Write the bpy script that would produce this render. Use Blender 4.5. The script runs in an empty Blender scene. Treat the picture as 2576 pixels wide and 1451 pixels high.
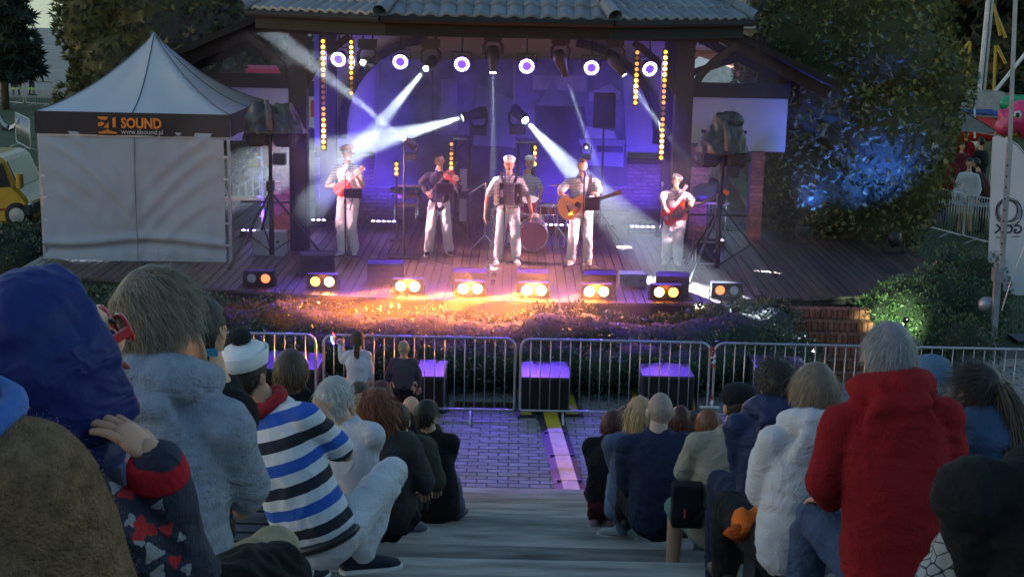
import bpy, bmesh, math, random
import numpy as np
from mathutils import Vector, Matrix, Euler, noise
R = math.radians
V = Vector
random.seed(7)
SC = bpy.context.scene
COL = SC.collection
# ------------------------------------------------------------------ camera
CAM_H, PITCH, ROLL, FPX = 5.48, 12.0, 1.2, 1420.0
cam_d = bpy.data.cameras.new('camera'); cam = bpy.data.objects.new('camera', cam_d); COL.objects.link(cam)
CAM_M = Matrix.Translation((0, 0, CAM_H)) @ Matrix.Rotation(R(90 - PITCH), 4, 'X') @ Matrix.Rotation(R(ROLL), 4, 'Z')
cam.matrix_world = CAM_M
cam_d.sensor_width = 36; cam_d.lens = 36 * FPX / 1024; cam_d.clip_start = .1; cam_d.clip_end = 6000
SC.camera = cam
# ------------------------------------------------------------------ sky and sun (dusk)
W = bpy.data.worlds.new('World'); SC.world = W; W.use_nodes = True
wn = W.node_tree.nodes; wl = W.node_tree.links
bg = wn['Background']; sky = wn.new('ShaderNodeTexSky')
sky.sky_type = 'NISHITA'; sky.sun_disc = False
sky.sun_elevation = R(5); sky.sun_rotation = R(-100); sky.altitude = 50; sky.air_density = 1.0; sky.dust_density = .3; sky.ozone_density = 2.0
wl.new(sky.outputs[0], bg.inputs[0]); bg.inputs[1].default_value = 0.13
sd = bpy.data.lights.new('sun', 'SUN'); sun = bpy.data.objects.new('sun', sd); COL.objects.link(sun)
sd.energy = .02; sd.angle = R(40); sd.color = (1, .9, .8)
sun.rotation_euler = V((math.sin(R(100)), -math.cos(R(100)), -math.tan(R(5)))).to_track_quat('-Z', 'Y').to_euler()
SC.view_settings.view_transform = 'Standard'; SC.view_settings.look = 'None'
SC.view_settings.exposure = 1.7; SC.view_settings.gamma = 1
cy = SC.cycles
cy.use_denoising = True
cy.max_bounces = 6; cy.diffuse_bounces = 3; cy.glossy_bounces = 3; cy.transmission_bounces = 5; cy.volume_bounces = 0; cy.transparent_max_bounces = 8
cy.sample_clamp_indirect = 4; cy.caustics_reflective = False; cy.caustics_refractive = False
# ------------------------------------------------------------------ helpers: photograph pixel (2576 wide) -> point
def ray(px, py):
    d = V(((px / 2.5156 - 512) / FPX, -(py / 2.5156 - 288.2) / FPX, -1))
    return (CAM_M.to_3x3() @ d)
CP = V((0, 0, CAM_H))
def at_z(px, py, z=0.0):
    d = ray(px, py); return CP + d * ((z - CAM_H) / d.z)
def at_y(px, py, y):
    d = ray(px, py); return CP + d * (y / d.y)
def yz_h(px, py, y): return at_y(px, py, y).z
STAGE_Z = .95
# ------------------------------------------------------------------ materials
MATS = {}
def mat(name, col, rough=.7, metal=0, var=.15, vscale=6, bump=0, bscale=40, spec=.4, emit=None, estr=0, alpha=None, stretch=None, col2=None, coat=0, attr=None, trans=0, wrinkle=0):
    if name in MATS: return MATS[name]
    m = bpy.data.materials.new(name); m.use_nodes = True
    n, l = m.node_tree.nodes, m.node_tree.links
    b = n['Principled BSDF']
    b.inputs['Roughness'].default_value = rough; b.inputs['Metallic'].default_value = metal
    b.inputs['Specular IOR Level'].default_value = spec
    b.inputs['Coat Weight'].default_value = coat
    if trans: b.inputs['Transmission Weight'].default_value = trans
    tc = n.new('ShaderNodeTexCoord'); mp = n.new('ShaderNodeMapping'); l.new(tc.outputs['Object'], mp.inputs[0])
    if stretch: mp.inputs['Scale'].default_value = stretch
    oi = n.new('ShaderNodeObjectInfo')
    nz = n.new('ShaderNodeTexNoise'); nz.noise_dimensions = '4D'; nz.inputs['Scale'].default_value = vscale; nz.inputs['Detail'].default_value = 6; l.new(mp.outputs[0], nz.inputs['Vector'])
    mw = n.new('ShaderNodeMath'); mw.operation = 'MULTIPLY'; mw.inputs[1].default_value = 20; l.new(oi.outputs['Random'], mw.inputs[0]); l.new(mw.outputs[0], nz.inputs['W'])
    cr = n.new('ShaderNodeValToRGB'); e = cr.color_ramp.elements
    c = V(col[:3]); c2 = V(col2[:3]) if col2 else c * (1 - var * 1.6)
    e[0].position = .3; e[0].color = (*c2, 1); e[1].position = .7; e[1].color = (*(c * (1 + var)), 1)
    l.new(nz.outputs[0], cr.inputs[0])
    hv = n.new('ShaderNodeHueSaturation'); l.new(cr.outputs[0], hv.inputs['Color'])
    mr = n.new('ShaderNodeMapRange'); mr.inputs[3].default_value = 1 - var; mr.inputs[4].default_value = 1 + var; l.new(oi.outputs['Random'], mr.inputs[0]); l.new(mr.outputs[0], hv.inputs['Value'])
    out = hv.outputs[0]
    if attr:
        at = n.new('ShaderNodeAttribute'); at.attribute_name = attr
        mx = n.new('ShaderNodeMix'); mx.data_type = 'RGBA'; mx.blend_type = 'MULTIPLY'; mx.inputs[0].default_value = 1
        l.new(out, mx.inputs[6]); l.new(at.outputs['Color'], mx.inputs[7]); out = mx.outputs[2]
    l.new(out, b.inputs['Base Color'])
    if bump:
        nb = n.new('ShaderNodeTexNoise'); nb.inputs['Scale'].default_value = bscale; nb.inputs['Detail'].default_value = 4; l.new(mp.outputs[0], nb.inputs['Vector'])
        bp = n.new('ShaderNodeBump'); bp.inputs['Strength'].default_value = bump; bp.inputs['Distance'].default_value = .02
        l.new(nb.outputs[0], bp.inputs['Height']); l.new(bp.outputs[0], b.inputs['Normal'])
        if wrinkle:
            wn_ = n.new('ShaderNodeTexNoise'); wn_.inputs['Scale'].default_value = 4.6; wn_.inputs['Detail'].default_value = 2.5; wn_.inputs['Distortion'].default_value = 1.4; wm_ = n.new('ShaderNodeMapping'); wm_.inputs['Scale'].default_value = (1, 1, 1.8); l.new(tc.outputs['Object'], wm_.inputs[0]); l.new(wm_.outputs[0], wn_.inputs['Vector'])
            s1 = n.new('ShaderNodeMath'); s1.operation = 'SUBTRACT'; s1.inputs[1].default_value = .5; l.new(wn_.outputs[0], s1.inputs[0]); s2 = n.new('ShaderNodeMath'); s2.operation = 'ABSOLUTE'; l.new(s1.outputs[0], s2.inputs[0])
            b2 = n.new('ShaderNodeBump'); b2.invert = True; b2.inputs['Strength'].default_value = wrinkle; b2.inputs['Distance'].default_value = .06; l.new(s2.outputs[0], b2.inputs['Height']); l.new(b2.outputs[0], bp.inputs['Normal'])
    if emit:
        b.inputs['Emission Color'].default_value = (*emit, 1); b.inputs['Emission Strength'].default_value = estr
    if alpha is not None: b.inputs['Alpha'].default_value = alpha
    MATS[name] = m; return m
def emis(name, col, s):
    if name in MATS: return MATS[name]
    m = bpy.data.materials.new(name); m.use_nodes = True; n, l = m.node_tree.nodes, m.node_tree.links
    b = n['Principled BSDF']; b.inputs['Base Color'].default_value = (.1, .1, .1, 1); b.inputs['Roughness'].default_value = .3
    b.inputs['Emission Color'].default_value = (*col, 1); b.inputs['Emission Strength'].default_value = s
    MATS[name] = m; return m
def stripe_mat(name, c1, c2, period, duty=.5, c3=None, rough=.85):
    """stripes along the vertex attribute 'spine' (metres along the back)"""
    if name in MATS: return MATS[name]
    m = mat(name, c1, rough, bump=.25, bscale=60); n, l = m.node_tree.nodes, m.node_tree.links
    at = n.new('ShaderNodeAttribute'); at.attribute_name = 'spine'
    d = n.new('ShaderNodeMath'); d.operation = 'DIVIDE'; d.inputs[1].default_value = period; l.new(at.outputs['Fac'], d.inputs[0])
    f = n.new('ShaderNodeMath'); f.operation = 'FRACT'; l.new(d.outputs[0], f.inputs[0])
    r = n.new('ShaderNodeValToRGB'); r.color_ramp.interpolation = 'CONSTANT'; e = r.color_ramp.elements
    if c3:
        cols = [(0, c1), (.25, c2), (.5, c1), (.75, c3)]
    else: cols = [(0, c1), (1 - duty, c2)]
    e[0].position = cols[0][0]; e[0].color = (*cols[0][1], 1); e[1].position = cols[1][0]; e[1].color = (*cols[1][1], 1)
    for p, c in cols[2:]:
        q = e.new(p); q.color = (*c, 1)
    l.new(f.outputs[0], r.inputs[0]); l.new(r.outputs[0], n['Principled BSDF'].inputs['Base Color'])
    return m
# ------------------------------------------------------------------ mesh building
def frame(d, up=V((0, 0, 1))):
    d = d.normalized()
    if abs(d.dot(up)) > .98: up = V((0, 1, 0))
    x = d.cross(up).normalized(); return x, x.cross(d).normalized()
class MB:
    def __init__(s): s.v = []; s.f = []; s.m = []; s.mi = 0
    def add(s, vs, fs):
        o = len(s.v); s.v += [tuple(p) for p in vs]; s.f += [tuple(i + o for i in f) for f in fs]; s.m += [s.mi] * len(fs); return s
    def box(s, c, sz, rot=None, taper=(1, 1)):
        c = V(c); hx, hy, hz = sz[0] / 2, sz[1] / 2, sz[2] / 2
        P = []
        for z in (-1, 1):
            kx, ky = (1, 1) if z < 0 else taper
            P += [V((-hx * kx, -hy * ky, z * hz)), V((hx * kx, -hy * ky, z * hz)), V((hx * kx, hy * ky, z * hz)), V((-hx * kx, hy * ky, z * hz))]
        if rot is not None: P = [rot @ p for p in P]
        return s.add([p + c for p in P], [(3, 2, 1, 0), (4, 5, 6, 7), (0, 1, 5, 4), (1, 2, 6, 5), (2, 3, 7, 6), (3, 0, 4, 7)])
    def bar(s, a, b, w, h, up=V((0, 0, 1))):
        a, b = V(a), V(b); x, u = frame(b - a, up); x = x * (w / 2); u = u * (h / 2)
        P = [a - x - u, a + x - u, a + x + u, a - x + u, b - x - u, b + x - u, b + x + u, b - x + u]
        return s.add(P, [(3, 2, 1, 0), (4, 5, 6, 7), (0, 1, 5, 4), (1, 2, 6, 5), (2, 3, 7, 6), (3, 0, 4, 7)])
    def tube(s, pts, r, n=8, cap=True, closed=False):
        pts = [V(p) for p in pts]; N = len(pts); rr = r if isinstance(r, (list, tuple)) else [r] * N
        vs = []; up = V((0, 0, 1)); px = None
        for i, p in enumerate(pts):
            d = (pts[(i + 1) % N] - pts[i - 1]) if (closed or 0 < i < N - 1) else (pts[1] - pts[0] if i == 0 else pts[-1] - pts[-2])
            if d.length < 1e-9: d = V((0, 0, 1))
            d.normalize()
            if px is None: x, u = frame(d)
            else:
                x = px - d * px.dot(d)
                x = x.normalized() if x.length > 1e-6 else frame(d)[0]
                u = x.cross(d).normalized()
            px = x
            for k in range(n):
                a = 2 * math.pi * k / n; vs.append(p + (x * math.cos(a) + u * math.sin(a)) * rr[i])
        fs = []
        for i in range(N if closed else N - 1):
            j = (i + 1) % N
            for k in range(n):
                fs.append((i * n + k, i * n + (k + 1) % n, j * n + (k + 1) % n, j * n + k))
        if cap and not closed:
            fs.append(tuple(range(n - 1, -1, -1))); fs.append(tuple(range((N - 1) * n, N * n)))
        return s.add(vs, fs)
    def ring(s, c, ax, ay, R0, r, n=24, k=6):
        c, ax, ay = V(c), V(ax), V(ay)
        return s.tube([c + ax * (R0 * math.cos(2 * math.pi * i / n)) + ay * (R0 * math.sin(2 * math.pi * i / n)) for i in range(n)], r, k, closed=True)
    def ell(s, c, r, rot=None, n=14, k=9):
        c = V(c); vs = []; fs = []
        for i in range(k + 1):
            t = math.pi * i / k
            for j in range(n):
                a = 2 * math.pi * j / n
                p = V((r[0] * math.sin(t) * math.cos(a), r[1] * math.sin(t) * math.sin(a), r[2] * math.cos(t)))
                vs.append((rot @ p if rot is not None else p) + c)
        for i in range(k):
            for j in range(n):
                fs.append((i * n + j, (i + 1) * n + j, (i + 1) * n + (j + 1) % n, i * n + (j + 1) % n))
        return s.add(vs, fs)
    def cap(s, a, ra, b, rb, n=12):
        """tapered capsule"""
        a, b = V(a), V(b); d = b - a
        if d.length < 1e-5: return s.ell(a, (ra,) * 3)
        d.normalize(); pts = []; rr = []
        for t in (-.98, -.85, -.55, 0): pts.append(a + d * (ra * t)); rr.append(ra * math.sqrt(max(0.02, 1 - t * t)))
        for t in (0, .55, .85, .98): pts.append(b + d * (rb * t)); rr.append(rb * math.sqrt(max(0.02, 1 - t * t)))
        return s.tube(pts, rr, n)
    def chain(s, pts, rs, n=12):
        for i in range(len(pts) - 1): s.cap(pts[i], rs[i], pts[i + 1], rs[i + 1], n)
        return s
    def loft(s, rings, n=20, cap=True, sq=2.0):
        """rings: (center, half-axis vector a, half-axis vector b)"""
        vs = []; fs = []
        for c, a, b in rings:
            c, a, b = V(c), V(a), V(b)
            for k in range(n):
                t = 2 * math.pi * k / n; ct, st = math.cos(t), math.sin(t)
                e = 2 / sq
                vs.append(c + a * (math.copysign(abs(ct) ** e, ct)) + b * (math.copysign(abs(st) ** e, st)))
        for i in range(len(rings) - 1):
            for k in range(n): fs.append((i * n + k, i * n + (k + 1) % n, (i + 1) * n + (k + 1) % n, (i + 1) * n + k))
        if cap: fs.append(tuple(range(n - 1, -1, -1))); fs.append(tuple(range((len(rings) - 1) * n, len(rings) * n)))
        return s.add(vs, fs)
    def lathe(s, prof, c=(0, 0, 0), rot=None, n=20):
        c = V(c); vs = []; fs = []
        for r, z in prof:
            for k in range(n):
                a = 2 * math.pi * k / n; p = V((r * math.cos(a), r * math.sin(a), z)); vs.append((rot @ p if rot is not None else p) + c)
        for i in range(len(prof) - 1):
            for k in range(n): fs.append((i * n + k, i * n + (k + 1) % n, (i + 1) * n + (k + 1) % n, (i + 1) * n + k))
        return s.add(vs, fs)
    def disc(s, c, nrm, r, n=16):
        x, u = frame(V(nrm)); c = V(c)
        return s.add([c + (x * math.cos(2 * math.pi * k / n) + u * math.sin(2 * math.pi * k / n)) * r for k in range(n)], [tuple(range(n))])
    def prism(s, pts, h, M=None, axis=2):
        """2-D outline (x,y) extruded by h along z, transformed by M"""
        n = len(pts); P = [V((p[0], p[1], 0)) for p in pts] + [V((p[0], p[1], h)) for p in pts]
        if M is not None: P = [M @ p for p in P]
        return s.add(P, [tuple(range(n - 1, -1, -1)), tuple(range(n, 2 * n))] + [(i, (i + 1) % n, (i + 1) % n + n, i + n) for i in range(n)])
    def mesh(s, name, mats=(), smooth=False):
        me = bpy.data.meshes.new(name); me.from_pydata(s.v, [], s.f)
        for m in (mats if isinstance(mats, (list, tuple)) else [mats]): me.materials.append(m)
        if s.m and max(s.m) > 0: me.polygons.foreach_set('material_index', s.m)
        if smooth: me.polygons.foreach_set('use_smooth', [True] * len(s.f))
        me.update(); return me
    def build(s, name, mats, parent=None, smooth=False, loc=None, rz=0):
        return place(name, s.mesh(name, mats, smooth), parent, loc, rz)
def place(name, me, parent=None, loc=None, rz=0):
    o = bpy.data.objects.new(name, me); COL.objects.link(o)
    if parent is not None: o.parent = parent
    if loc is not None: o.location = loc
    if rz: o.rotation_euler = (0, 0, rz)
    return o
def tag(o, label=None, cat=None, group=None, kind=None):
    if label: o['label'] = label
    if cat: o['category'] = cat
    if group: o['group'] = group
    if kind: o['kind'] = kind
    return o
def thing(name, label, cat, loc=(0, 0, 0), rz=0, group=None):
    o = bpy.data.objects.new(name, None); COL.objects.link(o); o.empty_display_size = .1
    o.location = loc; o.rotation_euler = (0, 0, rz); return tag(o, label, cat, group)
def struct(o): o['kind'] = 'structure'; return o
TMP = bpy.data.scenes.new('tmp')
def blob(mb, name, mats, voxel=.02, smooth=5, fold=None, spine=None, parent=None):
    """fuse the overlapping shells of mb into one smooth skin"""
    me = mb.mesh('t', ())
    o = bpy.data.objects.new('t', me); TMP.collection.objects.link(o)
    r = o.modifiers.new('r', 'REMESH'); r.mode = 'VOXEL'; r.voxel_size = voxel
    if smooth:
        q = o.modifiers.new('s', 'SMOOTH'); q.factor = .5; q.iterations = smooth
    vl = TMP.view_layers[0]; vl.update()
    out = bpy.data.meshes.new_from_object(o.evaluated_get(vl.depsgraph)); out.name = name
    bpy.data.objects.remove(o); bpy.data.meshes.remove(me)
    out.materials.clear()
    for m in (mats if isinstance(mats, (list, tuple)) else [mats]): out.materials.append(m)
    nv = len(out.vertices)
    if fold or spine:
        co = np.empty(nv * 3, 'f'); out.vertices.foreach_get('co', co); co = co.reshape(-1, 3)
        if spine:
            a, dr = np.array(spine[0]), np.array(V(spine[1]).normalized())
            at = out.attributes.new('spine', 'FLOAT', 'POINT'); at.data.foreach_set('value', ((co - a) @ dr).astype('f'))
        if fold:
            no = np.empty(nv * 3, 'f'); out.vertices.foreach_get('normal', no); no = no.reshape(-1, 3)
            amp, sx, sz, seed = fold
            for i in range(nv):
                p = co[i]; q = V((p[0] * sx + seed, p[1] * sx, p[2] * sz + p[0] * sz * .35))
                w = noise.noise(q * .5) * 1.1
                t = noise.noise(q + V((w, w, w)))
                t2 = noise.noise(q * 2.1 + V((w * 2, 4, w))); k2 = max(0, noise.noise(q * .33 + V((2, 7, 5))) + .25)
                co[i] += no[i] * amp * ((1 - abs(t) * 2.4) * .7 + .5 * noise.noise(q * .45 + V((9, 3, 1))) + 1.1 * k2 * (.55 - abs(t2) * 2.2))
            out.vertices.foreach_set('co', co.ravel())
    out.polygons.foreach_set('use_smooth', [True] * len(out.polygons)); out.update()
    return place(name, out, parent)
def text_mesh(name, s, size, m, M, parent, extrude=.002, bold=0, align='CENTER', sx=1):
    cu = bpy.data.curves.new('t', 'FONT'); cu.body = s; cu.size = size; cu.extrude = extrude; cu.align_x = align; cu.offset = bold; cu.resolution_u = 3
    o = bpy.data.objects.new('t', cu); TMP.collection.objects.link(o); vl = TMP.view_layers[0]; vl.update()
    me = bpy.data.meshes.new_from_object(o.evaluated_get(vl.depsgraph)); bpy.data.objects.remove(o); bpy.data.curves.remove(cu)
    me.transform(M @ Matrix.Diagonal((sx, 1, 1, 1))); me.name = name; me.materials.clear(); me.materials.append(m)
    return place(name, me, parent)
def lamp(kind, loc, energy, col, parent=None, target=None, size=.05, angle=30, blend=.3, name='light'):
    d = bpy.data.lights.new(name, kind); d.energy = energy; d.color = col
    if kind == 'SPOT': d.spot_size = R(angle); d.spot_blend = blend; d.shadow_soft_size = size
    elif kind == 'POINT': d.shadow_soft_size = size
    o = bpy.data.objects.new(name, d); COL.objects.link(o)
    o.location = loc
    if target is not None: o.rotation_euler = (V(target) - V(loc)).to_track_quat('-Z', 'Y').to_euler()
    if parent is not None:
        o.parent = parent; o.matrix_parent_inverse = Matrix.Translation(-V(parent.location)) if parent.rotation_euler.z == 0 else (Matrix.Translation(parent.location) @ parent.rotation_euler.to_matrix().to_4x4()).inverted()
    return o
# ================================================================== SETTING
def wb(mb, name, mats, root, smooth=False):
    """part whose mesh was made in world coordinates, under an unrotated root"""
    return mb.build(name, mats, root, smooth, loc=-V(root.location))
def np_mesh(name, verts, quads, m, cols=None):
    me = bpy.data.meshes.new(name); nv, nf = len(verts), len(quads)
    me.vertices.add(nv); me.vertices.foreach_set('co', np.ascontiguousarray(verts, 'f').ravel())
    k = quads.shape[1]
    me.loops.add(nf * k); me.loops.foreach_set('vertex_index', np.ascontiguousarray(quads, 'i').ravel())
    me.polygons.add(nf); me.polygons.foreach_set('loop_start', np.arange(0, nf * k, k, dtype='i'))
    me.update(calc_edges=True); me.validate()
    me.materials.append(m)
    if cols is not None:
        a = me.color_attributes.new('tint', 'FLOAT_COLOR', 'POINT')
        c = np.ones((nv, 4), 'f'); c[:, :3] = cols; a.data.foreach_set('color', c.ravel())
    return me
rng = np.random.default_rng(5)
def unit(a): return a / np.maximum(np.linalg.norm(a, axis=1, keepdims=True), 1e-9)
def leaves(base, nrm, size, aspect=.42, jitter=.9, tint=.35, fan=1, spread=1.0, warm=.0, down=0.):
    """diamond leaves (4 verts) from base points along jittered normals -> verts, quads, colours"""
    n = len(base); B = np.repeat(base, fan, 0); N = np.repeat(nrm, fan, 0)
    d0 = unit(nrm + rng.normal(0, jitter, (n, 3)) * .6 + np.array([0, 0, -down]))
    D = np.repeat(d0, fan, 0)
    s0 = unit(np.cross(d0, rng.normal(0, 1, (n, 3)))); S = np.repeat(s0, fan, 0)
    if fan > 1:
        a = np.tile(np.linspace(-spread, spread, fan), n)[:, None] + rng.normal(0, .12, (n * fan, 1))
        D2 = D * np.cos(a) + S * np.sin(a); S = -D * np.sin(a) + S * np.cos(a); D = D2
    else: D = unit(D + rng.normal(0, jitter * .5, D.shape)); S = unit(np.cross(D, rng.normal(0, 1, D.shape)))
    U = np.cross(D, S); L = size * rng.uniform(.6, 1.3, (len(B), 1)); w = L * aspect * .5
    v = np.stack([B, B + D * L * .45 + S * w + U * w * .35, B + D * L, B + D * L * .45 - S * w + U * w * .35], 1).reshape(-1, 3)
    q = np.arange(len(v)).reshape(-1, 4)
    t = np.repeat(rng.uniform(1 - tint, 1 + tint, (n, 1)), fan, 0); h = np.repeat(rng.uniform(-warm, warm, (n, 1)), fan, 0)
    c = np.repeat(np.concatenate([t * (1 + h), t, t * (1 - h)], 1), 4, 0)
    return v, q, c
def on_ellipsoids(E, n, inset=.0):
    """points near the outer surface of a union of ellipsoids [(c, r)], with normals"""
    E = [(np.array(c, 'f'), np.array(r, 'f')) for c, r in E]
    w = np.array([r[0] * r[1] + r[1] * r[2] + r[0] * r[2] for c, r in E]); w /= w.sum()
    P = []; N = []
    for (c, r), k in zip(E, rng.multinomial(int(n * 1.7), w)):
        d = unit(rng.normal(0, 1, (k, 3))); s = 1 - inset * rng.random((k, 1)) ** 1.5
        P.append(c + d * r * s); N.append(unit(d / r))
    P = np.concatenate(P); N = np.concatenate(N); keep = np.ones(len(P), bool)
    for c, r in E: keep &= (((P - c) / r) ** 2).sum(1) > (1 - inset) ** 2 * .8
    i = np.nonzero(keep)[0]; rng.shuffle(i); i = i[:n]
    return P[i], N[i]
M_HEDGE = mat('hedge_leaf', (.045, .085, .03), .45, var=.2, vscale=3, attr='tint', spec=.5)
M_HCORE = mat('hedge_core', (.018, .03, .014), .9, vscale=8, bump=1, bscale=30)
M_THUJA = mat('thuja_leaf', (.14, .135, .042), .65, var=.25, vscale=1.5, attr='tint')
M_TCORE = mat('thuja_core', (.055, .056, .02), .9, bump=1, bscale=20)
M_BARK = mat('bark', (.10, .075, .055), .9, var=.3, vscale=8, bump=1, bscale=30, stretch=(1, 1, .2))
def foliage_thing(name, label, cat, E, n, size, mleaf, mcore, fan=1, base=None, group=None, core=.82, aspect=.42, stem_r=.05, trunk_top=None, jitter=.9, warm=.1, spread=1.0, down=0., tint=.35, inset=.16):
    c0 = V(E[0][0]) if base is None else V(base)
    root = thing(name, label, cat, c0, group=group)
    P, N = on_ellipsoids(E, n, inset)
    v, q, c = leaves(P, N, size, aspect, jitter, tint, fan, spread, warm, down)
    o = place('crown' if 'tree' in name else 'foliage', np_mesh('leaves', v, q, mleaf, c), root, -c0)
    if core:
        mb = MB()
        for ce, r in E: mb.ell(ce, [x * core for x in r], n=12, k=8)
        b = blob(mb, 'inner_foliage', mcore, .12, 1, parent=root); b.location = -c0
    top = V(trunk_top) if trunk_top else V(E[0][0])
    s = MB(); s.tube([c0, c0.lerp(top, .5) + V((.03, .02, 0)), top], [stem_r, stem_r * .8, stem_r * .4], 8)
    for k in range(5):
        t = .35 + .13 * k; a = k * 2.4; p = c0.lerp(top, t); s.tube([p, p + V((math.cos(a), math.sin(a), .7)) * stem_r * 6], [stem_r * .5, stem_r * .2], 6)
    wb(s, 'trunk' if 'tree' in name else 'stem', M_BARK, root, True)
    return root
# ---- ground, beach, lake
M_GRASS = mat('lawn', (.040, .062, .022), .9, var=.3, vscale=.6, bump=.6, bscale=30)
M_SAND = mat('sand', (.30, .25, .19), .95, var=.15, vscale=.4, bump=.3, bscale=4)
M_WATER = mat('lake', (.16, .17, .19), .18, var=.1, vscale=.05, bump=1.0, bscale=1.2, spec=.6, stretch=(.5, 1, 1))
def sheet(name, x0, x1, y0, y1, z, m):
    return struct(MB().add([(x0, y0, z), (x1, y0, z), (x1, y1, z), (x0, y1, z)], [(0, 1, 2, 3)]).build(name, m))
sheet('ground', -900, 900, -20, 5000, -.02, M_GRASS)
sheet('beach', -160, 20, 66, 200, -.012, M_SAND)
sheet('lake_water', -900, 900, 157, 4900, -.004, M_WATER)
# ---- plaza of concrete pavers
M_BED = mat('joint_sand', (.10, .095, .085), .95, bump=.4, bscale=60)
M_PAVER = mat('paver', (.27, .255, .235), .85, var=.16, vscale=9, bump=.35, bscale=70)
Y0 = 14.46
pl = sheet('plaza', -12, 12, Y0 + .002, 22.0, -.008, M_BED)
pw, pd = .24, .12
pm = MB()
pm.add([(-pw/2+.006,-pd/2+.006,0),(pw/2-.006,-pd/2+.006,0),(pw/2-.006,pd/2-.006,0),(-pw/2+.006,pd/2-.006,0),(-pw/2+.012,-pd/2+.012,.012),(pw/2-.012,-pd/2+.012,.012),(pw/2-.012,pd/2-.012,.012),(-pw/2+.012,pd/2-.012,.012)],
       [(4,5,6,7),(0,1,5,4),(1,2,6,5),(2,3,7,6),(3,0,4,7)])
paver_me = pm.mesh('paver', M_PAVER)
rest = MB(); near = 0
rp = random.Random(3)
rows = int((21.4 - Y0) / pd)
for j in range(rows):
    y = Y0 + .075 + j * pd
    for i in range(-34, 35):
        x = i * pw + (pw / 2 if j % 2 else 0)
        dz = rp.uniform(-.004, .003)
        if -1.62 < x < 1.25 and y < 17.3 and near < 300 and (j < 24):
            o = place('paver', paver_me, pl, (x, y, -.006 + dz), rp.uniform(-.02, .02)); near += 1
        else:
            a = rp.uniform(-.02, .02); ca, sa = math.cos(a), math.sin(a)
            rest.add([(x + vx * ca - vy * sa, y + vx * sa + vy * ca, -.006 + dz + vz) for vx, vy, vz in pm.v], pm.f)
r_ = rest.build('paving_stones', M_PAVER, pl); r_['kind'] = 'stuff'
# drain grate in the paving
gp = at_z(1230, 1022, .01)
g = thing('drain_grate', 'rusty slotted drain grate set in the paving behind the barrier', 'grate', (gp.x, gp.y, .008))
M_RUST = mat('rust_iron', (.10, .055, .035), .8, metal=.3, bump=.5)
f = MB(); f.bar((-.45, -.14, .012), (.45, -.14, .012), .03, .02); f.bar((-.45, .14, .012), (.45, .14, .012), .03, .02); f.bar((-.45, -.125, .012), (-.45, .125, .012), .03, .02); f.bar((.45, -.125, .012), (.45, .125, .012), .03, .02); f.build('frame', M_RUST, g)
f = MB(); f.box((0, 0, .0), (.86, .24, .004)); f.build('pit', mat('pit_black', (.01, .01, .01), 1), g)
gm = MB().box((0, 0, .012), (.022, .25, .016)).mesh('bar', M_RUST)
for k in range(14): place('bar', gm, g, (-.40 + k * .0615, 0, 0))
# ---- amphitheatre steps
TR, RS = .75, .225
M_CONC = mat('step_concrete', (.36, .33, .285), .9, var=.38, vscale=4.5, bump=.9, bscale=28, stretch=(.35, 1.8, 1.2))
amph = struct(MB().add([(-14, -12, -.02), (14, -12, -.02), (14, Y0 - .01, -.02), (-14, Y0 - .01, -.02)], [(0, 1, 2, 3)]).build('amphitheatre', M_CONC))
def terr(y):   # terrace height at distance y
    k = math.floor((Y0 - y) / TR); return RS * (max(k, -1) + 1)
for k in range(32):
    y1 = Y0 - k * TR; y0 = y1 - TR; z = RS * (k + 1)
    s = MB()
    xs = [-14 + 28 * i / 40 for i in range(41)]; n = len(xs)
    rr = random.Random(k); e1 = [rr.uniform(-.006, .006) for _ in xs]; e2 = [rr.uniform(-.010, .006) for _ in xs]
    vs = [(x, y1 + e1[i] - .001, z - RS - .12) for i, x in enumerate(xs)] + [(x, y1 + e1[i], z - .022) for i, x in enumerate(xs)] + [(x, y1 - .02 + e1[i], z + e2[i] * .4) for i, x in enumerate(xs)] + [(x, y0 - .05, z) for x in xs]
    s.add(vs, [(r * n + i, r * n + i + 1, (r + 1) * n + i + 1, (r + 1) * n + i) for r in range(3) for i in range(n - 1)])
    s.build('step', M_CONC, amph)
# ---- slat benches beside the aisle
M_SLAT = mat('black_slat', (.022, .022, .026), .5, var=.3, vscale=8, bump=.2, bscale=50, spec=.5)
M_STEEL = mat('dark_steel', (.05, .05, .055), .5, metal=.6)
def bench(k, xa, xb, label):
    y = Y0 - (k + 1) * TR + .20; z = RS * (k + 1)
    b = thing('slat_bench', label, 'bench', ((xa + xb) / 2, y, z), group='slatted benches of the amphitheatre'); L = xb - xa
    sm = MB(); w = .5 - .012
    sm.box((0, 0, 0), (w, .085, .045))
    me = sm.mesh('slat', M_SLAT)
    nm = max(1, round(L / .5))
    for i in range(nm):
        for q in range(4): place('slat', me, b, (-L / 2 + (i + .5) * L / nm, -.17 + q * .112, .40 - .012 * (q == 0)))
    for s in (-1, 1):
        l = MB(); l.box((s * (L / 2 - .12), 0, .185), (.05, .36, .37)); l.build('support', M_STEEL, b)
side = {}
ordn = ['lowest', 'second lowest', 'third lowest', 'fourth lowest', 'fifth lowest', 'sixth lowest', 'seventh lowest', 'eighth lowest', 'ninth lowest', 'tenth lowest', 'eleventh lowest']
for k in range(11):
    bench(k, 1.0 + .07 * max(0, k - 3) * .5, 3.5 if k < 3 else 3.2, 'black slatted bench right of the aisle, %s row' % ordn[k])
    bench(k, -3.6, -1.05, 'black slatted bench left of the aisle, %s row' % ordn[k])
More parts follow.
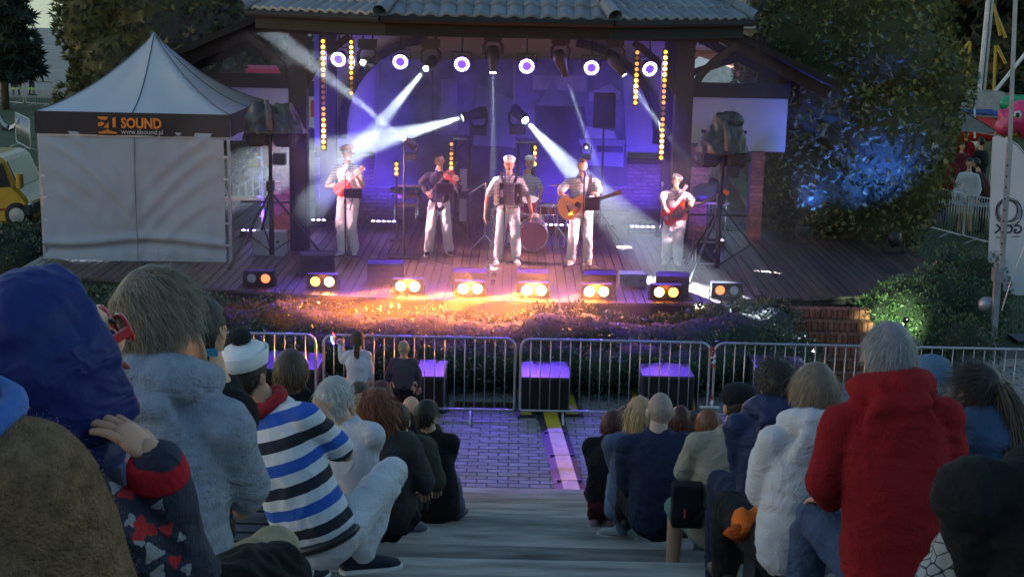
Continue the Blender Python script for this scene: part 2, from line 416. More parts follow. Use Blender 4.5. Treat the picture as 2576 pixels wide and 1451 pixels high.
# ---- stage deck of planks
M_PLANK = mat('deck_plank', (.085, .055, .045), .38, var=.35, vscale=5, bump=.4, bscale=30, stretch=(6, .5, 1), spec=.5)
M_SKIRT = mat('deck_skirt', (.03, .025, .024), .8, bump=.3)
front_px = [(60, 668), (110, 690), (300, 705), (560, 728), (800, 742), (1050, 752), (1288, 758), (1550, 762), (1800, 762), (1905, 750), (2035, 750), (2185, 743), (2250, 730), (2322, 697), (2340, 668)]
FP = [at_z(px, py, STAGE_Z) for px, py in front_px]
def lerp_tab(x, tab):
    if x <= tab[0][0]: return tab[0][1]
    for (xa, ya), (xb, yb) in zip(tab, tab[1:]):
        if x <= xb: return ya + (yb - ya) * (x - xa) / (xb - xa)
    return tab[-1][1]
ftab = [(p.x, p.y) for p in FP]
pr = at_z(2270, 603, STAGE_Z)
btab = [(-9.5, 29.6), (3.2, 29.6), (3.3, 27.0), (5.0, 27.0), (pr.x, pr.y), (FP[-1].x, FP[-1].y + .2)]
deck = struct(MB().add([(p.x, p.y + .03, -.05) for p in FP] + [(p.x, p.y + .03, STAGE_Z - .045) for p in FP], [(i, i + 1, len(FP) + i + 1, len(FP) + i) for i in range(len(FP) - 1)]).build('stage_platform', M_SKIRT))
under = MB()
x = FP[0].x; PWD = .142; cnt = 0; rk = random.Random(11)
while x < FP[-1].x - .02:
    xc = x + PWD / 2; ya, yb = lerp_tab(xc, ftab), lerp_tab(xc, btab)
    dz = rk.uniform(-.003, .003)
    if yb > ya + .1:
        pb = MB(); pb.add([(x + .005, ya, STAGE_Z - .035), (x + PWD - .005, ya, STAGE_Z - .035), (x + PWD - .005, yb, STAGE_Z - .035), (x + .005, yb, STAGE_Z - .035),
                           (x + .008, ya + rk.uniform(0, .01), STAGE_Z + dz), (x + PWD - .008, ya + rk.uniform(0, .01), STAGE_Z + dz), (x + PWD - .008, yb, STAGE_Z + dz), (x + .008, yb, STAGE_Z + dz)],
                          [(3, 2, 1, 0), (4, 5, 6, 7), (0, 1, 5, 4), (1, 2, 6, 5), (2, 3, 7, 6), (3, 0, 4, 7)])
        pb.build('plank', M_PLANK, deck)
        under.add([(x, ya + .05, STAGE_Z - .06), (x + PWD, ya + .05, STAGE_Z - .06), (x + PWD, yb, STAGE_Z - .06), (x, yb, STAGE_Z - .06)], [(0, 1, 2, 3)])
    x += PWD; cnt += 1
under.build('deck_base', M_SKIRT, deck)
ba, bb = at_z(1822, 590, STAGE_Z + .012), at_z(1908, 744, STAGE_Z + .012)
MB().bar(ba, bb, .09, .02).build('border_board', M_PLANK, deck)
# ---- brick steps up to the deck
M_BRICK = mat('red_brick', (.26, .095, .06), .8, var=.3, vscale=14, bump=.5, bscale=60)
M_MORT = mat('mortar', (.13, .09, .075), .95, bump=.3)
sL, sR = at_z(2020, 960, 0), at_z(2215, 955, 0)
bst = thing('brick_steps', 'red brick steps leading up to the right end of the wooden deck', 'steps', ((sL.x + sR.x) / 2, sL.y, 0))
NS = 6; sw = sR.x - sL.x; rise = (STAGE_Z - .1) / NS; ytop = at_z(2105, 752, STAGE_Z).y - .05; tread = (ytop - sL.y) / NS
nb = int(sw / .078); bm = MB().box((0, 0, 0), (.07, tread + .02, rise - .012)).mesh('brick', M_BRICK)
for k in range(NS):
    yk = sL.y + k * tread; zk = (k + 1) * rise
    m_ = MB().box(((sL.x + sR.x) / 2, yk + (ytop - yk) / 2 + .012, zk - rise / 2 - .006), (sw, ytop - yk, rise - .004)); wb(m_, 'mortar_bed', M_MORT, bst)
    for i in range(nb):
        place('brick', bm, bst, V((sL.x + (i + .5) * sw / nb, yk + tread / 2 - .004 * (i % 2), zk - rise / 2 + .002)) - bst.location)
# ---- the bandstand: posts, beams, walls
OC = V((-.3, 25.6, 0)); OR = 4.5
M_BEAM = mat('dark_timber', (.018, .012, .011), .7, var=.3, vscale=6, bump=.5, bscale=25, stretch=(4, 4, .6))
M_PLAST = mat('white_plaster', (.42, .41, .40), .9, var=.06, vscale=2, bump=.25, bscale=30)
M_TILE = mat('roof_tile', (.16, .175, .195), .42, var=.15, vscale=10, bump=.2, bscale=40, spec=.5)
M_DARK = mat('soffit', (.012, .010, .010), .8)
stand = thing('bandstand', 'octagonal bandstand with dark timber posts and grey tiled roof over the stage', 'bandstand', (OC.x, OC.y, STAGE_Z))
def octv(r, k): a = R(-90 + 22.5 + 45 * k); return V((OC.x + r * math.cos(a), OC.y + r * math.sin(a), 0))
EZ = 5.02; PEAK = 7.4
# posts
for sx, px in ((-1, 753), (1, 1712)):
    p = at_y(px, 400, 24.2)
    post = MB().box((p.x, 24.2, (STAGE_Z + 4.75) / 2), (.30, .30, 4.75 - STAGE_Z)); wb(post, 'post', M_BEAM, stand)
    for s in (-1, 1):
        br = MB(); q = [V((p.x + s * (.12 + .75 * t), 24.2, 3.75 + .85 * (t ** .6))) for t in (0, .2, .4, .6, .8, 1)]
        for a, b in zip(q, q[1:]): br.bar(a, b, .12, .12)
        wb(br, 'brace', M_BEAM, stand)
for sx in (-1, 1):
    p = V((OC.x + sx * 3.3, 27.4, 0)); wb(MB().box((p.x, p.y, 2.85), (.3, .3, 3.8)), 'post', M_BEAM, stand)
wb(MB().box((OC.x, 24.2, 4.80), (7.6, .26, .34)), 'front_beam', M_BEAM, stand)
# fascia, gutter, soffit, tiles per facet
fas, gut = MB(), MB()
for k in range(8):
    a, b = octv(OR, k), octv(OR, k - 1); ai, bi = octv(OR - .12, k), octv(OR - .12, k - 1)
    z0, z1 = EZ - .30, EZ - .03
    f = MB(); f.add([V((*ai.xy, z0)), V((*bi.xy, z0)), V((*bi.xy, z1)), V((*ai.xy, z1)), V((*octv(OR - .17, k).xy, z0)), V((*octv(OR - .17, k - 1).xy, z0)), V((*octv(OR - .17, k - 1).xy, z1)), V((*octv(OR - .17, k).xy, z1))],
                    [(0, 1, 2, 3), (7, 6, 5, 4), (0, 4, 5, 1)]); wb(f, 'fascia', M_DARK, stand)
    g_ = MB(); g_.tube([V((*octv(OR + .02, k).xy, EZ - .06)), V((*octv(OR + .02, k - 1).xy, EZ - .06))], .055, 10); wb(g_, 'gutter', M_DARK, stand)
so = MB(); so.add([V((*octv(OR - .13, k).xy, EZ - .22)) for k in range(8)], [tuple(range(8))]); wb(so, 'soffit', M_DARK, stand)
# corrugated tile: one wave wide, with a lipped lower end
tw, tl = .25, .33
def tile_mesh(w):
    t = MB(); cols = 8; vs = []; prof = [.022 * (math.cos(2 * math.pi * (i / cols - .5)) + 1) - .012 * math.exp(-((i / cols - .02) / .06) ** 2) for i in range(cols + 1)]
    for r, (yy, dz) in enumerate(((-.0, -.03), (0, .022), (.03, .020), (tl + .02, -.006))):
        for i in range(cols + 1): vs.append(((i / cols - .5) * w, yy, prof[i] + dz))
    n = cols + 1
    return t.add(vs, [(r * n + i, r * n + i + 1, (r + 1) * n + i + 1, (r + 1) * n + i) for r in range(3) for i in range(cols)])
TMB = tile_mesh(tw + .004); tile_me = TMB.mesh('tile', M_TILE, True)
apo = OR * math.cos(R(22.5)); slope_len = math.hypot(apo, PEAK - EZ); sang = math.atan2(PEAK - EZ, apo)
roof = wb(MB().add([V((*octv(OR, k).xy, EZ - .02)) for k in range(8)] + [V((OC.x, OC.y, PEAK - .02))], [(k, (k - 1) % 8, 8) for k in range(8)]), 'roof', M_TILE, stand)
rest = MB(); nind = 0
for k in range(8):
    a, b = octv(OR, k - 1), octv(OR, k); ex = (b - a).normalized(); mid = (a + b) / 2; inw = (V((OC.x, OC.y, 0)) - mid).normalized()
    up = inw * math.cos(sang) + V((0, 0, math.sin(sang))); nz = ex.cross(up); Wf = (b - a).length
    for r in range(int(slope_len / tl)):
        half = Wf / 2 * (1 - (r + .5) * tl / slope_len); nt = int(half / tw + .6)
        for i in range(-nt, nt + 1):
            if abs(i * tw) > half + .02: continue
            Mx = Matrix((ex, up, nz)).transposed().to_4x4(); Mx.translation = V((mid.x, mid.y, EZ)) + up * (r * tl) + ex * (i * tw) + nz * (.012 + .004 * (r % 2))
            if k in (0, 1, 7) and r < 5 and nind < 290:
                o = place('tile', tile_me, roof); o.matrix_local = Mx; nind += 1
            else: rest.add([Mx @ V(p) for p in TMB.v], TMB.f)
    # hip cap
    c0 = V((*octv(OR + .03, k).xy, EZ + .06)); c1 = V((OC.x, OC.y, PEAK + .08)); d = (c1 - c0).normalized(); L = (c1 - c0).length; q = 0
    while q * .42 < L - .3:
        h = MB(); h.tube([c0 + d * (q * .42 - .03), c0 + d * ((q + 1) * .42)], [.115, .095], 12, cap=False); wb(h, 'ridge_cap', M_TILE, stand, True); q += 1
r_ = rest.build('roof_tiles', M_TILE, roof, True); r_['kind'] = 'stuff'
for c in roof.children: c.parent = roof; c.matrix_parent_inverse = Matrix.Identity(4)
# roof object sits at -stand.location offset in local space = world coordinates, so children are in world coordinates too
# ---- back wall, plaster bays with curved braces, dark brick plinth
YB = 27.6
bw = thing('stage_back_wall', 'plastered back wall of the stage with curved timber braces above dark brick', 'wall', (OC.x, YB, STAGE_Z))
wb(MB().box((OC.x, YB + .1, 3.6), (7.2, .2, 2.9)), 'plaster_panel', M_PLAST, bw)
M_DBRICK = mat('painted_brick', (.12, .09, .12), .75, var=.25, vscale=12, bump=.4)
wb(MB().box((OC.x, YB + .09, 1.55), (7.2, .2, 1.2)), 'plinth', mat('dark_mortar', (.07, .055, .07), .9), bw)
bme = MB().box((0, 0, 0), (.24, .03, .066)).mesh('brick', M_DBRICK); rest = MB(); nbk = 0
for r in range(16):
    for i in range(-14, 15):
        x = OC.x + i * .252 + (.126 if r % 2 else 0); z = STAGE_Z + .05 + r * .0755
        if abs(x - OC.x) < 3.45:
            if (x < -1.9 or x > 1.4) and nbk < 220: place('brick', bme, bw, (x - OC.x, -.02, z - STAGE_Z)); nbk += 1
            else: rest.add([(x + a, YB - .02 + b, z + c) for a, b, c in MB().box((0, 0, 0), (.24, .03, .066)).v], MB().box((0, 0, 0), (1, 1, 1)).f)
r_ = wb(rest, 'brickwork', M_DBRICK, bw); r_['kind'] = 'stuff'
def brace_arc(c, r0, a0, a1, root, w=.16, n=10, y=YB - .05, name='curved_brace'):
    m_ = MB(); P = [V((c[0] + r0 * math.cos(R(a0 + (a1 - a0) * i / n)), y, c[1] + r0 * math.sin(R(a0 + (a1 - a0) * i / n)))) for i in range(n + 1)]
    for a, b in zip(P, P[1:]): m_.bar(a, b + (b - a) * .08, .1, w, up=V((0, 0, 1)) if abs((b - a).normalized().z) < .9 else V((1, 0, 0)))
    return wb(m_, name, M_BEAM, root)
brace_arc((OC.x - 1.3, 2.7), 1.75, 95, 185, bw); brace_arc((OC.x + 1.3, 2.7), 1.75, -5, 85, bw)
wb(MB().box((OC.x, YB - .06, 4.72), (7.2, .14, .2)), 'top_beam', M_BEAM, bw)
wb(MB().box((OC.x, YB - .05, 2.2), (7.2, .1, .1)), 'rail_beam', M_BEAM, bw)
# backdrop: printed harbour scene hung in the middle bay (flat print, seen dim)
bd = thing('printed_backdrop', 'large printed backdrop of sailing boats in a harbour behind the band', 'backdrop', (OC.x + .1, YB - .3, STAGE_Z + .6))
YD = YB - .30
def flat(name, pts, m, lay=1):
    P = [at_y(px, py, YD - .004 * lay) for px, py in pts]; n = len(P)
    return wb(MB().add(P + [p + V((0, .003, 0)) for p in P], [tuple(range(n)), tuple(range(2 * n - 1, n - 1, -1))]), name, m, bd)
M_BDK = mat('print_dark', (.06, .06, .085), .8, var=.4, vscale=2.5); M_BSK = mat('print_sky', (.15, .15, .19), .8, var=.2, vscale=1.5)
M_BWH = mat('print_white', (.23, .23, .25), .8, var=.15, vscale=3); M_BMID = mat('print_grey', (.10, .10, .135), .8, var=.3, vscale=3)
flat('sheet', [(955, 150), (1565, 150), (1580, 470), (940, 470)], M_BMID, 0)
flat('printed_quay', [(955, 330), (1575, 360), (1580, 468), (940, 468)], M_BDK)
flat('printed_sail', [(1200, 210), (1190, 365), (1290, 370), (1290, 250)], M_BSK, 2)
flat('printed_sail', [(1392, 195), (1352, 265), (1418, 268)], M_BSK, 2)
flat('printed_house', [(1345, 265), (1470, 268), (1490, 400), (1350, 390)], M_BDK, 2)
flat('printed_mast', [(1290, 160), (1297, 160), (1297, 372), (1290, 372)], M_BWH, 3)
flat('printed_mast', [(1085, 170), (1090, 170), (1093, 380), (1086, 380)], M_BDK, 3)
flat('printed_shore', [(1340, 190), (1476, 190), (1476, 230), (1340, 225)], M_BWH, 1)
flat('printed_roof', [(1480, 235), (1535, 210), (1562, 232), (1560, 250), (1482, 255)], M_BWH, 2)
flat('printed_boat_cabin', [(1475, 318), (1545, 330), (1552, 350), (1470, 348)], M_BWH, 3)
flat('printed_boat_hull', [(1455, 350), (1572, 352), (1568, 420), (1475, 415)], M_BSK, 3)
flat('printed_boat_stripe', [(1500, 366), (1568, 368), (1567, 384), (1502, 382)], M_BDK, 4)
flat('printed_tree', [(1000, 180), (1060, 170), (1110, 250), (1090, 330), (980, 330)], M_BDK, 2)
flat('printed_tower', [(1110, 200), (1150, 200), (1152, 330), (1105, 330)], M_BSK, 2)
# ---- wings either side: beam, plaster panel, brick piers, sloping rafters
M_FENCE = mat('galvanised', (.42, .43, .44), .42, metal=.75, var=.15, vscale=12)
def wing(name, label, sx, pxa, pxb, piers):
    y = 26.2
    A, B = at_y(pxa, 230, y).x, at_y(pxb, 230, y).x
    w = thing(name, label, 'wall', ((A + B) / 2, y, STAGE_Z)); cx, L = (A + B) / 2, abs(B - A)
    wb(MB().box((cx, y, 3.70), (L, .2, .26)), 'beam', M_BEAM, w)
    wb(MB().box((cx, y + .05, 3.08), (L - .02, .12, .98)), 'plaster_panel', M_PLAST, w)
    for pa, pb, zt in piers:
        a, b = at_y(pa, 400, y).x, at_y(pb, 400, y).x
        pr_ = wb(MB().box(((a + b) / 2, y - .02, (STAGE_Z + zt) / 2), (b - a, .3, zt - STAGE_Z)), 'pier', M_MORT, w)
        bmw = (b - a) / max(1, round((b - a) / .25)); bmesh_ = MB().box((0, 0, 0), (bmw - .012, .03, .062)).mesh('brick', M_BRICK)
        for r in range(int((zt - STAGE_Z) / .075)):
            for i in range(max(1, round((b - a) / .25))):
                place('brick', bmesh_, pr_, (a + (i + .5) * bmw, y - .175 - .003 * ((i + r) % 2), STAGE_Z + .04 + r * .075))
    xi, xo = (B, A) if sx < 0 else (A, B)
    ro = MB(); ro.bar((xi + .2 * -sx, y - 1.0, 5.0), (xo + sx * .5, y - 1.0, 3.75), .12, .2); wb(ro, 'rafter', M_BEAM, w)
    ro = MB(); ro.bar((xi, y, 4.7), (xo, y, 3.85), .12, .16); wb(ro, 'rafter', M_BEAM, w)
    ro = MB(); ro.bar((xi + sx * .05, y - .02, 4.0), (xi + sx * 1.35, y - .02, 4.60 - .15), .12, .12); wb(ro, 'strut', M_BEAM, w)
    m_ = MB(); P = [V((xi + sx * (1.55 + .22 * math.cos(t)), y - .05, 4.12 + .3 * math.sin(t))) for t in [math.pi * (.5 + i / 8) for i in range(9)]]
    for a, b in zip(P, P[1:]): m_.bar(a, b, .1, .09, up=V((0, 1, 0)))
    wb(m_, 'curved_brace', M_BEAM, w)
    # roof plate: thick boarded slope
    s = MB(); x1, x2 = xi + .3 * -sx, xo + sx * .6; z1, z2 = 5.12, 3.86
    s.add([(x1, y - 1.3, z1), (x2, y - 1.3, z2), (x2, y + 1.2, z2), (x1, y + 1.2, z1), (x1, y - 1.3, z1 + .12), (x2, y - 1.3, z2 + .12), (x2, y + 1.2, z2 + .12), (x1, y + 1.2, z1 + .12)],
          [(0, 1, 2, 3), (7, 6, 5, 4), (0, 4, 5, 1), (1, 5, 6, 2), (2, 6, 7, 3), (3, 7, 4, 0)]); wb(s, 'roof', M_DARK, w)
    return w
wing('side_wing', 'left wing of the bandstand with white lintel panel and brick pier beside the tent', -1, 470, 742, [(682, 740, 2.62)])
wing('side_wing', 'right wing of the bandstand with white panel and brick piers behind the right light stand', 1, 1730, 1985, [(1736, 1782, 2.72), (1888, 1920, 2.6)])
# ================================================================== BARRIERS
M_GALV = M_FENCE
def barrier(p0, p1, label, group, h=1.08, nb=18, feet=True, name='crowd_barrier'):
    p0, p1 = V(p0), V(p1); L = (p1 - p0).length; a = math.atan2(p1.y - p0.y, p1.x - p0.x)
    t = thing(name, label, 'barrier', (p0 + p1) / 2, a, group); r = .12; z0 = .13
    P = []
    for cx, cz, a0 in ((L/2 - r, h - r, 0), (-L/2 + r, h - r, 90), (-L/2 + r, z0 + r*.3, 180), (L/2 - r, z0 + r*.3, 270)):
        rr = r if cz > .5 else r * .3
        for i in range(5):
            q = R(a0 + i * 22.5); P.append(V((cx + (r - rr) * (1 if cx > 0 else -1) + rr * math.cos(q), 0, cz + rr * math.sin(q))))
    MB().tube(P, .0165, 8, closed=True).build('frame', M_GALV, t, True)
    bm = MB().tube([(0, 0, z0), (0, 0, h - .01)], .0062, 6).mesh('bar', M_GALV, True)
    for i in range(nb): place('bar', bm, t, (-L/2 + L * (i + 1) / (nb + 1), 0, 0))
    if feet:
        fm = MB().tube([(0, -.3, .02), (0, -.06, .1), (0, .06, .1), (0, .3, .02)], .016, 6).mesh('foot', M_GALV, True)
        for s in (-.27, .27): place('foot', fm, t, (L * s, 0, 0))
    return t
YBAR = 17.62
def bx_(px): p = at_y(px, 850, YBAR); return V((p.x, YBAR, 0))
bl = [(300, 794, 'crowd barrier left of the girl, above the sailor hat'), (814, 1297, 'crowd barrier with the two children standing at it'), (1311, 1788, 'crowd barrier in front of the middle black speaker box'), (1800, 2282, 'crowd barrier in front of the brick steps'), (2294, 2800, 'crowd barrier at the right edge beside the grey mast')]
for a, b, lb in bl: barrier(bx_(a), bx_(b), lb, 'crowd barriers along the plaza')
# tape knotted where two barriers meet
tp = thing('barrier_tape', 'red and white tape scrap tied between two barriers', 'tape', bx_(1794))
M_TR, M_TW = mat('tape_red', (.5, .04, .03), .6), mat('tape_white', (.7, .7, .7), .6)
for i, m_ in enumerate((M_TR, M_TW, M_TR, M_TW)): MB().box((.01 * (i % 2), -.03, 1.0 - .03 * i), (.07, .03, .028), Matrix.Rotation(.5 + i * .7, 3, 'Y')).build('knot', m_, tp)
for z, m_ in ((.84, M_TW), (.78, M_TR), (.36, M_TR), (.30, M_TW), (.24, M_TW)): MB().box((.02, -.03, z), (.03, .004, .06), Matrix.Rotation(z, 3, 'Y')).build('tail', m_, tp)
# ================================================================== SPEAKER BOXES, CABLE RAMPS
M_BLK = mat('black_paint', (.018, .018, .02), .45, var=.2, vscale=20, bump=.15, bscale=120)
M_BLKM = mat('black_matte', (.012, .012, .013), .8, var=.2)
M_GRILL = mat('speaker_grill', (.01, .01, .011), .6, metal=.3, bump=.8, bscale=300)
M_YEL = mat('yellow_rubber', (.62, .44, .03), .55, var=.15, vscale=10)
def sub(pxa, pxb, pyf, label, dep=.85, hh=.5):
    a, b = at_z(pxa, pyf, 0), at_z(pxb, pyf, 0); w = b.x - a.x
    t = thing('speaker_box', label, 'speaker', ((a.x + b.x) / 2, a.y + dep / 2, 0), group='black speaker boxes on the ground before the hedge')
    c = MB().box((0, 0, hh / 2 + .01), (w, dep, hh)).build('cabinet', mat('gloss_black', (.03, .03, .033), .5, spec=.6, bump=.08, bscale=15), t)
    bv = c.modifiers.new('b', 'BEVEL'); bv.width = .012; bv.segments = 2
    MB().box((0, -dep / 2 - .012, hh / 2 + .01), (w - .06, .02, hh - .07)).build('grille', M_GRILL, t)
    for s in (-1, 1): MB().box((s * (w / 2 + .004), 0, hh * .7), (.012, .16, .09)).build('handle', M_STEEL, t)
    return t
sub(1045, 1118, 1040, 'black speaker box with blue-lit top beside the blond toddler')
sub(1305, 1432, 1042, 'black speaker box with blue-lit top in the centre behind the barrier')
sub(1612, 1742, 1038, 'black speaker box with half-lit top, right of the centre one')
sub(640, 800, 1030, 'wide black speaker box left of the girl, behind the barrier', .95, .55)
sub(1905, 2040, 1040, 'unlit dark speaker box beside the foot of the brick steps', .95, .55)
def ramp(P0, P1, label, n, w=.22, first_yellow=True):
    P0, P1 = V(P0), V(P1); d = P1 - P0; L = d.length; a = math.atan2(d.y, d.x)
    t = thing('cable_ramp', label, 'cable ramp', P0, a, 'cable ramps on the paving')
    for k in range(n):
        x0, x1 = L * k / n + .004, L * (k + 1) / n - .004
        b = MB(); b.add([(x0, -w, .014), (x1, -w, .014), (x1, w, .014), (x0, w, .014), (x0, -w * .55, .05), (x1, -w * .55, .05), (x1, w * .55, .05), (x0, w * .55, .05)], [(4, 5, 6, 7), (0, 1, 5, 4), (1, 2, 6, 5), (2, 3, 7, 6), (3, 0, 4, 7)])
        b.build('base', mat('ramp_rubber', (.035, .035, .045), .5), t)
        l = MB().box(((x0 + x1) / 2, 0, .056), (x1 - x0 - .01, w * 1.05, .012)).build('lid', M_YEL, t)
        for s in (-1, 1): MB().box((x1 - .03, s * w * .66, .05), (.05, .05, .022)).build('hook', M_BLK, t)
ramp(at_z(1383, 1045, 0), at_z(1452, 1292, 0), 'long yellow and black cable ramp running across the plaza to the stairs', 4, .17)
ramp(at_z(1440, 1050, 0), at_z(1422, 985, 0), 'short yellow cable ramp at the right side of the centre speaker box', 1, .15)
ramp(at_z(1324, 1052, 0), at_z(1310, 985, 0), 'short yellow cable ramp at the left side of the centre speaker box', 1, .13)
ramp(at_z(1112, 1036, 0), at_z(1108, 960, 0), 'short yellow cable ramp beside the toddler speaker box', 1, .1)
ramp(at_z(1606, 1040, 0), at_z(1594, 985, 0), 'short yellow cable ramp at the left of the half-lit speaker box', 1, .1)
ramp(at_z(1738, 1040, 0), at_z(1733, 990, 0), 'short yellow cable ramp at the right of the half-lit speaker box', 1, .1)
# ================================================================== TENT
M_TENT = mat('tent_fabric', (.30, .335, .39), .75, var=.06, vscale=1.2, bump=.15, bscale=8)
M_VAL = mat('valance_fabric', (.028, .022, .024), .75)
M_ALU = mat('aluminium', (.5, .5, .52), .35, metal=.9)
M_ORG = mat('print_orange', (.62, .20, .03), .7); M_PWH = mat('print_white2', (.55, .55, .55), .7)
ta, tb = at_z(112, 652, STAGE_Z), at_z(582, 660, STAGE_Z)
ty = (ta.y + tb.y) / 2; tw_ = tb.x - ta.x; tcx = (ta.x + tb.x) / 2
tent = thing('pop_up_tent', 'grey pop-up tent with dark printed valance on the left of the deck', 'tent', (tcx, ty + 1.5, STAGE_Z))
H = tw_ / 2; EH = 2.42; PKH = 1.2
def canopy():
    m_ = MB(); N = 32; vs = []
    for j in range(N + 1):
        for i in range(N + 1):
            u, v = i / N * 2 - 1, j / N * 2 - 1; r = max(abs(u), abs(v))
            z = PKH * (.62 * (1 - r) ** 1.9 + .38 * (1 - r)) - .05 * (1 - abs(abs(u) - abs(v))) * 0
            tt = min(abs(u), abs(v)) / max(r, .001); sag = -.05 * math.sin(math.pi * r) * (1 - abs(tt * 2 - 1)) * 1
            vs.append((u * (H + .04), v * 1.54, EH + z + sag + (.03 if r < .04 else 0)))
    n = N + 1
    m_.add(vs, [(j * n + i, j * n + i + 1, (j + 1) * n + i + 1, (j + 1) * n + i) for j in range(N) for i in range(N)]); return m_
canopy().build('canopy', mat('tent_fabric_lit', (.46, .475, .50), .75, var=.05, vscale=1.2, bump=.12, bscale=8), tent, True)  # same fabric as the walls, coloured lighter for the sky light on top
seam = mat('seam', (.10, .10, .11), .8)
for u, v in ((1, 1), (-1, 1), (1, -1), (-1, -1), (0, -1), (1, 0), (-1, 0)):
    P = []
    for i in range(15):
        r = min(1, i / 14 + .0001); uu, vv = u * r, v * r
        z = PKH * (.62 * (1 - r) ** 1.9 + .38 * (1 - r)); tt = min(abs(u), abs(v)); sag = -.05 * math.sin(math.pi * r) * (1 - abs(tt * 2 - 1))
        P.append((uu * (H + .04), vv * 1.54, EH + z + sag + .006))
    MB().tube(P, .009, 5).build('seam', seam, tent)
VH = .36
for nm, a, b in (('valance', (-H - .04, -1.545), (H + .04, -1.545)), ('valance', (H + .045, -1.54), (H + .045, 1.54)), ('valance', (-H - .045, 1.54), (-H - .045, -1.54)), ('valance', (H, 1.545), (-H, 1.545))):
    a, b = V((*a, 0)), V((*b, 0)); N = 24; vs = []; nn = V((b - a).normalized().yxz); nn = V(((b - a).y, -(b - a).x, 0)).normalized()
    for r in (0, .5, 1):
        for i in range(N + 1): p = a.lerp(b, i / N) + nn * (.012 * math.sin(i * .9) * r); vs.append((p.x, p.y, EH + .005 - VH * r - .012 * math.sin(math.pi * i / N) * r))
    n = N + 1; MB().add(vs, [(r * n + i, r * n + i + 1, (r + 1) * n + i + 1, (r + 1) * n + i) for r in range(2) for i in range(N)]).build(nm, M_VAL, tent, True)
wm = MB(); NX, NZ = 70, 56; vs = []
for j in range(NZ + 1):
    for i in range(NX + 1):
        u, w = i / NX, j / NZ; x = -H + .0 + u * (tw_ - .07); z = EH - VH + .06 - w * (EH - VH + .04)
        d = .03 * noise.noise(V((x * 1.1, z * 1.1, 2))) + .045 * noise.noise(V((x * .7 + z * 1.5, z * .4, 7)))
        uu = u * 2 if u < .5 else (1 - u) * 2; sd_ = 0 if u < .5 else .07
        for kk, am in ((-.10, .022), (.08, .034), (.25, .020), (.45, .022)):
            wc = kk + sd_ + .58 * uu ** 1.5 + .05 * noise.noise(V((u * 3, kk * 9, 1))); d += am * (math.exp(-((w - wc) / .035) ** 2) - .7 * math.exp(-((w - wc - .07) / .045) ** 2)) * min(1, uu * 3) * (1.1 - uu * .7) * (w < .86)
        wb_ = .84 + .03 * math.sin(u * 6 + 1); d += .06 * math.exp(-((w - wb_) / .03) ** 2) - .05 * math.exp(-((w - wb_ - .06) / .03) ** 2)
        d += .02 * noise.noise(V((x * 5, z * 2.5, 11)))
        vs.append((x, -1.535 - d, z + .05 * math.sin(math.pi * u) * w * -.3))
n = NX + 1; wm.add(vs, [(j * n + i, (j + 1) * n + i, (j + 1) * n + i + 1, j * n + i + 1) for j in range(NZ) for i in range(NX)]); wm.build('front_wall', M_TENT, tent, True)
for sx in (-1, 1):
    if sx < 0: MB().add([(sx * (H - .04), -1.45, 0.05), (sx * (H - .04), 1.45, .05), (sx * (H - .04), 1.45, EH - .3), (sx * (H - .04), -1.45, EH - .3)], [(0, 1, 2, 3)]).build('side_wall', mat('tent_side_shade', (.02, .02, .025), .8), tent)  # side wall fabric painted near black as shade against the lamp beam
    for sy in (-1, 1):
        l = MB().box((sx * H, sy * 1.5, EH / 2 - .02), (.045, .045, EH - .04)).build('leg', M_ALU, tent)
        for k in range(6): MB().box((sx * (H - .05), sy * 1.5 - .03, .3 + k * .36), (.07, .02, .035)).build('clip', M_PWH, l)
MB().tube([(.02, -1.535, EH - VH), (.01, -1.56, 1.2), (.02, -1.56, .04)], .006, 5).build('centre_seam', seam, tent)
MB().bar((-H, -1.535, EH - VH - .012), (H + .12, -1.535, EH - VH - .012), .03, .03).build('valance_rail', M_ALU, tent)
TX = Matrix.Translation((0, -1.575, 0)) @ Matrix.Rotation(R(90), 4, 'X')
sx0 = at_y(307, 330, ty - .03).x - tcx
text_mesh('lettering', 'SOUND', .225, M_ORG, Matrix.Translation((sx0, 0, EH - .235)) @ TX, tent, bold=.008, align='LEFT', sx=.82)
text_mesh('web_address', 'www.slsound.pl', .115, M_PWH, Matrix.Translation((sx0, 0, EH - .335)) @ TX, tent, align='LEFT', sx=.92)
lx = sx0 - .37
def logo_poly(pts): return MB().prism([(p[0], p[1]) for p in pts], .004, Matrix.Translation((lx, -1.572, EH - .335)) @ Matrix.Rotation(R(90), 4, 'X'))
for pts in ([(0, .27), (.17, .27), (.14, .22), (.07, .22), (.0, .245)], [(0, .12), (.05, .115), (.11, .16), (.06, .19), (0, .17)], [(.08, .09), (.17, .09), (.17, .19), (.13, .15)], [(.235, .10), (.285, .10), (.285, .27), (.235, .25)], [(0, 0), (.30, 0), (.30, .022), (.19, .05), (.15, .075), (.11, .05), (0, .022)]):
    logo_poly(pts).build('emblem', M_ORG, tent)
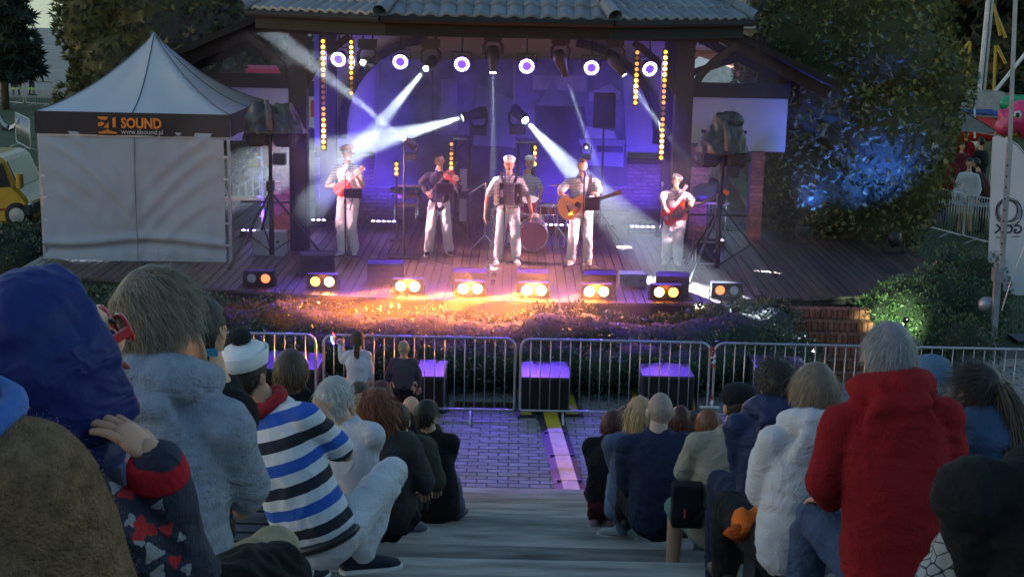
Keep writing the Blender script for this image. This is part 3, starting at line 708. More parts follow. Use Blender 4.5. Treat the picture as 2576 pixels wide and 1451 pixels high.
# ================================================================== LAMPS
VIO = (.16, .03, 1.0)
ORA = (1.0, .24, .02)
M_LENSW = emis('lens_white', (.85, .93, 1), 60); M_LENSV = emis('lens_violet', (.40, .25, 1), 26); M_LENSVC = emis('lens_violet_centre', (.1, .02, .8), .35)
M_LO = [emis('led_orange_%d' % i, c, s) for i, (c, s) in enumerate([((1, .28, .08), .06), ((1, .36, .08), .5), ((1, .42, .03), 1.1), ((1, .36, .05), 3.2), ((1, .40, .08), 5)])]
def led_strip(pxt, pyt, pxb, pyb, y, lev, label, floor=False):
    a, b = at_y(pxt, pyt, y), at_y(pxb, pyb, y); b = V((a.x * .5 + b.x * .5, y, b.z)); a = V((b.x, y, a.z))
    n = len(lev); sp = (a.z - b.z) / max(1, n - 1)
    t = thing('led_bar', label, 'light bar', (b.x, y, b.z - sp * .7), group='vertical orange LED bars')
    MB().box((0, .03, (a.z - b.z) / 2 + sp * .7), (.085, .06, a.z - b.z + sp * 1.3)).build('housing', M_BLK, t)
    if floor: MB().box((0, .04, (STAGE_Z + .02 - t.location.z) / 2), (.03, .03, t.location.z - STAGE_Z)).build('stem', M_BLK, t); MB().box((0, .04, STAGE_Z + .012 - t.location.z), (.25, .2, .02)).build('foot', M_BLK, t)
    else: MB().tube([(0, .05, a.z - b.z + sp), (0, .05, 4.66 - t.location.z)], .012, 6).build('hanger', M_STEEL, t)
    r = min(.034, sp * .34)
    for i, q in enumerate(lev):
        MB().lathe([(.002, -.006), (r * .6, -.003), (r, .004), (r * 1.05, .02)], (0, -.012, a.z - b.z - i * sp + sp * .7), Matrix.Rotation(R(-90), 3, 'X') @ Matrix.Rotation(math.pi, 3, 'X'), 10).build('led', M_LO[q], t, True)
    return t
led_strip(814, 104, 814, 370, 23.6, [2, 3, 4, 4, 3, 3, 1, 0, 0, 0, 0, 0, 1, 1, 2, 3, 4, 4, 3, 2], 'long LED bar hanging at far left above the mandolin player')
led_strip(884, 106, 884, 234, 23.7, [2, 3, 4, 4, 4, 4, 2, 1, 0, 0, 1], 'short LED bar hanging second from the left')
led_strip(1603, 132, 1598, 258, 24.35, [1, 0, 1, 1, 2, 3, 4, 3, 3, 2], 'short LED bar hanging at the right, beside the sixth ring light')
led_strip(1675, 131, 1662, 396, 23.6, [2, 3, 4, 4, 4, 2, 1, 1, 1, 1, 0, 0, 1, 1, 2, 3, 4, 4, 3, 2], 'long LED bar hanging at far right above the bass player')
led_strip(998, 412, 997, 436, 25.2, [2, 3, 3], 'small floor LED bar with three lit lamps behind the wooden chair', True)
led_strip(1136, 362, 1135, 422, 26.0, [1, 0, 1, 1, 2, 3], 'small floor LED bar right of the violinist', True)
led_strip(1345, 371, 1344, 412, 25.9, [2, 3, 3, 4], 'small floor LED bar beside the drummer', True)
# ring shaped PAR lamps
def aim(d): return V(d).to_track_quat('Z', 'Y').to_matrix()
LY = 23.95
def par(px, py, label, tilt, k=1.0, ey=LY, aimv=None):
    p = at_y(px, py, ey); rot = aim(tilt)
    t = thing('ring_lamp', label, 'stage lamp', p, group='violet ring lamps on the front beam')
    MB().lathe([(.02, -.20), (.10, -.19), (.145, -.05), (.15, 0), (.142, .0), (.138, -.012)], (0, 0, 0), rot, 20).build('housing', M_BLK, t, True)
    MB().lathe([(.003, -.010), (.07, -.010)], (0, 0, 0), rot, 18).build('centre_lens', M_LENSVC, t)
    for i in range(18):
        a = 2 * math.pi * i / 18; c = rot @ V((.101 * math.cos(a), .101 * math.sin(a), -.004))
        MB().ell(c, (.0215, .0215, .006), rot, 8, 5).build('led', M_LENSV, t)
    y_ = MB(); y_.tube([rot @ V((-.16, 0, -.08)), V((-.16, .06, .2)), V((.16, .06, .2)), rot @ V((.16, 0, -.08))], .012, 6); y_.tube([(0, .06, .2), (0, .15, 4.62 - p.z)], .014, 6); y_.build('bracket', M_STEEL, t)
    lamp('SPOT', p + rot @ V((0, 0, .03)), 460 * k, (.12, .04, 1), t, p + V((tilt.x, -1, -.80)) * 3, .1, 44, .8)
    return t
names = ['first', 'second', 'third', 'fourth', 'fifth', 'sixth']
for i, (px, py, tx) in enumerate([(851, 150, -.12), (1007, 156, 0), (1162, 162, 0), (1325, 167, .02), (1488, 171, .03), (1635, 174, .25)]):
    par(px, py, '%s violet ring lamp from the left on the front beam' % names[i], V((tx, -1, -.30)).normalized(), 1)
# violet wash lamps lighting back wall stand on the floor, built further below
def moving_head(px, py, y, to, label, hang=True, energy=300, ang=7, col=(.75, .88, 1), lens=.045, group='moving head lamps hanging from the front beam', foot_z=None, vis=1.0, sc=1.0):
    p = at_y(px, py, y); d = (V(to) - p).normalized(); rot = aim(d)
    base = p - d * .30 * sc
    t = thing('moving_head', label, 'stage lamp', base, group=group)
    MB().lathe([(.01, -.17), (.09, -.15), (.115, -.04), (.10, .08), (.075, .17), (lens + .02, .285), (lens + .018, .30), (lens + .004, .296)], (0, 0, 0), rot, 18).build('head', M_BLK, t, True)
    MB().lathe([(.002, .292), (lens, .292)], (0, 0, 0), rot, 16).build('lens', M_LENSW if vis >= 1 else emis('lens_dim', (.8, .9, 1), 9), t)
    s = 1 if hang else -1
    y_ = MB(); y_.tube([(-.15, 0, 0), (-.155, 0, .16 * s), (-.1, 0, .24 * s), (.1, 0, .24 * s), (.155, 0, .16 * s), (.15, 0, 0)], .028, 8); y_.build('yoke', M_BLK, t, True)
    MB().box((0, 0, .32 * s), (.30, .26, .14)).build('base', M_BLK, t)
    if hang:
        for q in (-.08, .08): MB().tube([(q, 0, .38), (q, .1, 4.64 - base.z)], .012, 6).build('clamp', M_STEEL, t)
    if sc != 1: t.scale = (sc, sc, sc)
    l_ = lamp('SPOT', p + d * .01, energy, col, None, V(to), .03, ang, .35); l_.parent = t; l_.matrix_parent_inverse = (Matrix.Translation(t.location) @ Matrix.Diagonal((sc, sc, sc, 1))).inverted()
    return t
# hanging
moving_head(913, 157, 23.9, at_y(700, 135, 19.5), 'leftmost hanging moving head, beam turned to the left', energy=2500, ang=5)
moving_head(1071, 173, 23.9, at_y(948, 320, 21.4), 'second hanging moving head with a beam slanting down left', energy=34000, ang=5)
moving_head(1240, 184, 23.9, at_y(1240, 330, 23.6), 'middle hanging moving head pointing straight down', energy=18000, ang=4)
moving_head(1423, 190, 23.9, at_y(1488, 380, 24.4), 'fourth hanging moving head pointing down at the guitarist', energy=24000, ang=4.5, vis=.5)
moving_head(1571, 190, 23.9, at_y(1722, 400, 23.5), 'rightmost hanging moving head with a beam slanting down right', energy=24000, ang=5.5)
# on towers upstage
def tower(px, pyt, y, label):
    p = at_y(px, pyt, y); t = thing('lamp_tower', label, 'truss tower', (p.x, y, STAGE_Z), group='black truss towers at the back of the stage'); h = p.z - STAGE_Z
    for sx in (-1, 1):
        for sy in (-1, 1): MB().tube([(sx * .13, sy * .13, 0), (sx * .13, sy * .13, h)], .022, 8).build('upright', M_BLK, t, True)
    for i in range(int(h / .3)):
        z = .1 + i * .3; s = 1 if i % 2 else -1
        for sy in (-1, 1): MB().tube([(-.13 * s, sy * .13, z), (.13 * s, sy * .13, z + .26)], .01, 6).build('lattice', M_BLK, t)
    MB().box((0, 0, h + .012), (.36, .36, .025)).build('top_plate', M_BLK, t)
    for z in (.55, 1.1): MB().box((.02, -.17, z), (.13, .03, .4)).build('side_panel', mat('grey_panel', (.30, .29, .28), .5, var=.1), t)
    return t
tower(1165, 352, 25.6, 'truss tower with lit lamp behind the violinist'); tower(1322, 360, 25.6, 'truss tower with lamp behind the drummer')
moving_head(1163, 296, 25.6, at_y(835, 385, 25.3), 'brightest moving head on the tower, wide white beam to the left', False, 36000, 16, lens=.075, group='moving heads on the towers')
moving_head(1322, 303, 25.6, at_y(1640, 640, 22.2), 'moving head on the right tower, beam over the guitarist to the right', False, 20000, 13, lens=.06, group='moving heads on the towers')
moving_head(1016, 348, 23.6, at_y(690, 85, 21.0), 'moving head at the stage back aimed up to the left roof edge', False, 24000, 5, lens=.04, group='moving heads on the towers', sc=.7)
moving_head(1475, 371, 25.8, at_y(1480, 480, 19.0), 'small moving head glowing behind the guitarist head', False, 60, 10, lens=.03, group='moving heads on the towers', vis=.5, sc=.6)
for px, py, y, lb in ((1016, 385, 23.6, 'thin stand holding the up-left moving head'), (1475, 405, 25.8, 'thin stand under the small lamp behind the guitarist')):
    p = at_y(px, py, y); t = thing('lamp_stand', lb, 'stand', (p.x, y + .1, STAGE_Z)); h = p.z - STAGE_Z
    MB().tube([(0, 0, 0.02), (0, 0, h)], .02, 8).build('pole', M_BLK, t); MB().box((0, 0, .01), (.5, .4, .02)).build('foot_plate', M_BLK, t)
# orange twin blinders along the front edge
def blinder(px, py, lv, label, yaw=0):
    p = at_z(px, py + 12, STAGE_Z + .01); p.z = STAGE_Z
    t = thing('twin_floor_lamp', label, 'stage lamp', p, R(yaw), 'twin orange floor lamps along the stage front')
    c = MB().box((0, .09, .13), (.46, .16, .22)).build('housing', M_BLK, t)
    for i, s in enumerate((-1, 1)):
        MB().lathe([(.086, -.02), (.088, .03), (.075, .03)], (s * .105, 0, .135), Matrix.Rotation(R(90), 3, 'X'), 16).build('bezel', M_BLK, t, True)
        MB().lathe([(.002, .012), (.04, .014), (.07, .006)], (s * .105, -.0, .135), Matrix.Rotation(R(90), 3, 'X'), 16).build('lens', lv[i], t, True)
    y_ = MB(); y_.tube([(-.25, .09, .13), (-.25, .09, .01), (.25, .09, .01), (.25, .09, .13)], .012, 6); y_.build('bracket', M_STEEL, t)
    return t, p
OL = [mat('lens_off', (.35, .35, .4), .15, spec=.8), emis('lens_o1', (1, .18, .05), .8), emis('lens_o2', (1, .45, .03), 4), emis('lens_o3', (1, .42, .10), 22), emis('lens_o4', (1, .48, .12), 60)]
BL = [(651, 708, (0, 1), 0, 'farthest left, mostly off'), (811, 716, (2, 3), 10, 'second from the left under the wedge monitor'), (1025, 728, (3, 4), 130, 'third from the left'), (1183, 734, (4, 3), 220, 'fourth, before the water bottle'), (1343, 738, (4, 4), 340, 'brightest in the centre'), (1500, 741, (4, 3), 150, 'sixth, before the guitarist'), (1675, 743, (3, 2), 12, 'seventh, before the bass player'), (1828, 738, (1, 0), 0, 'farthest right, mostly off')]
for px, py, lv, en, lb in BL:
    t, p = blinder(px, py, (OL[lv[0]], OL[lv[1]]), 'twin floor lamp at the stage front, ' + lb, 0)
    if en:
        lamp('SPOT', p + V((0, -.06, .14)), en * 1.1, ORA, t, p + V((-2.2, -4.2, -.75)), .08, 60, .9)
        if en > 100: lamp('SPOT', p + V((.1, -.06, .14)), en * 60, (1, .24, .02), t, p + V((-3.6, -2.6, -.02)), .03, 7, .6)
        lamp('POINT', p + V((0, -.10, .2)), en * .12, ORA, t, size=.05)
# ================================================================== LIGHT STANDS WITH RAIN COVERS
M_COVER = mat('rain_cover', (.020, .022, .025), .38, var=.3, vscale=5, bump=.7, bscale=7, spec=.5)
def light_stand(pxb, pyb, pyt, label, cov_label, to, sd):
    b = at_z(pxb, pyb, STAGE_Z); b.z = STAGE_Z; top = at_y(pxb, pyt, b.y).z - STAGE_Z
    t = thing('tripod_light_stand', label, 'light stand', b, group='tall black light stands at the stage sides')
    MB().tube([(0, 0, .10), (0, 0, 1.25)], .045, 10).build('lower_mast', M_BLK, t, True); MB().tube([(0, 0, 1.25), (0, 0, top)], .033, 10).build('upper_mast', M_BLK, t, True)
    MB().box((0, -.02, 1.25), (.12, .14, .16)).build('collar', M_BLK, t)
    for k in range(3):
        a = R(90 + 120 * k + 25); e = V((.95 * math.cos(a), .95 * math.sin(a), .015))
        l = MB().bar((0, 0, 1.15), e, .04, .03).build('leg', M_BLK, t); MB().bar(e * .55 + V((0, 0, .50)), (0, 0, .14), .02, .02).build('strut', M_BLK, l)
        MB().box(e, (.06, .06, .03)).build('rubber_foot', M_BLK, l)
    MB().bar((-.5, 0, .98), (.45, 0, .98), .05, .03).build('cross_arm', M_BLK, t)
    MB().box((.16, -.05, 1.7), (.2, .16, .18)).build('winch', M_BLK, t)
    MB().bar((-.36, 0, top - .12), (.36, 0, top - .12), .05, .05).build('top_bar', M_BLK, t)
    lamps = []
    for i, x in enumerate((-.32, -.11, .11, .32)):
        p = V((x, .16, top - .58)); d = (V(to) - b - p).normalized(); ro = aim(d)
        l = MB().lathe([(.01, -.16), (.08, -.15), (.10, 0), (.10, .1), (.09, .1), (.088, .02)], p, ro, 14).build('par_can', M_BLK, t, True)
        MB().lathe([(.002, .05), (.086, .05)], p, ro, 14).build('lens', emis('lens_pink', (1, .55, .62), 3), l)
        lamp('SPOT', b + p + d * .12, 430, (1, .50, .58), t, V(to) + V((x * 4, 0, 0)), .08, 46, .6)
    # rain cover: lumpy bag pulled over the lamps and tied at the top
    c = thing('rain_cover', cov_label, 'cover', b + V((0, 0, top - .45)), group='black rain covers on the lamps'); m_ = MB()
    if sd == 1:
        m_.loft([((-.22 + .10 * t, 0, .50 - .50 * t), (.10 + .20 * t, 0, 0), (0, .09 + .14 * t, 0)) for t in (0, .15, .4, .7, 1)], 20); m_.loft([((.22 + .02 * t, 0, .46 - .46 * t), (.12 + .24 * t, 0, 0), (0, .09 + .15 * t, 0)) for t in (0, .15, .4, .7, 1)], 20); m_.ell((0, 0, .2), (.4, .2, .2))
    else:
        m_.loft([((.02 - .03 * t, 0, .62 - .62 * t), (.16 + .26 * t ** .8, 0, 0), (0, .10 + .16 * t, 0)) for t in (0, .08, .25, .5, .75, 1)], 24); m_.ell((.1, 0, .5), (.2, .15, .14))
    o = blob(m_, 'hood', M_COVER, .016, 3, (.03, 4, 2.2, sd * 3), None, c)
    for x in (-.22, .22): MB().box((x, 0, -.1), (.30, .30, .26)).build('lamp_housing', M_BLKM, c).modifiers.new('b', 'BEVEL').width = .05
    MB().ell((.02, -.05, .60 if sd != 1 else .38), (.07, .06, .07), n=8, k=6).build('knot', M_COVER, c, True)
    MB().tube([(-.02, -.14, .52), (.02, -.22, .3), (.04, -.27, .05)], [.035, .05, .06], 8).build('strap', mat('cover_strap', (.07, .072, .075), .5), c, True)
    return t
light_stand(684, 655, 262, 'left tripod light stand beside the tent', 'black rain cover over the lamps beside the tent', (-.8, 23.4, 1.7), 1)
light_stand(1803, 690, 312, 'right tripod light stand beside the bass player', 'black rain cover over the lamps before the big thuja', (.8, 23.4, 1.7), 5)

# violet wash lamps on the floor at the foot of the back wall
for i, px in enumerate((800, 975, 1395, 1600, 1790, 640)):
    p = at_z(px, 555, STAGE_Z); p = V((p.x, 26.6, STAGE_Z)) if i < 4 else V((at_y(px, 560, 25.3).x, 25.3, STAGE_Z)); d = V((0, .55, 1)).normalized()  # wing pair added out of sight to tint the white panels violet
    t = thing('wall_wash_lamp', 'violet floor wash lamp ' + ['at the foot of the back wall, first from the left', 'at the foot of the back wall, second from the left', 'at the foot of the back wall, third from the left', 'at the foot of the back wall, fourth from the left', 'added under the white panel of the right wing', 'added under the white panel of the left wing'][i], 'stage lamp', p, group='violet wash lamps at the back wall')
    MB().box((0, 0, .07), (.5, .12, .1)).build('housing', M_BLK, t)
    for k in range(5): MB().ell((-.2 + k * .1, 0, .125), (.03, .03, .008), n=10, k=5).build('led', M_LENSV, t)
    MB().bar((-.27, 0, .02), (.27, 0, .02), .16, .03).build('foot', M_BLK, t)
    lamp('SPOT', p + V((0, 0, .16)), 115 if i < 4 else 40, (.09, .03, 1), t, p + V((0, .9, 1.9)), .12, 125, .6)
# ================================================================== PLANTING
rv = random.Random(21)
def hedge(name, label, pts, n, size=.075, **k):
    E = [((x, y, z), (r * rv.uniform(.85, 1.15), r2, h)) for x, y, z, r, r2, h in pts]
    return foliage_thing(name, label, 'hedge', E, n, size, M_HEDGE, M_HCORE, base=(pts[0][0], pts[0][1], 0), stem_r=.03, warm=.12, **k)
P = []
x = -7.2
while x < 4.3:
    yf = lerp_tab(x, ftab)
    P.append((x, yf - .75 + rv.uniform(-.1, .1), .46 + rv.uniform(-.06, .08), .62, .72, .55 + rv.uniform(-.05, .06)))
    P.append((x + .2, yf - 1.45 + rv.uniform(-.12, .1), .33 + rv.uniform(-.06, .06), .55, .55, .42 + rv.uniform(-.06, .05)))
    x += .55
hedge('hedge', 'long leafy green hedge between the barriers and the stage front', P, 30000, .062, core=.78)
c = at_z(2175, 790, .3); P = []
for px, py, z, r in ((2225, 800, .5, .5), (2290, 770, .6, .6), (2370, 740, .65, .6), (2440, 760, .55, .65), (2350, 820, .45, .6), (2260, 850, .35, .5), (2440, 850, .4, .6), (2480, 700, .7, .6), (2410, 680, .6, .5)):
    q = at_z(px, py, z * 1.5); P.append((q.x, q.y + .35, z, r, r, z * 1.15))
hedge('shrub', 'dense green shrubs right of the brick steps, partly lit', P, 13000, .062)
P = []
for px, py, z, r in ((20, 610, .5, .8), (70, 600, .45, .6), (40, 650, .5, .8), (-60, 620, .6, .9), (110, 690, .35, .5), (250, 730, .4, .5), (350, 735, .4, .5), (450, 738, .4, .5)):
    q = at_z(px, py, z * 1.5); P.append((q.x, q.y + .2, z, r, r * .8, z * 1.2))
hedge('shrub', 'low dark shrubs at the left corner of the deck below the van', P, 8000, .065)
# guessed, unseen lamps added in the planting to light the leaves green-white
for px, py, lb, en in ((1752, 800, 'small lamp added in the hedge left of the brick steps to light the leaves', 130), (2262, 838, 'small lamp added in the shrubs right of the brick steps to light the leaves', 70)):
    p = at_z(px, py + 22, .55); t = thing('added_leaf_lamp', lb, 'added lamp', (p.x, p.y - .25, .0))
    MB().tube([(0, 0, 0), (0, 0, .9)], .015, 6).build('stake', M_BLK, t); MB().lathe([(.005, -.06), (.04, -.05), (.045, .03), (.04, .03)], (0, 0, .94), aim((0.05, .8, -.3)), 12).build('shade', M_BLK, t); MB().disc(V((0, 0, .94)) + aim((.05, .8, -.3)) @ V((0, 0, .02)), (.05, .8, -.3), .036, 12).build('lens', emis('leaf_lamp_lens', (.85, 1, .8), 6), t)
    lamp('SPOT', V((p.x, p.y - .17, .92)), en, (.75, 1, .55), t, V((p.x + .05, p.y + .45, .75)), .03, 75, .8)
def thuja(name, label, base, h, rad, n, size=.13, group='thuja trees beside the stage', low=.25):
    b = V(base); E = []; k = 11
    for i in range(k):
        t = (i + .5) / k; z = low + (h - low) * t
        r = rad * (math.sin(min(1, t * 2.2 + .35) * math.pi / 2)) * (1 - t) ** .42 * 1.25
        for q in range(4):
            a = q * 1.57 + i * .9 + rv.uniform(-.4, .4); rr = r * rv.uniform(.35, .5)
            E.append(((b.x + rr * math.cos(a), b.y + rr * math.sin(a), b.z + z + rv.uniform(-.15, .15)), (r * .64, r * .64, (h - low) / k * 1.35)))
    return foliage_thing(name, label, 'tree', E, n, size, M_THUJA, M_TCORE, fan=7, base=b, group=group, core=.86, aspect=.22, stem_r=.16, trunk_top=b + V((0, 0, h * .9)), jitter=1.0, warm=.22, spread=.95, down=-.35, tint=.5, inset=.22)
q = at_z(2120, 640, 0); TB = V((at_y(2125, 400, 27.8).x, 27.8, 0))
thuja('thuja_tree', 'huge thuja tree right of the stage, lit blue near its foot', TB, 10.0, 2.0, 42000, .085, low=.75)
TL = V((at_y(395, 200, 31.5).x, 31.5, 0))
thuja('thuja_tree', 'broad thuja tree behind the grey tent', TL, 10.5, 1.95, 26000, .13)
# blue uplights on the deck
def uplight(px, py, to, label, en):
    p = at_z(px, py, STAGE_Z); p.z = STAGE_Z; d = (V(to) - p).normalized(); ro = aim(d)
    t = thing('floor_wash_lamp', label, 'stage lamp', p, group='floor wash lamps lighting the thuja')
    MB().lathe([(.01, -.14), (.11, -.13), (.13, .06), (.12, .08), (.115, .05)], (0, 0, .26), ro, 16).build('head', M_BLK, t, True); MB().lathe([(.002, .05), (.11, .05)], (0, 0, .26), ro, 14).build('lens', emis('lens_blue', (.1, .25, 1), 2), t)
    MB().tube([(-.16, 0, .26), (-.17, .0, .05), (-.17, -.1, .012), (.17, -.1, .012), (.17, 0, .05), (.16, 0, .26)], .016, 6).build('stand', M_BLK, t)
    for s in (-1, 1): MB().bar((s * .17, -.15, .015), (s * .17, .15, .015), .03, .03).build('foot', M_BLK, t)
    lamp('SPOT', p + V((0, 0, .26)) + d * .12, en, (.03, .12, 1), t, to, .08, 95, 1.0)
uplight(2015, 612, at_y(2070, 380, 26.0), 'small black floor lamp at the foot of the thuja', 110)
uplight(2248, 635, at_y(2190, 370, 26.0), 'black floor lamp at the right end of the deck', 250)
# dark pine at far left, trees beyond
def pine(name, label, base, h, rad, n, gaps=9, leaf=.5, group=None, m=None):
    b = V(base); E = []
    for i in range(gaps):
        t = i / gaps; z = h * (.18 + .82 * t); r = rad * (1 - t) ** .8 + .2
        for q in range(5):
            a = q * 1.256 + i * 1.9 + rv.uniform(-.3, .3); rr = r * rv.uniform(.4, .75)
            E.append(((b.x + rr * math.cos(a), b.y + rr * math.sin(a), b.z + z - rr * .12 + rv.uniform(-.2, .2)), (r * .42, r * .42, h / gaps * .30)))
    return foliage_thing(name, label, 'tree', E, n, leaf, m or mat('pine_leaf', (.022, .032, .018), .8, attr='tint'), M_TCORE, fan=5, base=b, core=.5, aspect=.25, stem_r=.18, trunk_top=b + V((0, 0, h)), spread=1.1, down=.1, group=group)
q = at_z(62, 262, 0)
pine('pine_tree', 'dark layered conifer on the lawn at the far left', (q.x, 60, 0), 9.6, 1.35, 2600, 11, .42)
def broad(name, label, base, h, rad, n, leaf, m, group=None):
    b = V(base); E = []
    for i in range(16):
        a, u = rv.uniform(0, 6.28), rv.random(); rr = rad * rv.uniform(.2, .75)
        E.append(((b.x + rr * math.cos(a), b.y + rr * math.sin(a), b.z + h * (.10 + .8 * u)), (rad * rv.uniform(.3, .5), rad * rv.uniform(.3, .5), h * rv.uniform(.10, .17))))
    return foliage_thing(name, label, 'tree', E, n, leaf, m, M_TCORE, fan=3, base=b, core=.8, aspect=.5, stem_r=.25, trunk_top=b + V((0, 0, h * .85)), group=group)
M_DT = mat('dark_tree_leaf', (.020, .030, .016), .8, attr='tint')
for px, y, h, r, lb in ((2420, 62, 15, 5, 'dark leafy tree behind the play area, next to the thuja'), (2560, 70, 17, 6, 'dark leafy tree behind the play area at the right edge'), (2300, 75, 17, 6, 'dark leafy tree behind the big thuja'), (2700, 60, 15, 5, 'dark tree beyond the right edge of the play area')):
    broad('leafy_tree', lb, (at_y(px, 300, y).x, y, 0), h, r, 5000, .5, M_DT, 'dark trees behind the play area')
for px, y, h, r, lb in ((690, 58, 7.6, 2.6, 'tree seen between the thuja and the bandstand roof'),):
    broad('leafy_tree', lb, (at_y(px, 300, y).x, y, 0), h, r, 3000, .35, mat('mid_tree_leaf', (.03, .042, .02), .8, attr='tint'))
# grass tufts on the lawn right of the deck
n = 26000; gx = rng.uniform(4.5, 13.5, n); gy = rng.uniform(22.6, 36, n)
B = np.stack([gx, gy, np.full(n, -.02)], 1)
v, qd, c = leaves(B, np.tile([[0, 0, 1.]], (n, 1)), .075, .16, .45, .4, 1, 1, .15)
o = place('grass', np_mesh('grass', v, qd, M_GRASS_B := mat('grass_blade', (.045, .075, .022), .7, attr='tint'), c)); tag(o, 'short mown grass right of the wooden deck', 'grass', kind='stuff')
n = 16000; gx = rng.uniform(-17, -7, n); gy = rng.uniform(25, 45, n)
B = np.stack([gx, gy, np.full(n, -.02)], 1); v, qd, c = leaves(B, np.tile([[0, 0, 1.]], (n, 1)), .09, .16, .45, .4, 1, 1, .15)
o = place('grass', np_mesh('grass', v, qd, M_GRASS_B, c)); tag(o, 'short mown grass left of the tent', 'grass', kind='stuff')
# ================================================================== STAGE SMOKE
sm = bpy.data.materials.new('smoke'); sm.use_nodes = True; nn, ll = sm.node_tree.nodes, sm.node_tree.links
nn.remove(nn['Principled BSDF']); pv = nn.new('ShaderNodeVolumePrincipled'); pv.inputs['Color'].default_value = (.9, .92, .95, 1); pv.inputs['Density'].default_value = .0095; pv.inputs['Anisotropy'].default_value = .25
ll.new(pv.outputs[0], nn['Material Output'].inputs['Volume'])
m_ = MB(); m_.loft([((-.3, 22.6, z), (a, 0, 0), (0, b, 0)) for z, a, b in ((.05, 4.9, 3.9), (1.0, 5.2, 4.2), (3, 5.0, 4.2), (4.3, 4.4, 3.7), (4.75, 4.0, 3.1))], 28, sq=3)
o = m_.build('stage_smoke', sm); tag(o, 'thin stage smoke catching the lamp beams', 'smoke', kind='stuff')

sm2 = sm.copy(); sm2.name = 'low_smoke'; sm2.node_tree.nodes[[n.name for n in sm2.node_tree.nodes if n.type == 'PRINCIPLED_VOLUME'][0]].inputs['Density'].default_value = .055
c = at_z(1170, 742, 1.1); o = MB().ell((c.x, c.y - .45, 1.12), (2.7, 1.15, .52), n=28, k=16).build('bloom_smoke', sm2); tag(o, 'low smoke added over the stage front to give the lamps an orange bloom', 'smoke', kind='stuff')  # extra smoke added so the floor lamps get an orange bloom
# ================================================================== PEOPLE
SKIN = mat('skin', (.50, .275, .175), .55, var=.08, vscale=12, spec=.35); SKIN2 = mat('skin_tan', (.42, .22, .13), .55, var=.08, vscale=12, spec=.35)
EYE = mat('eye_dark', (.03, .025, .02), .3); LIP = mat('lip', (.36, .14, .12), .5)
def cloth(name, c, rough=.88, bump=.3, bs=90, var=.08): return mat('cloth_' + name, c, rough, var=var, vscale=4, bump=bump, bscale=bs, spec=.2, wrinkle=.5)
def head_point(d):
    x, y, z = d
    px, py, pz = .076 * x, .097 * y, .116 * z
    if z < .1:
        t = min(1, (.1 - z)); px *= 1 - .30 * t ** 1.3; py *= (1 - .10 * t) if y > 0 else (1 - .34 * t)
    if y > 0: py *= .95 + .05 * abs(x)
    if y > .5:
        py += .022 * math.exp(-(px / .011) ** 2) * math.exp(-((pz + .022) / .020) ** 2)                # nose
        py -= .007 * math.exp(-((abs(px) - .030) / .014) ** 2) * math.exp(-((pz - .008) / .013) ** 2)     # eye sockets
        py += .005 * math.exp(-(px / .045) ** 2) * math.exp(-((pz - .030) / .012) ** 2)                  # brow
        py += .006 * math.exp(-(px / .018) ** 2) * math.exp(-((pz + .058) / .010) ** 2)                  # lips
        py += .010 * math.exp(-(px / .022) ** 2) * math.exp(-((pz + .098) / .016) ** 2)                  # chin
    return V((px, py, pz))
def sph(n, k):
    out = []
    for i in range(k + 1):
        t = math.pi * i / k
        for j in range(n):
            a = 2 * math.pi * j / n; out.append(V((math.sin(t) * math.cos(a), math.sin(t) * math.sin(a), math.cos(t))))
    return out
def head_mesh(mb, Mh, hi=True, open_mouth=0):
    n, k = (44, 34) if hi else (24, 18); mb.mi = 0
    mb.add([Mh @ head_point(d) for d in sph(n, k)], [(i * n + j, (i + 1) * n + j, (i + 1) * n + (j + 1) % n, i * n + (j + 1) % n) for i in range(k) for j in range(n)])
    R3 = Mh.to_3x3(); s = R3.to_scale().x; Rn = R3.normalized()
    for sx in (-1, 1):
        mb.ell(Mh @ V((sx * .079, -.010, -.006)), (.010 * s, .020 * s, .033 * s), Rn @ Matrix.Rotation(sx * -.35, 3, 'Z'), 10, 7)
        mb.mi = 1; mb.ell(Mh @ V((sx * .030, .082, .008)), (.0125 * s, .006 * s, .0055 * s), Rn, 8, 5)
        mb.ell(Mh @ V((sx * .031, .0895, .026)), (.017 * s, .004 * s, .0035 * s), Rn, 8, 4); mb.mi = 0
    mb.mi = 2; mb.ell(Mh @ V((0, .0905, -.058)), (.022 * s, .006 * s, (.006 + .006 * open_mouth) * s), Rn, 10, 5)
    if open_mouth: mb.mi = 1; mb.ell(Mh @ V((0, .0945, -.058)), (.014 * s, .004 * s, .008 * s), Rn, 8, 5)
    mb.mi = 0
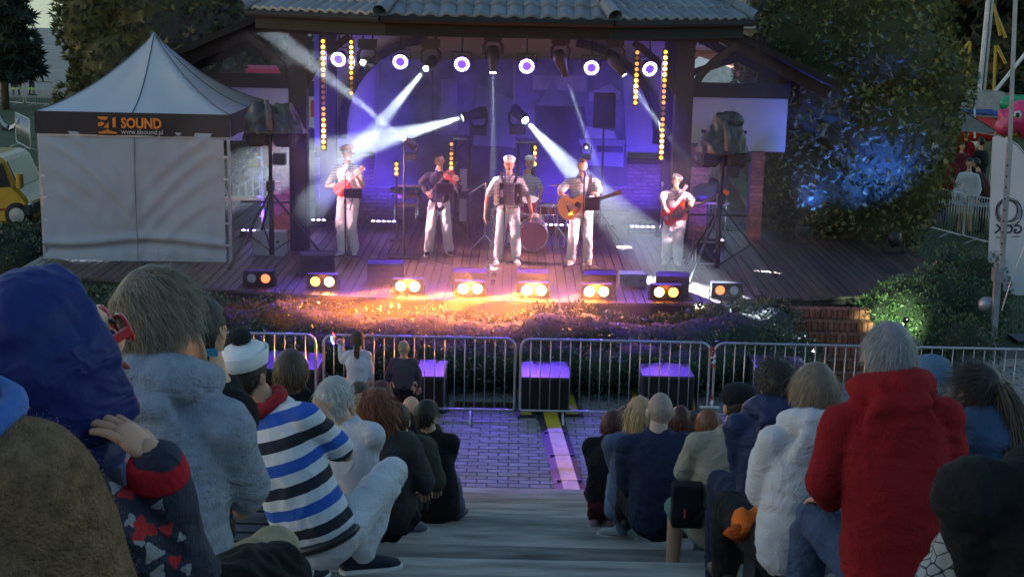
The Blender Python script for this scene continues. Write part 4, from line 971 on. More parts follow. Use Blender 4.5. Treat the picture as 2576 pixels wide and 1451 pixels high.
def hand(mb, w, d, nrm, thumb, curl=.5, s=1.0, spread=.06):
    """w wrist, d direction of fingers, nrm palm normal, thumb unit vector towards thumb side"""
    w, d = V(w), V(d).normalized(); nrm = V(nrm); nrm = (nrm - d * nrm.dot(d)).normalized(); lat = d.cross(nrm).normalized()
    if lat.dot(V(thumb)) < 0: lat = -lat
    mb.chain([w - d * .02 * s, w + d * .015 * s], [.028 * s, .03 * s], 10)
    mb.ell(w + d * .05 * s, (.043 * s, .05 * s, .019 * s), Matrix((lat, d, nrm)).transposed(), 12, 8)
    for i, L in enumerate((.072, .080, .074, .058)):
        b = w + d * (.088 - .006 * abs(i - 1)) * s + lat * (.031 - .0205 * i) * s; dd = (d + lat * spread * (1.5 - i)).normalized(); p = b - d * .012 * s; a = 0
        pts = [p]
        for q, fr in enumerate((.5, .3, .25)):
            a += curl * (.75, .95, .7)[q]; p = p + (dd * math.cos(a) + nrm * math.sin(a)) * L * fr * s; pts.append(p)
        mb.chain(pts, [.0105 * s, .0095 * s, .0085 * s, .0072 * s], 8)
    b = w + d * .022 * s + lat * .03 * s; p1 = b + (d * .62 + lat * .62 + nrm * .25).normalized() * .045 * s; p2 = p1 + (d * .85 + lat * .15 + nrm * (.25 + curl * .5)).normalized() * .034 * s
    mb.chain([b, p1, p2], [.014 * s, .0115 * s, .0085 * s], 8)
def strands(root, nrm, comb, L, seg, width, grav=.0, wave=0., wfreq=20., tint=.3, rnd=.25, lift=.25, seed=1):
    """flat hair ribbons, numpy; root/nrm/comb (n,3)"""
    g = np.random.default_rng(seed); n = len(root); L = np.asarray(L).reshape(-1, 1) * g.uniform(.75, 1.2, (n, 1)) * np.ones((n, 1))
    d = unit(comb + nrm * lift + g.normal(0, rnd, (n, 3))); p = root.copy(); P = [p]
    side = unit(np.cross(d, nrm + g.normal(0, .3, (n, 3)))); ph = g.uniform(0, 6.28, (n, 1)); S = [side]
    for k in range(seg):
        d = unit(d + np.array([0, 0, -grav]) + g.normal(0, rnd * .25, (n, 3)) + comb * .15 - nrm * lift * .22)
        p = p + d * (L / seg)
        off = (side * np.sin(ph + k * wfreq) + unit(np.cross(d, side)) * np.cos(ph + k * wfreq)) * wave
        P.append(p + off); S.append(unit(np.cross(d, np.cross(side, d)) + 1e-6))
    vs = []; qs = []
    for k in range(seg + 1):
        w = width * (1 - .75 * k / seg) * .5; vs += [P[k] - S[k] * w, P[k] + S[k] * w]
    v = np.stack(vs, 1).reshape(-1, 3); m = 2 * (seg + 1); b = np.arange(n)[:, None] * m
    q = np.concatenate([b + np.array([[2 * k, 2 * k + 1, 2 * k + 3, 2 * k + 2]]) for k in range(seg)], 0)
    c = np.repeat(np.repeat(g.uniform(1 - tint, 1 + tint, (n, 1)), 3, 1), m, 0)
    return v, q, c
def hair_mask(d, style):
    x, y, z = d
    if style == 'long': return z > .42 if y > .35 else z > (-.45 if y > -.1 else -.85)
    if style == 'bald': return False
    if style == 'crop': return z > .55 if y > .35 else z > (.05 + .2 * (y > .0) if y > -.25 else -.38)
    return (z > .46 if y > .42 else z > (.10 if y > .12 else (.14 if y > -.20 else (-.2 if y > -.34 else -.52))))
def hair_mat(name, c, rough=.5): return mat('hair_' + name, c, rough, var=.12, vscale=30, attr='tint', spec=.35)
def make_hair(Mh, style, m, root, n=900, L=.05, width=.0035, thick=.012, seed=3, grav=.25, wave=0., wfreq=2.0, seg=4, lift=.25, rnd=.25, flow=0., loc=None, name='hair'):
    g = random.Random(seed); N, K = 30, 20; D = sph(N, K); R3 = Mh.to_3x3(); loc = loc or V((0, 0, 0))
    keep = {}; vs = []; fs = []
    cor = lambda d: Mh @ (head_point(d) * 1.0 + V((d.x, d.y, d.z)) * thick * (1 + .35 * noise.noise(d * 4 + V((seed, 0, 0)))))
    pts = [cor(d) for d in D]
    for i in range(K):
        for j in range(N):
            q = (i * N + j, (i + 1) * N + j, (i + 1) * N + (j + 1) % N, i * N + (j + 1) % N); c = (D[q[0]] + D[q[2]]) / 2
            if hair_mask(c, style): fs.append(q)
    mb = MB().add(pts, fs)
    shell = mb.mesh('hair', ())
    v0 = np.array([p[:] for p in mb.v], 'f'); used = sorted({i for f in fs for i in f}); rem = {u: k for k, u in enumerate(used)}
    v0 = v0[used]; q0 = np.array([[rem[i] for i in f] for f in fs]); c0 = np.full((len(v0), 3), .62, 'f')
    bpy.data.meshes.remove(shell)
    RT = []; NR = []; CB = []
    crown = V((.1, -.45, .9)).normalized()
    while len(RT) < n:
        d = V((g.gauss(0, 1), g.gauss(0, 1), g.gauss(0, 1))).normalized()
        if not hair_mask(d, style): continue
        nn_ = (R3 @ d).normalized(); away = d - crown; away = away - d * away.dot(d) + V((flow, 0, 0)); cb = (R3 @ (away + V((0, 0, -.15)))).normalized()
        RT.append((Mh @ (head_point(d) + d * thick * .7))[:]); NR.append(nn_[:]); CB.append(cb[:])
    if n:
        v1, q1, c1 = strands(np.array(RT), np.array(NR), np.array(CB), L, seg, width, grav, wave, wfreq, .4, rnd, lift, seed)
        v0, q0, c0 = np.concatenate([v0, v1]), np.concatenate([q0, q1 + len(v0)]), np.concatenate([c0, c1])
        k_ = max(1, n // 14); v1, q1, c1 = strands(np.array(RT[:k_]), np.array(NR[:k_]), np.array(CB[:k_]), L * 1.1, seg, width * .6, grav * .6, wave * 1.5, wfreq, .4, rnd + .35, lift + .5, seed + 9)
        v0, q0, c0 = np.concatenate([v0, v1]), np.concatenate([q0, q1 + len(v0)]), np.concatenate([c0, c1])
    me = np_mesh('hair', v0, q0, m, c0); me.polygons.foreach_set('use_smooth', [True] * len(me.polygons))
    return place(name, me, root, loc)
HATW = mat('hat_white', (.72, .71, .70), .85, var=.05, bump=.2, bscale=60)
def sailor_hat(Mh, root, loc, label, tilt=(0, 0), pom=None, s=1.0):
    """white sailor cap: soft crown inside an upturned brim; a thing of its own worn on a head"""
    p = Mh @ V((0, -.012, .062)); t = thing('sailor_hat', label, 'hat', p, group=None)
    ro = Mh.to_3x3().normalized() @ Matrix.Rotation(tilt[0], 3, 'X') @ Matrix.Rotation(tilt[1], 3, 'Y'); sc = Mh.to_scale().x * s
    def lat(prof, nm):
        m_ = MB(); n = 28
        vs = [ro @ V((r * sc * math.cos(2 * math.pi * i / n) * .90, r * sc * math.sin(2 * math.pi * i / n) * 1.08, z * sc)) for r, z in prof for i in range(n)]
        m_.add(vs, [(j * n + i, j * n + (i + 1) % n, (j + 1) * n + (i + 1) % n, (j + 1) * n + i) for j in range(len(prof) - 1) for i in range(n)]); return m_.build(nm, HATW, t, True)
    lat([(.094, -.012), (.101, -.008), (.108, .02), (.1145, .052), (.113, .056), (.108, .05), (.100, .02), (.094, .0)], 'brim')
    lat([(.098, .0), (.101, .03), (.097, .058), (.078, .078), (.045, .088), (.003, .090)], 'crown')
    if pom: MB().ell(ro @ V((0, -.0, .118 * sc)), (.05 * sc, .05 * sc, .04 * sc), n=10, k=8).build('pompom', pom, t, True)
    return t
def figure(label, base, face, pelvis, neck, head, hf=None, pitch=0., tilt=0., arms=None, legs=None, top=None, sleeve='long', bottom=None, shoes=None, skin=None,
           sh=.19, fat=1.0, hs=1.0, vox=.02, fold=None, shorts=False, group=None, name='person', spine=True, hip=None, hands=True, hi=False, mouth=0, hood=None, top_name='shirt', hood_m=None, coat=0., armr=1.0, beard=None, sock=None, legw=0., hand_s=None):
    """everything in world coordinates; face = heading in degrees (0 looks away from the camera, 180 towards it)
       arms: {'r': (elbow, wrist, finger dir, palm normal, thumb, curl), 'l': ...}; legs: {'r': (knee, ankle, toe dir), ...}"""
    base = V(base); skin = skin or SKIN
    root = thing(name, label, 'person', base, group=group)
    P, Nk, Hd = V(pelvis), V(neck), V(head); hf = face if hf is None else hf
    fw = V((-math.sin(R(face)), math.cos(R(face)), 0)); up = (Nk - P).normalized(); rt = fw.cross(up).normalized(); fw2 = up.cross(rt).normalized(); L = (Nk - P).length
    Mh = Matrix.Translation(Hd) @ Matrix.Rotation(R(hf), 4, 'Z') @ Matrix.Rotation(R(tilt), 4, 'Y') @ Matrix.Rotation(R(-pitch), 4, 'X') @ Matrix.Diagonal((hs, hs, hs, 1))
    hip = hip or .088
    def torso(m_, g, lo=-.06):
        prof = [(lo - .10, .11, .09), (lo, .150 * fat, .118 * fat), (.12, .158 * fat, .122 * fat), (.32, .150 * fat, .118 * fat), (.55, .162 * (.5 + .5 * fat), .120 * (.4 + .6 * fat)), (.76, sh * .97, .114), (.87, sh * .86, .098), (.945, sh * .60, .082), (.99, .078, .068), (1.03, .060, .060)]
        m_.loft([(P + up * (L * t) - fw2 * (.035 * math.sin(math.pi * max(0, min(1, t))) - .02 * t), rt * (a + g), fw2 * (b + g)) for t, a, b in prof], 20, sq=2.3)
    S = {'r': P + up * (L * .845) + rt * (sh * .97), 'l': P + up * (L * .845) - rt * (sh * .97)}
    arms = arms or {}; A = {}
    for k, sg in (('r', 1), ('l', -1)):
        if k in arms and arms[k] is not None:
            a = arms[k]; A[k] = (V(a[0]), V(a[1]), V(a[2]) if len(a) > 2 and a[2] is not None else (V(a[1]) - V(a[0])).normalized(), V(a[3]) if len(a) > 3 and a[3] is not None else -up, V(a[4]) if len(a) > 4 and a[4] is not None else fw2, a[5] if len(a) > 5 else .5)
        else:
            e = S[k] + rt * sg * .06 - up * .25 + fw2 * .02; w = e - up * .12 + fw2 * .2 - rt * sg * .08; A[k] = (e, w, (w - e).normalized(), -up, -rt * sg, .6)
    Hp = {'r': P + rt * .09 - up * .02, 'l': P - rt * .09 - up * .02}
    legs = legs or {}; G = {}
    for k, sg in (('r', 1), ('l', -1)):
        if k in legs and legs[k] is not None: a = legs[k]; G[k] = (V(a[0]), V(a[1]), V(a[2]) if len(a) > 2 and a[2] is not None else V((fw.x, fw.y, 0)))
        else:
            kn = Hp[k] + fw * .42 + rt * sg * .06 + V((0, 0, .02)); G[k] = (kn, V((kn.x, kn.y, base.z + .08)) + fw * .02, fw)
    ar = armr
    # --- body (one skin), thinner than the clothes
    b = MB(); torso(b, -.018, .0)
    b.chain([Nk - up * .05, Nk.lerp(Hd, .45)], [.062 * hs, .056 * hs], 12)
    for k in 'rl':
        e, w = A[k][0], A[k][1]; b.chain([Nk - up * .06, S[k]], [.05, .05]); b.chain([S[k], e, w], [.047 * ar, .042 * ar, .030 * ar])
        kn, an = G[k][0], G[k][1]; b.chain([Hp[k], kn, an], [.078, .055, .040])
    bo = blob(b, 'body', skin, max(vox, .016), 3)
    full = MB(); full.add([v.co[:] for v in bo.data.vertices], [tuple(p.vertices) for p in bo.data.polygons]); me0 = bo.data; bpy.data.objects.remove(bo); bpy.data.meshes.remove(me0)
    head_mesh(full, Mh, hi, mouth)
    if hands:
        for k in 'rl':
            e, w, fd, pn, th, cu = A[k]; hand(full, w, fd, pn, th, cu, hand_s or .95 * (hs if hs < .95 else 1))
    wb(full, 'body', [skin, EYE, LIP], root, True)
    # --- top
    t = MB(); torso(t, .006, -.10 - coat)
    for k in 'rl':
        e, w = A[k][0], A[k][1]; t.chain([Nk - up * (.055) - fw2 * .01, S[k].lerp(Nk, .25) + up * .004, S[k]], [.05, .056, .062])
        if sleeve == 'short': t.chain([S[k], S[k].lerp(e, .82)], [.066 * ar, .064 * ar])
        else: t.chain([S[k], e, e.lerp(w, .93)], [.068 * ar, .060 * ar, .044 * ar])
    if hood == 'down':
        hm = t if hood_m is None else MB()
        for i in range(9):
            a = R(-100 + 200 * i / 8); c = Nk + rt * (.105 * hs * math.sin(a)) - fw2 * (.085 * math.cos(a) * hs - .02) + up * (.015 + .02 * math.cos(a)); rr = .040 + .028 * max(0, math.cos(a)); hm.ell(c, (rr * 1.15, rr * 1.05, rr * 1.0), n=10, k=7)
        hm.ell(Nk - fw2 * .100 - up * .085, (.125, .040, .10), Matrix((rt, fw2, up)).transposed(), 14, 9); hm.ell(Nk - fw2 * .112 - up * .15, (.075, .030, .06), Matrix((rt, fw2, up)).transposed(), 12, 8)
        hm.ell(Nk - fw2 * .118 - up * .01, (.11, .035, .045), Matrix((rt, fw2, up)).transposed(), 12, 8)
    o = blob(t, top_name, top, vox, 3, fold, (P[:], up[:]) if spine else None, root); o.location = -base
    if hood == 'down' and hood_m is not None: o = blob(hm, 'hood', hood_m, vox, 3, fold, None, root); o.location = -base
    # --- trousers
    t = MB(); t.ell(P - up * .02, (.158 * fat, .125 * fat, .13), Matrix((rt, fw2, up)).transposed(), 14, 9)
    for k in 'rl':
        kn, an = G[k][0], G[k][1]
        if shorts: t.chain([Hp[k], Hp[k].lerp(kn, .92)], [hip, .078])
        else: t.chain([Hp[k], kn, kn.lerp(an, .96)], [hip + legw, .071 + legw, .062 + legw * 1.2])
    o = blob(t, 'shorts' if shorts else 'trousers', bottom, vox, 3, fold if fold is None else (fold[0] * 1.5, fold[1] * 1.1, fold[2] * 1.3, fold[3] + 3), None, root); o.location = -base
    if shoes is not None:
        for k in 'rl':
            an, td = G[k][1], G[k][2].copy(); td.z = 0; td.normalize(); sd = td.cross(V((0, 0, 1))); m_ = MB(); s = hs if hs < .95 else 1
            m_.loft([(an + td * (q * s) + V((0, 0, (z - .075) * s)), sd * (wd * s), V((0, 0, ht * s))) for q, z, wd, ht in ((-.085, .045, .02, .02), (-.07, .045, .034, .04), (-.01, .055, .038, .052), (.06, .042, .042, .036), (.13, .034, .042, .028), (.175, .028, .030, .02), (.19, .025, .012, .01))], 14)
            sh_ = wb(m_, 'shoe', shoes[0], root, True)
            if len(shoes) > 1:
                q = MB(); q.loft([(an + td * (x_ * s) + V((0, 0, -.075 * s + z)), sd * (wd * s), V((0, 0, .012 * s))) for x_, z, wd in ((-.092, .012, .02), (-.075, .012, .04), (0, .012, .042), (.07, .012, .046), (.14, .012, .045), (.185, .012, .03), (.20, .012, .012))], 14, sq=4); wb(q, 'sole', shoes[1], sh_).location = (0, 0, 0)
                if sock: wb(MB().cap(an, .045, an + V((0, 0, .09)), .045), 'sock', sock, root, True)
    return root, Mh, dict(P=P, N=Nk, up=up, rt=rt, fw=fw2, S=S, A=A, base=base)
def ik(a, b, l1, l2, pole):
    a, b = V(a), V(b); d = b - a; Ln = min(d.length, (l1 + l2) * .999); d.normalize(); x = (l1 * l1 - l2 * l2 + Ln * Ln) / (2 * Ln); h = math.sqrt(max(0, l1 * l1 - x * x)); p = V(pole) - d * V(pole).dot(d); p.normalize(); return a + d * x + p * h
# ================================================================== THE BAND
STRIPE = stripe_mat('shirt_striped', (.62, .60, .60), (.03, .03, .05), .0245, .36)
WHITE_T = cloth('white_trousers', (.66, .63, .62)); DARKJ = cloth('dark_jacket', (.03, .025, .04))
SHOE_W = mat('shoe_white', (.55, .52, .5), .7); SHOE_B = mat('shoe_black', (.02, .02, .022), .6); SHOE_T = mat('shoe_tan', (.42, .28, .18), .7); RUB = mat('rubber_white', (.6, .6, .58), .6)
def stand_person(label, fx, fy, top_py, face=180, hf=None, pitch=0, tilt=0, spread=.15, lean=0., arms=None, hat_h=0., toes=(14, -14), feet=None, **kw):
    """standing figure; feet pixel (fx, fy) on the deck, crown of the head at pixel row top_py"""
    b = at_z(fx, fy, STAGE_Z); b.z = STAGE_Z; y = b.y; Ht = at_y(fx, top_py, y).z - STAGE_Z - hat_h; k = Ht / 1.78
    W = lambda px, py, dy=0.: at_y(px, py, y + dy)
    fw = V((-math.sin(R(face)), math.cos(R(face)), 0)); rt = fw.cross(V((0, 0, 1)))
    pel = b + V((lean * .3, .0, .93 * k)); nk = b + V((lean, .02, 1.47 * k)); hd = b + V((lean * 1.2, 0, 1.665 * k)) + fw * .02
    fr, fl = (b + rt * spread, b - rt * spread) if feet is None else (at_z(*feet[0], STAGE_Z), at_z(*feet[1], STAGE_Z))
    legs = {}
    for q, f, tz in (('r', fr, toes[0]), ('l', fl, toes[1])):
        f = V((f.x, f.y, STAGE_Z + .085)); td = Matrix.Rotation(R(-tz), 3, 'Z') @ fw; hp = pel + rt * (.09 if q == 'r' else -.09); legs[q] = (ik(hp, f, .46 * k, .45 * k, fw * .6 + V((0, 0, .1))), f, td)
    am = arms(W) if arms else None
    r, Mh, J = figure(label, b, face, pel, nk, hd, hf, pitch, tilt, am, legs, hs=k * 1.02, group='the band on stage', legw=.014, **kw)
    J.update(y=y, W=W, k=k, Mh=Mh, root=r); return J
FC = V((0, -1, 0)); UPV = V((0, 0, 1)); XR = V((1, 0, 0))
# mandolin player
J1 = stand_person('bearded musician in striped shirt and sailor hat playing a red mandolin, far left', 876, 638, 362, 172, hf=196, pitch=-12, spread=.17, hat_h=.045, top=STRIPE, sleeve='short', bottom=WHITE_T, shoes=(SHOE_W, RUB), fat=1.06, sh=.2, vox=.018, fold=(.008, 9, 5, 1), feet=((862, 640), (892, 638)),
    arms=lambda W: {'r': (W(822, 468, -.02), W(862, 466, -.22), XR * .9 + UPV * .2 + FC * .2, V((0, .9, -.2)), UPV, .7), 'l': (W(910, 470, -.12), W(896, 442, -.26), UPV * .6 + XR * .3 + V((0, .5, 0)), V((-.3, .9, .2)), UPV, .9)})
sailor_hat(J1['Mh'], None, None, 'white sailor hat on the mandolin player', (.12, .12))
# violinist
J2 = stand_person('violinist in dark jacket with bow lowered, second from the left', 1104, 642, 388, 178, hf=190, pitch=-10, tilt=8, spread=.2, top=DARKJ, bottom=WHITE_T, shoes=(SHOE_B, RUB), fat=1.0, sh=.2, vox=.018, fold=(.008, 9, 5, 4), feet=((1078, 642), (1130, 640)), top_name='jacket', coat=.06,
    arms=lambda W: {'r': (W(1062, 458, -.05), W(1072, 482, -.24), XR * .7 - UPV * .5 + FC * .2, V((0, .5, -.8)), XR, .5), 'l': (W(1155, 478, -.18), W(1152, 455, -.34), UPV * .8 - XR * .3, V((-.5, .6, .3)), FC, .9)})
make_hair(J2['Mh'], 'crop', hair_mat('dark', (.05, .035, .025)), J2['root'], 250, .02, .004, .008, 4, loc=-J2['base'])
# accordionist
J3 = stand_person('musician in striped shirt and sailor hat singing with an accordion in the centre', 1276, 660, 390, 181, hf=180, pitch=4, spread=.16, hat_h=.04, top=STRIPE, sleeve='short', bottom=WHITE_T, shoes=(SHOE_W, RUB), fat=1.08, sh=.205, vox=.018, fold=(.008, 9, 5, 7), feet=((1253, 660), (1298, 662)), mouth=1,
    arms=lambda W: {'r': (W(1226, 492, .02), W(1220, 545, -.06), V((.1, -.1, -1)), V((1, 0, 0)), FC, .35), 'l': (W(1328, 495, .0), W(1338, 538, -.06), V((-.05, -.15, -1)), V((-1, 0, 0)), FC, .35)})
sailor_hat(J3['Mh'], None, None, 'white sailor hat on the accordion player', (-.05, 0))
# guitarist
J4 = stand_person('stocky singer in striped shirt playing an acoustic guitar', 1458, 665, 400, 176, hf=180, pitch=2, spread=.16, top=STRIPE, sleeve='short', bottom=WHITE_T, shoes=(SHOE_T, RUB), fat=1.25, sh=.225, vox=.018, fold=(.008, 9, 5, 11), feet=((1437, 664), (1478, 662)), mouth=1, armr=1.12,
    arms=lambda W: {'r': (W(1408, 480, -.08), W(1428, 512, -.30), XR * .8 - UPV * .5, V((0, .8, -.3)), UPV, .6), 'l': (W(1505, 480, -.1), W(1500, 492, -.36), UPV * .5 + V((0, .6, 0)) - XR * .2, V((-.4, .8, .2)), FC, .9)})
make_hair(J4['Mh'], 'crop', hair_mat('sandy', (.16, .09, .05)), J4['root'], 250, .018, .004, .007, 9, loc=-J4['base'])
# bassist
J5 = stand_person('musician in striped shirt and sailor hat looking down at a red bass guitar, far right', 1692, 664, 436, 170, hf=150, pitch=-26, spread=.15, hat_h=.035, top=STRIPE, sleeve='short', bottom=cloth('grey_white_trousers', (.50, .50, .54)), shoes=(SHOE_W, RUB), fat=1.08, sh=.2, vox=.018, fold=(.008, 9, 5, 15), feet=((1676, 664), (1704, 666)),
    arms=lambda W: {'r': (W(1666, 500, -.08), W(1674, 527, -.28), XR * .6 - UPV * .7, V((0, .9, 0)), UPV, .6), 'l': (W(1742, 505, -.10), W(1738, 517, -.34), UPV * .4 + V((0, .6, 0)) - XR * .4, V((-.2, .8, .3)), FC, .9)})
sailor_hat(J5['Mh'], None, None, 'white sailor hat on the bass player', (.08, -.1))
# drummer, sitting
DY = 25.3
dh = at_y(1333, 412, DY); dz = STAGE_Z
dn = at_y(1326, 430, DY); dp = V((dn.x, DY + .03, STAGE_Z + .55))
J6r, J6M, J6 = figure('drummer in striped shirt and sailor hat sitting behind the drums', V((dn.x, DY, STAGE_Z)), 185, dp, V((dn.x, DY, dh.z - .2)), dh, 170, -10, 0,
    {'r': (at_y(1300, 475, DY - .1), at_y(1312, 492, DY - .35), None, None, None, .9), 'l': (at_y(1362, 478, DY - .1), at_y(1356, 496, DY - .35), None, None, None, .9)}, {'r': (V((dn.x - .25, DY - .42, STAGE_Z + .55)), V((dn.x - .28, DY - .5, STAGE_Z + .09)), V((0, -1, 0))), 'l': (V((dn.x + .25, DY - .42, STAGE_Z + .55)), V((dn.x + .28, DY - .5, STAGE_Z + .09)), V((0, -1, 0)))}, STRIPE, 'short', WHITE_T, (SHOE_B,), fat=1.1, sh=.2, vox=.02, group='the band on stage')
sailor_hat(J6M, None, None, 'white sailor hat on the drummer', (.05, -.1))
# beard of the mandolin player
bb = MB(); bb.ell(J1['Mh'] @ V((0, .082, -.085)), (.036, .025, .034)); wb(bb, 'beard', mat('beard_white', (.6, .58, .56), .9), J1['root'], True)
# neckerchiefs
M_KER = mat('kerchief', (.07, .07, .10), .8, bump=.3, col2=(.3, .3, .32), vscale=40)
for J in (J1, J3, J4, J5):
    k = MB(); c = J['N']; k.tube([c + V((.075 * math.cos(a), .070 * math.sin(a) - .01, .015 - .012 * math.sin(-a))) for a in [6.283 * i / 16 for i in range(16)]], .022, 8, closed=True)
    k.prism([(-.06, 0), (.06, 0), (.0, -.11)], .02, Matrix.Translation(c + V((0, -.105, .01))) @ Matrix.Rotation(R(75), 4, 'X')); wb(k, 'neckerchief', M_KER, J['root'], True)
# ---------------------------------------------------------------- instruments
def inst_frame(a, b, n=V((0, -1, 0))):
    """matrix with x from a to b, z towards n"""
    a, b = V(a), V(b); x = (b - a).normalized(); z = (n - x * n.dot(x)).normalized(); y = z.cross(x); M = Matrix((x, y, z)).transposed().to_4x4(); M.translation = a; return M
def body_outline(pr, n=40): return pr
def guitar_outline(L, wl, wu, waist, n=48):
    """x from 0 (tail) to L (neck joint); half width profile"""
    up = []
    for i in range(n + 1):
        t = i / n; w = (wl * math.sqrt(max(0, 1 - ((t - .30) / .31) ** 2)) if t < .30 else None)
        if t >= .30:
            s = (t - .30) / .7
            w = wl + (waist - wl) * (1 - math.cos(min(1, s / .42) * math.pi)) / 2 if s < .42 else waist + (wu - waist) * (1 - math.cos(min(1, (s - .42) / .32) * math.pi)) / 2 if s < .74 else wu * math.sqrt(max(0, 1 - ((s - .74) / .275) ** 2))
        up.append((t * L, max(w, .001)))
    return up + [(x, -w) for x, w in reversed(up)]
def strings(m_, x0, x1, w0, w1, z, n, M, r=.0015):
    for i in range(n): f = i / (n - 1) - .5; m_.tube([M @ V((x0, f * w0, z)), M @ V((x1, f * w1, z))], r, 4)
M_SPRUCE = mat('guitar_top', (.55, .27, .075), .3, var=.12, vscale=5, coat=.4, stretch=(1, 12, 1)); M_ROSE = mat('guitar_side', (.16, .06, .025), .3, coat=.4); M_NECK = mat('fretboard', (.05, .03, .022), .5); M_CHR = mat('chrome', (.75, .75, .76), .18, metal=1, var=.03)
M_REDW = mat('red_lacquer', (.50, .03, .02), .22, var=.15, coat=.6); M_STRG = mat('string', (.5, .48, .42), .3, metal=.9)
y4 = J4['y']; Mg = inst_frame(at_y(1405, 530, y4 - .27), at_y(1505, 500, y4 - .37))
def shift(M, p): q = M.copy(); q.translation = M @ V(p); return q
t = thing('acoustic_guitar', 'natural wood acoustic guitar held by the stocky singer', 'guitar', Mg.translation)
ol = guitar_outline(.50, .205, .145, .125)
wb(MB().prism(ol, .095, shift(Mg, (0, 0, -.10))), 'body', M_ROSE, t); wb(MB().prism([(x, y * .985) for x, y in ol], .006, shift(Mg, (0, 0, -.004))), 'soundboard', M_SPRUCE, t)
wb(MB().disc(Mg @ V((.335, 0, .0035)), Mg.to_3x3() @ V((0, 0, 1)), .05, 20), 'soundhole', M_BLKM, t)
wb(MB().prism([(.36, -.045), (.30, -.055), (.20, -.10), (.22, -.13), (.30, -.12), (.38, -.06)], .003, shift(Mg, (0, 0, .003))), 'pickguard', mat('pickguard', (.05, .02, .012), .25), t)
wb(MB().box(Mg @ V((.17, 0, .010)), (.035, .15, .014), Mg.to_3x3()), 'bridge', M_NECK, t)
wb(MB().box(Mg @ V((.69, 0, .004)), (.46, .052, .024), Mg.to_3x3()), 'neck', M_NECK, t)
h_ = wb(MB().prism([(.91, -.028), (1.08, -.038), (1.09, 0), (1.08, .038), (.91, .028)], .016, shift(Mg, (0, 0, -.01))), 'headstock', M_ROSE, t)
for i in range(6): wb(MB().ell(Mg @ V((.945 + .05 * (i % 3), .05 if i < 3 else -.05, 0)), (.012, .012, .008)), 'tuner', M_CHR, h_)
s_ = MB(); strings(s_, .17, .92, .06, .042, .021, 6, Mg); wb(s_, 'strings', M_STRG, t)
# straps
def strap(J, a, b, label, m, y, z=.02):
    P = [V(a), V(b)]; t = MB(); W_ = (V(b) - V(a)); n = 8; pts = [V(a).lerp(V(b), i / n) + V((0, -.05 * math.sin(math.pi * i / n), 0)) for i in range(n + 1)]
    for p, q in zip(pts, pts[1:]): t.bar(p, q, .055, .006, up=V((0, 1, 0)))
    o = t.build('strap', m, J['root'], loc=-J['base'])
strap(J4, at_y(1487, 440, y4 - .13), at_y(1475, 515, y4 - .24), '', mat('strap_blk', (.03, .025, .03), .6), y4)
y5 = J5['y']; strap(J5, at_y(1728, 465, y5 - .13), at_y(1697, 505, y5 - .20), '', mat('strap_blk', (.03, .025, .03), .6), y5)
# bass guitar
Mb = inst_frame(at_y(1668, 552, y5 - .25), at_y(1790, 500, y5 - .40))
t = thing('bass_guitar', 'red electric bass guitar held by the bass player', 'guitar', Mb.translation)
ol = [(0, .02), (.0, .10), (.05, .155), (.13, .16), (.20, .12), (.27, .105), (.34, .13), (.43, .185), (.47, .18), (.45, .13), (.41, .06), (.40, 0), (.40, -.05), (.40, -.10), (.36, -.16), (.31, -.165), (.27, -.13), (.20, -.115), (.12, -.15), (.05, -.145), (.0, -.09)]
wb(MB().prism(ol, .045, shift(Mb, (0, 0, -.045))), 'body', M_REDW, t)
wb(MB().prism([(.17, .0), (.22, .08), (.36, .10), (.38, -.03), (.30, -.10), (.22, -.09)], .003, shift(Mb, (0, 0, .001))), 'pickguard', mat('bass_guard', (.09, .03, .04), .3), t)
wb(MB().box(Mb @ V((.68, 0, .004)), (.62, .05, .024), Mb.to_3x3()), 'neck', M_NECK, t)
for x in (.17, .27): wb(MB().box(Mb @ V((x, 0, .008)), (.03, .09, .012), Mb.to_3x3()), 'pickup', M_BLK, t)
wb(MB().box(Mb @ V((.06, 0, .008)), (.05, .07, .012), Mb.to_3x3()), 'bridge', M_CHR, t)
h_ = wb(MB().prism([(.98, -.025), (1.02, -.05), (1.16, -.045), (1.18, .01), (1.13, .055), (.99, .03)], .016, shift(Mb, (0, 0, -.008))), 'headstock', mat('bass_head', (.55, .13, .04), .3, coat=.4), t)
for i in range(4): wb(MB().ell(Mb @ V((1.02 + .038 * i, -.062, 0)), (.014, .018, .006)), 'tuner', M_CHR, h_)
s_ = MB(); strings(s_, .06, .98, .055, .036, .021, 4, Mb, .002); wb(s_, 'strings', M_STRG, t)
# mandolin
y1 = J1['y']; Mm = inst_frame(at_y(845, 488, y1 - .24), at_y(912, 424, y1 - .32))
t = thing('mandolin', 'red mandolin held by the bearded player', 'mandolin', Mm.translation)
ol = guitar_outline(.30, .125, .10, .105)
wb(MB().prism(ol, .05, shift(Mm, (0, 0, -.05))), 'body', M_REDW, t); wb(MB().box(Mm @ V((.42, 0, .0)), (.28, .034, .022), Mm.to_3x3()), 'neck', M_NECK, t)
wb(MB().prism([(.55, -.02), (.68, -.03), (.70, 0), (.68, .03), (.55, .02)], .014, shift(Mm, (0, 0, -.008))), 'headstock', M_NECK, t)
for i in range(8): wb(MB().ell(Mm @ V((.58 + .03 * (i % 4), .04 if i < 4 else -.04, 0)), (.008, .012, .006)), 'tuner', M_PWH, t)
wb(MB().box(Mm @ V((.10, 0, .010)), (.012, .07, .016), Mm.to_3x3()), 'bridge', M_NECK, t); wb(MB().ell(Mm @ V((.03, -.05, .006)), (.02, .02, .008)), 'knob', M_CHR, t)
s_ = MB(); strings(s_, .03, .57, .03, .026, .02, 4, Mm, .0012); wb(s_, 'strings', M_STRG, t)
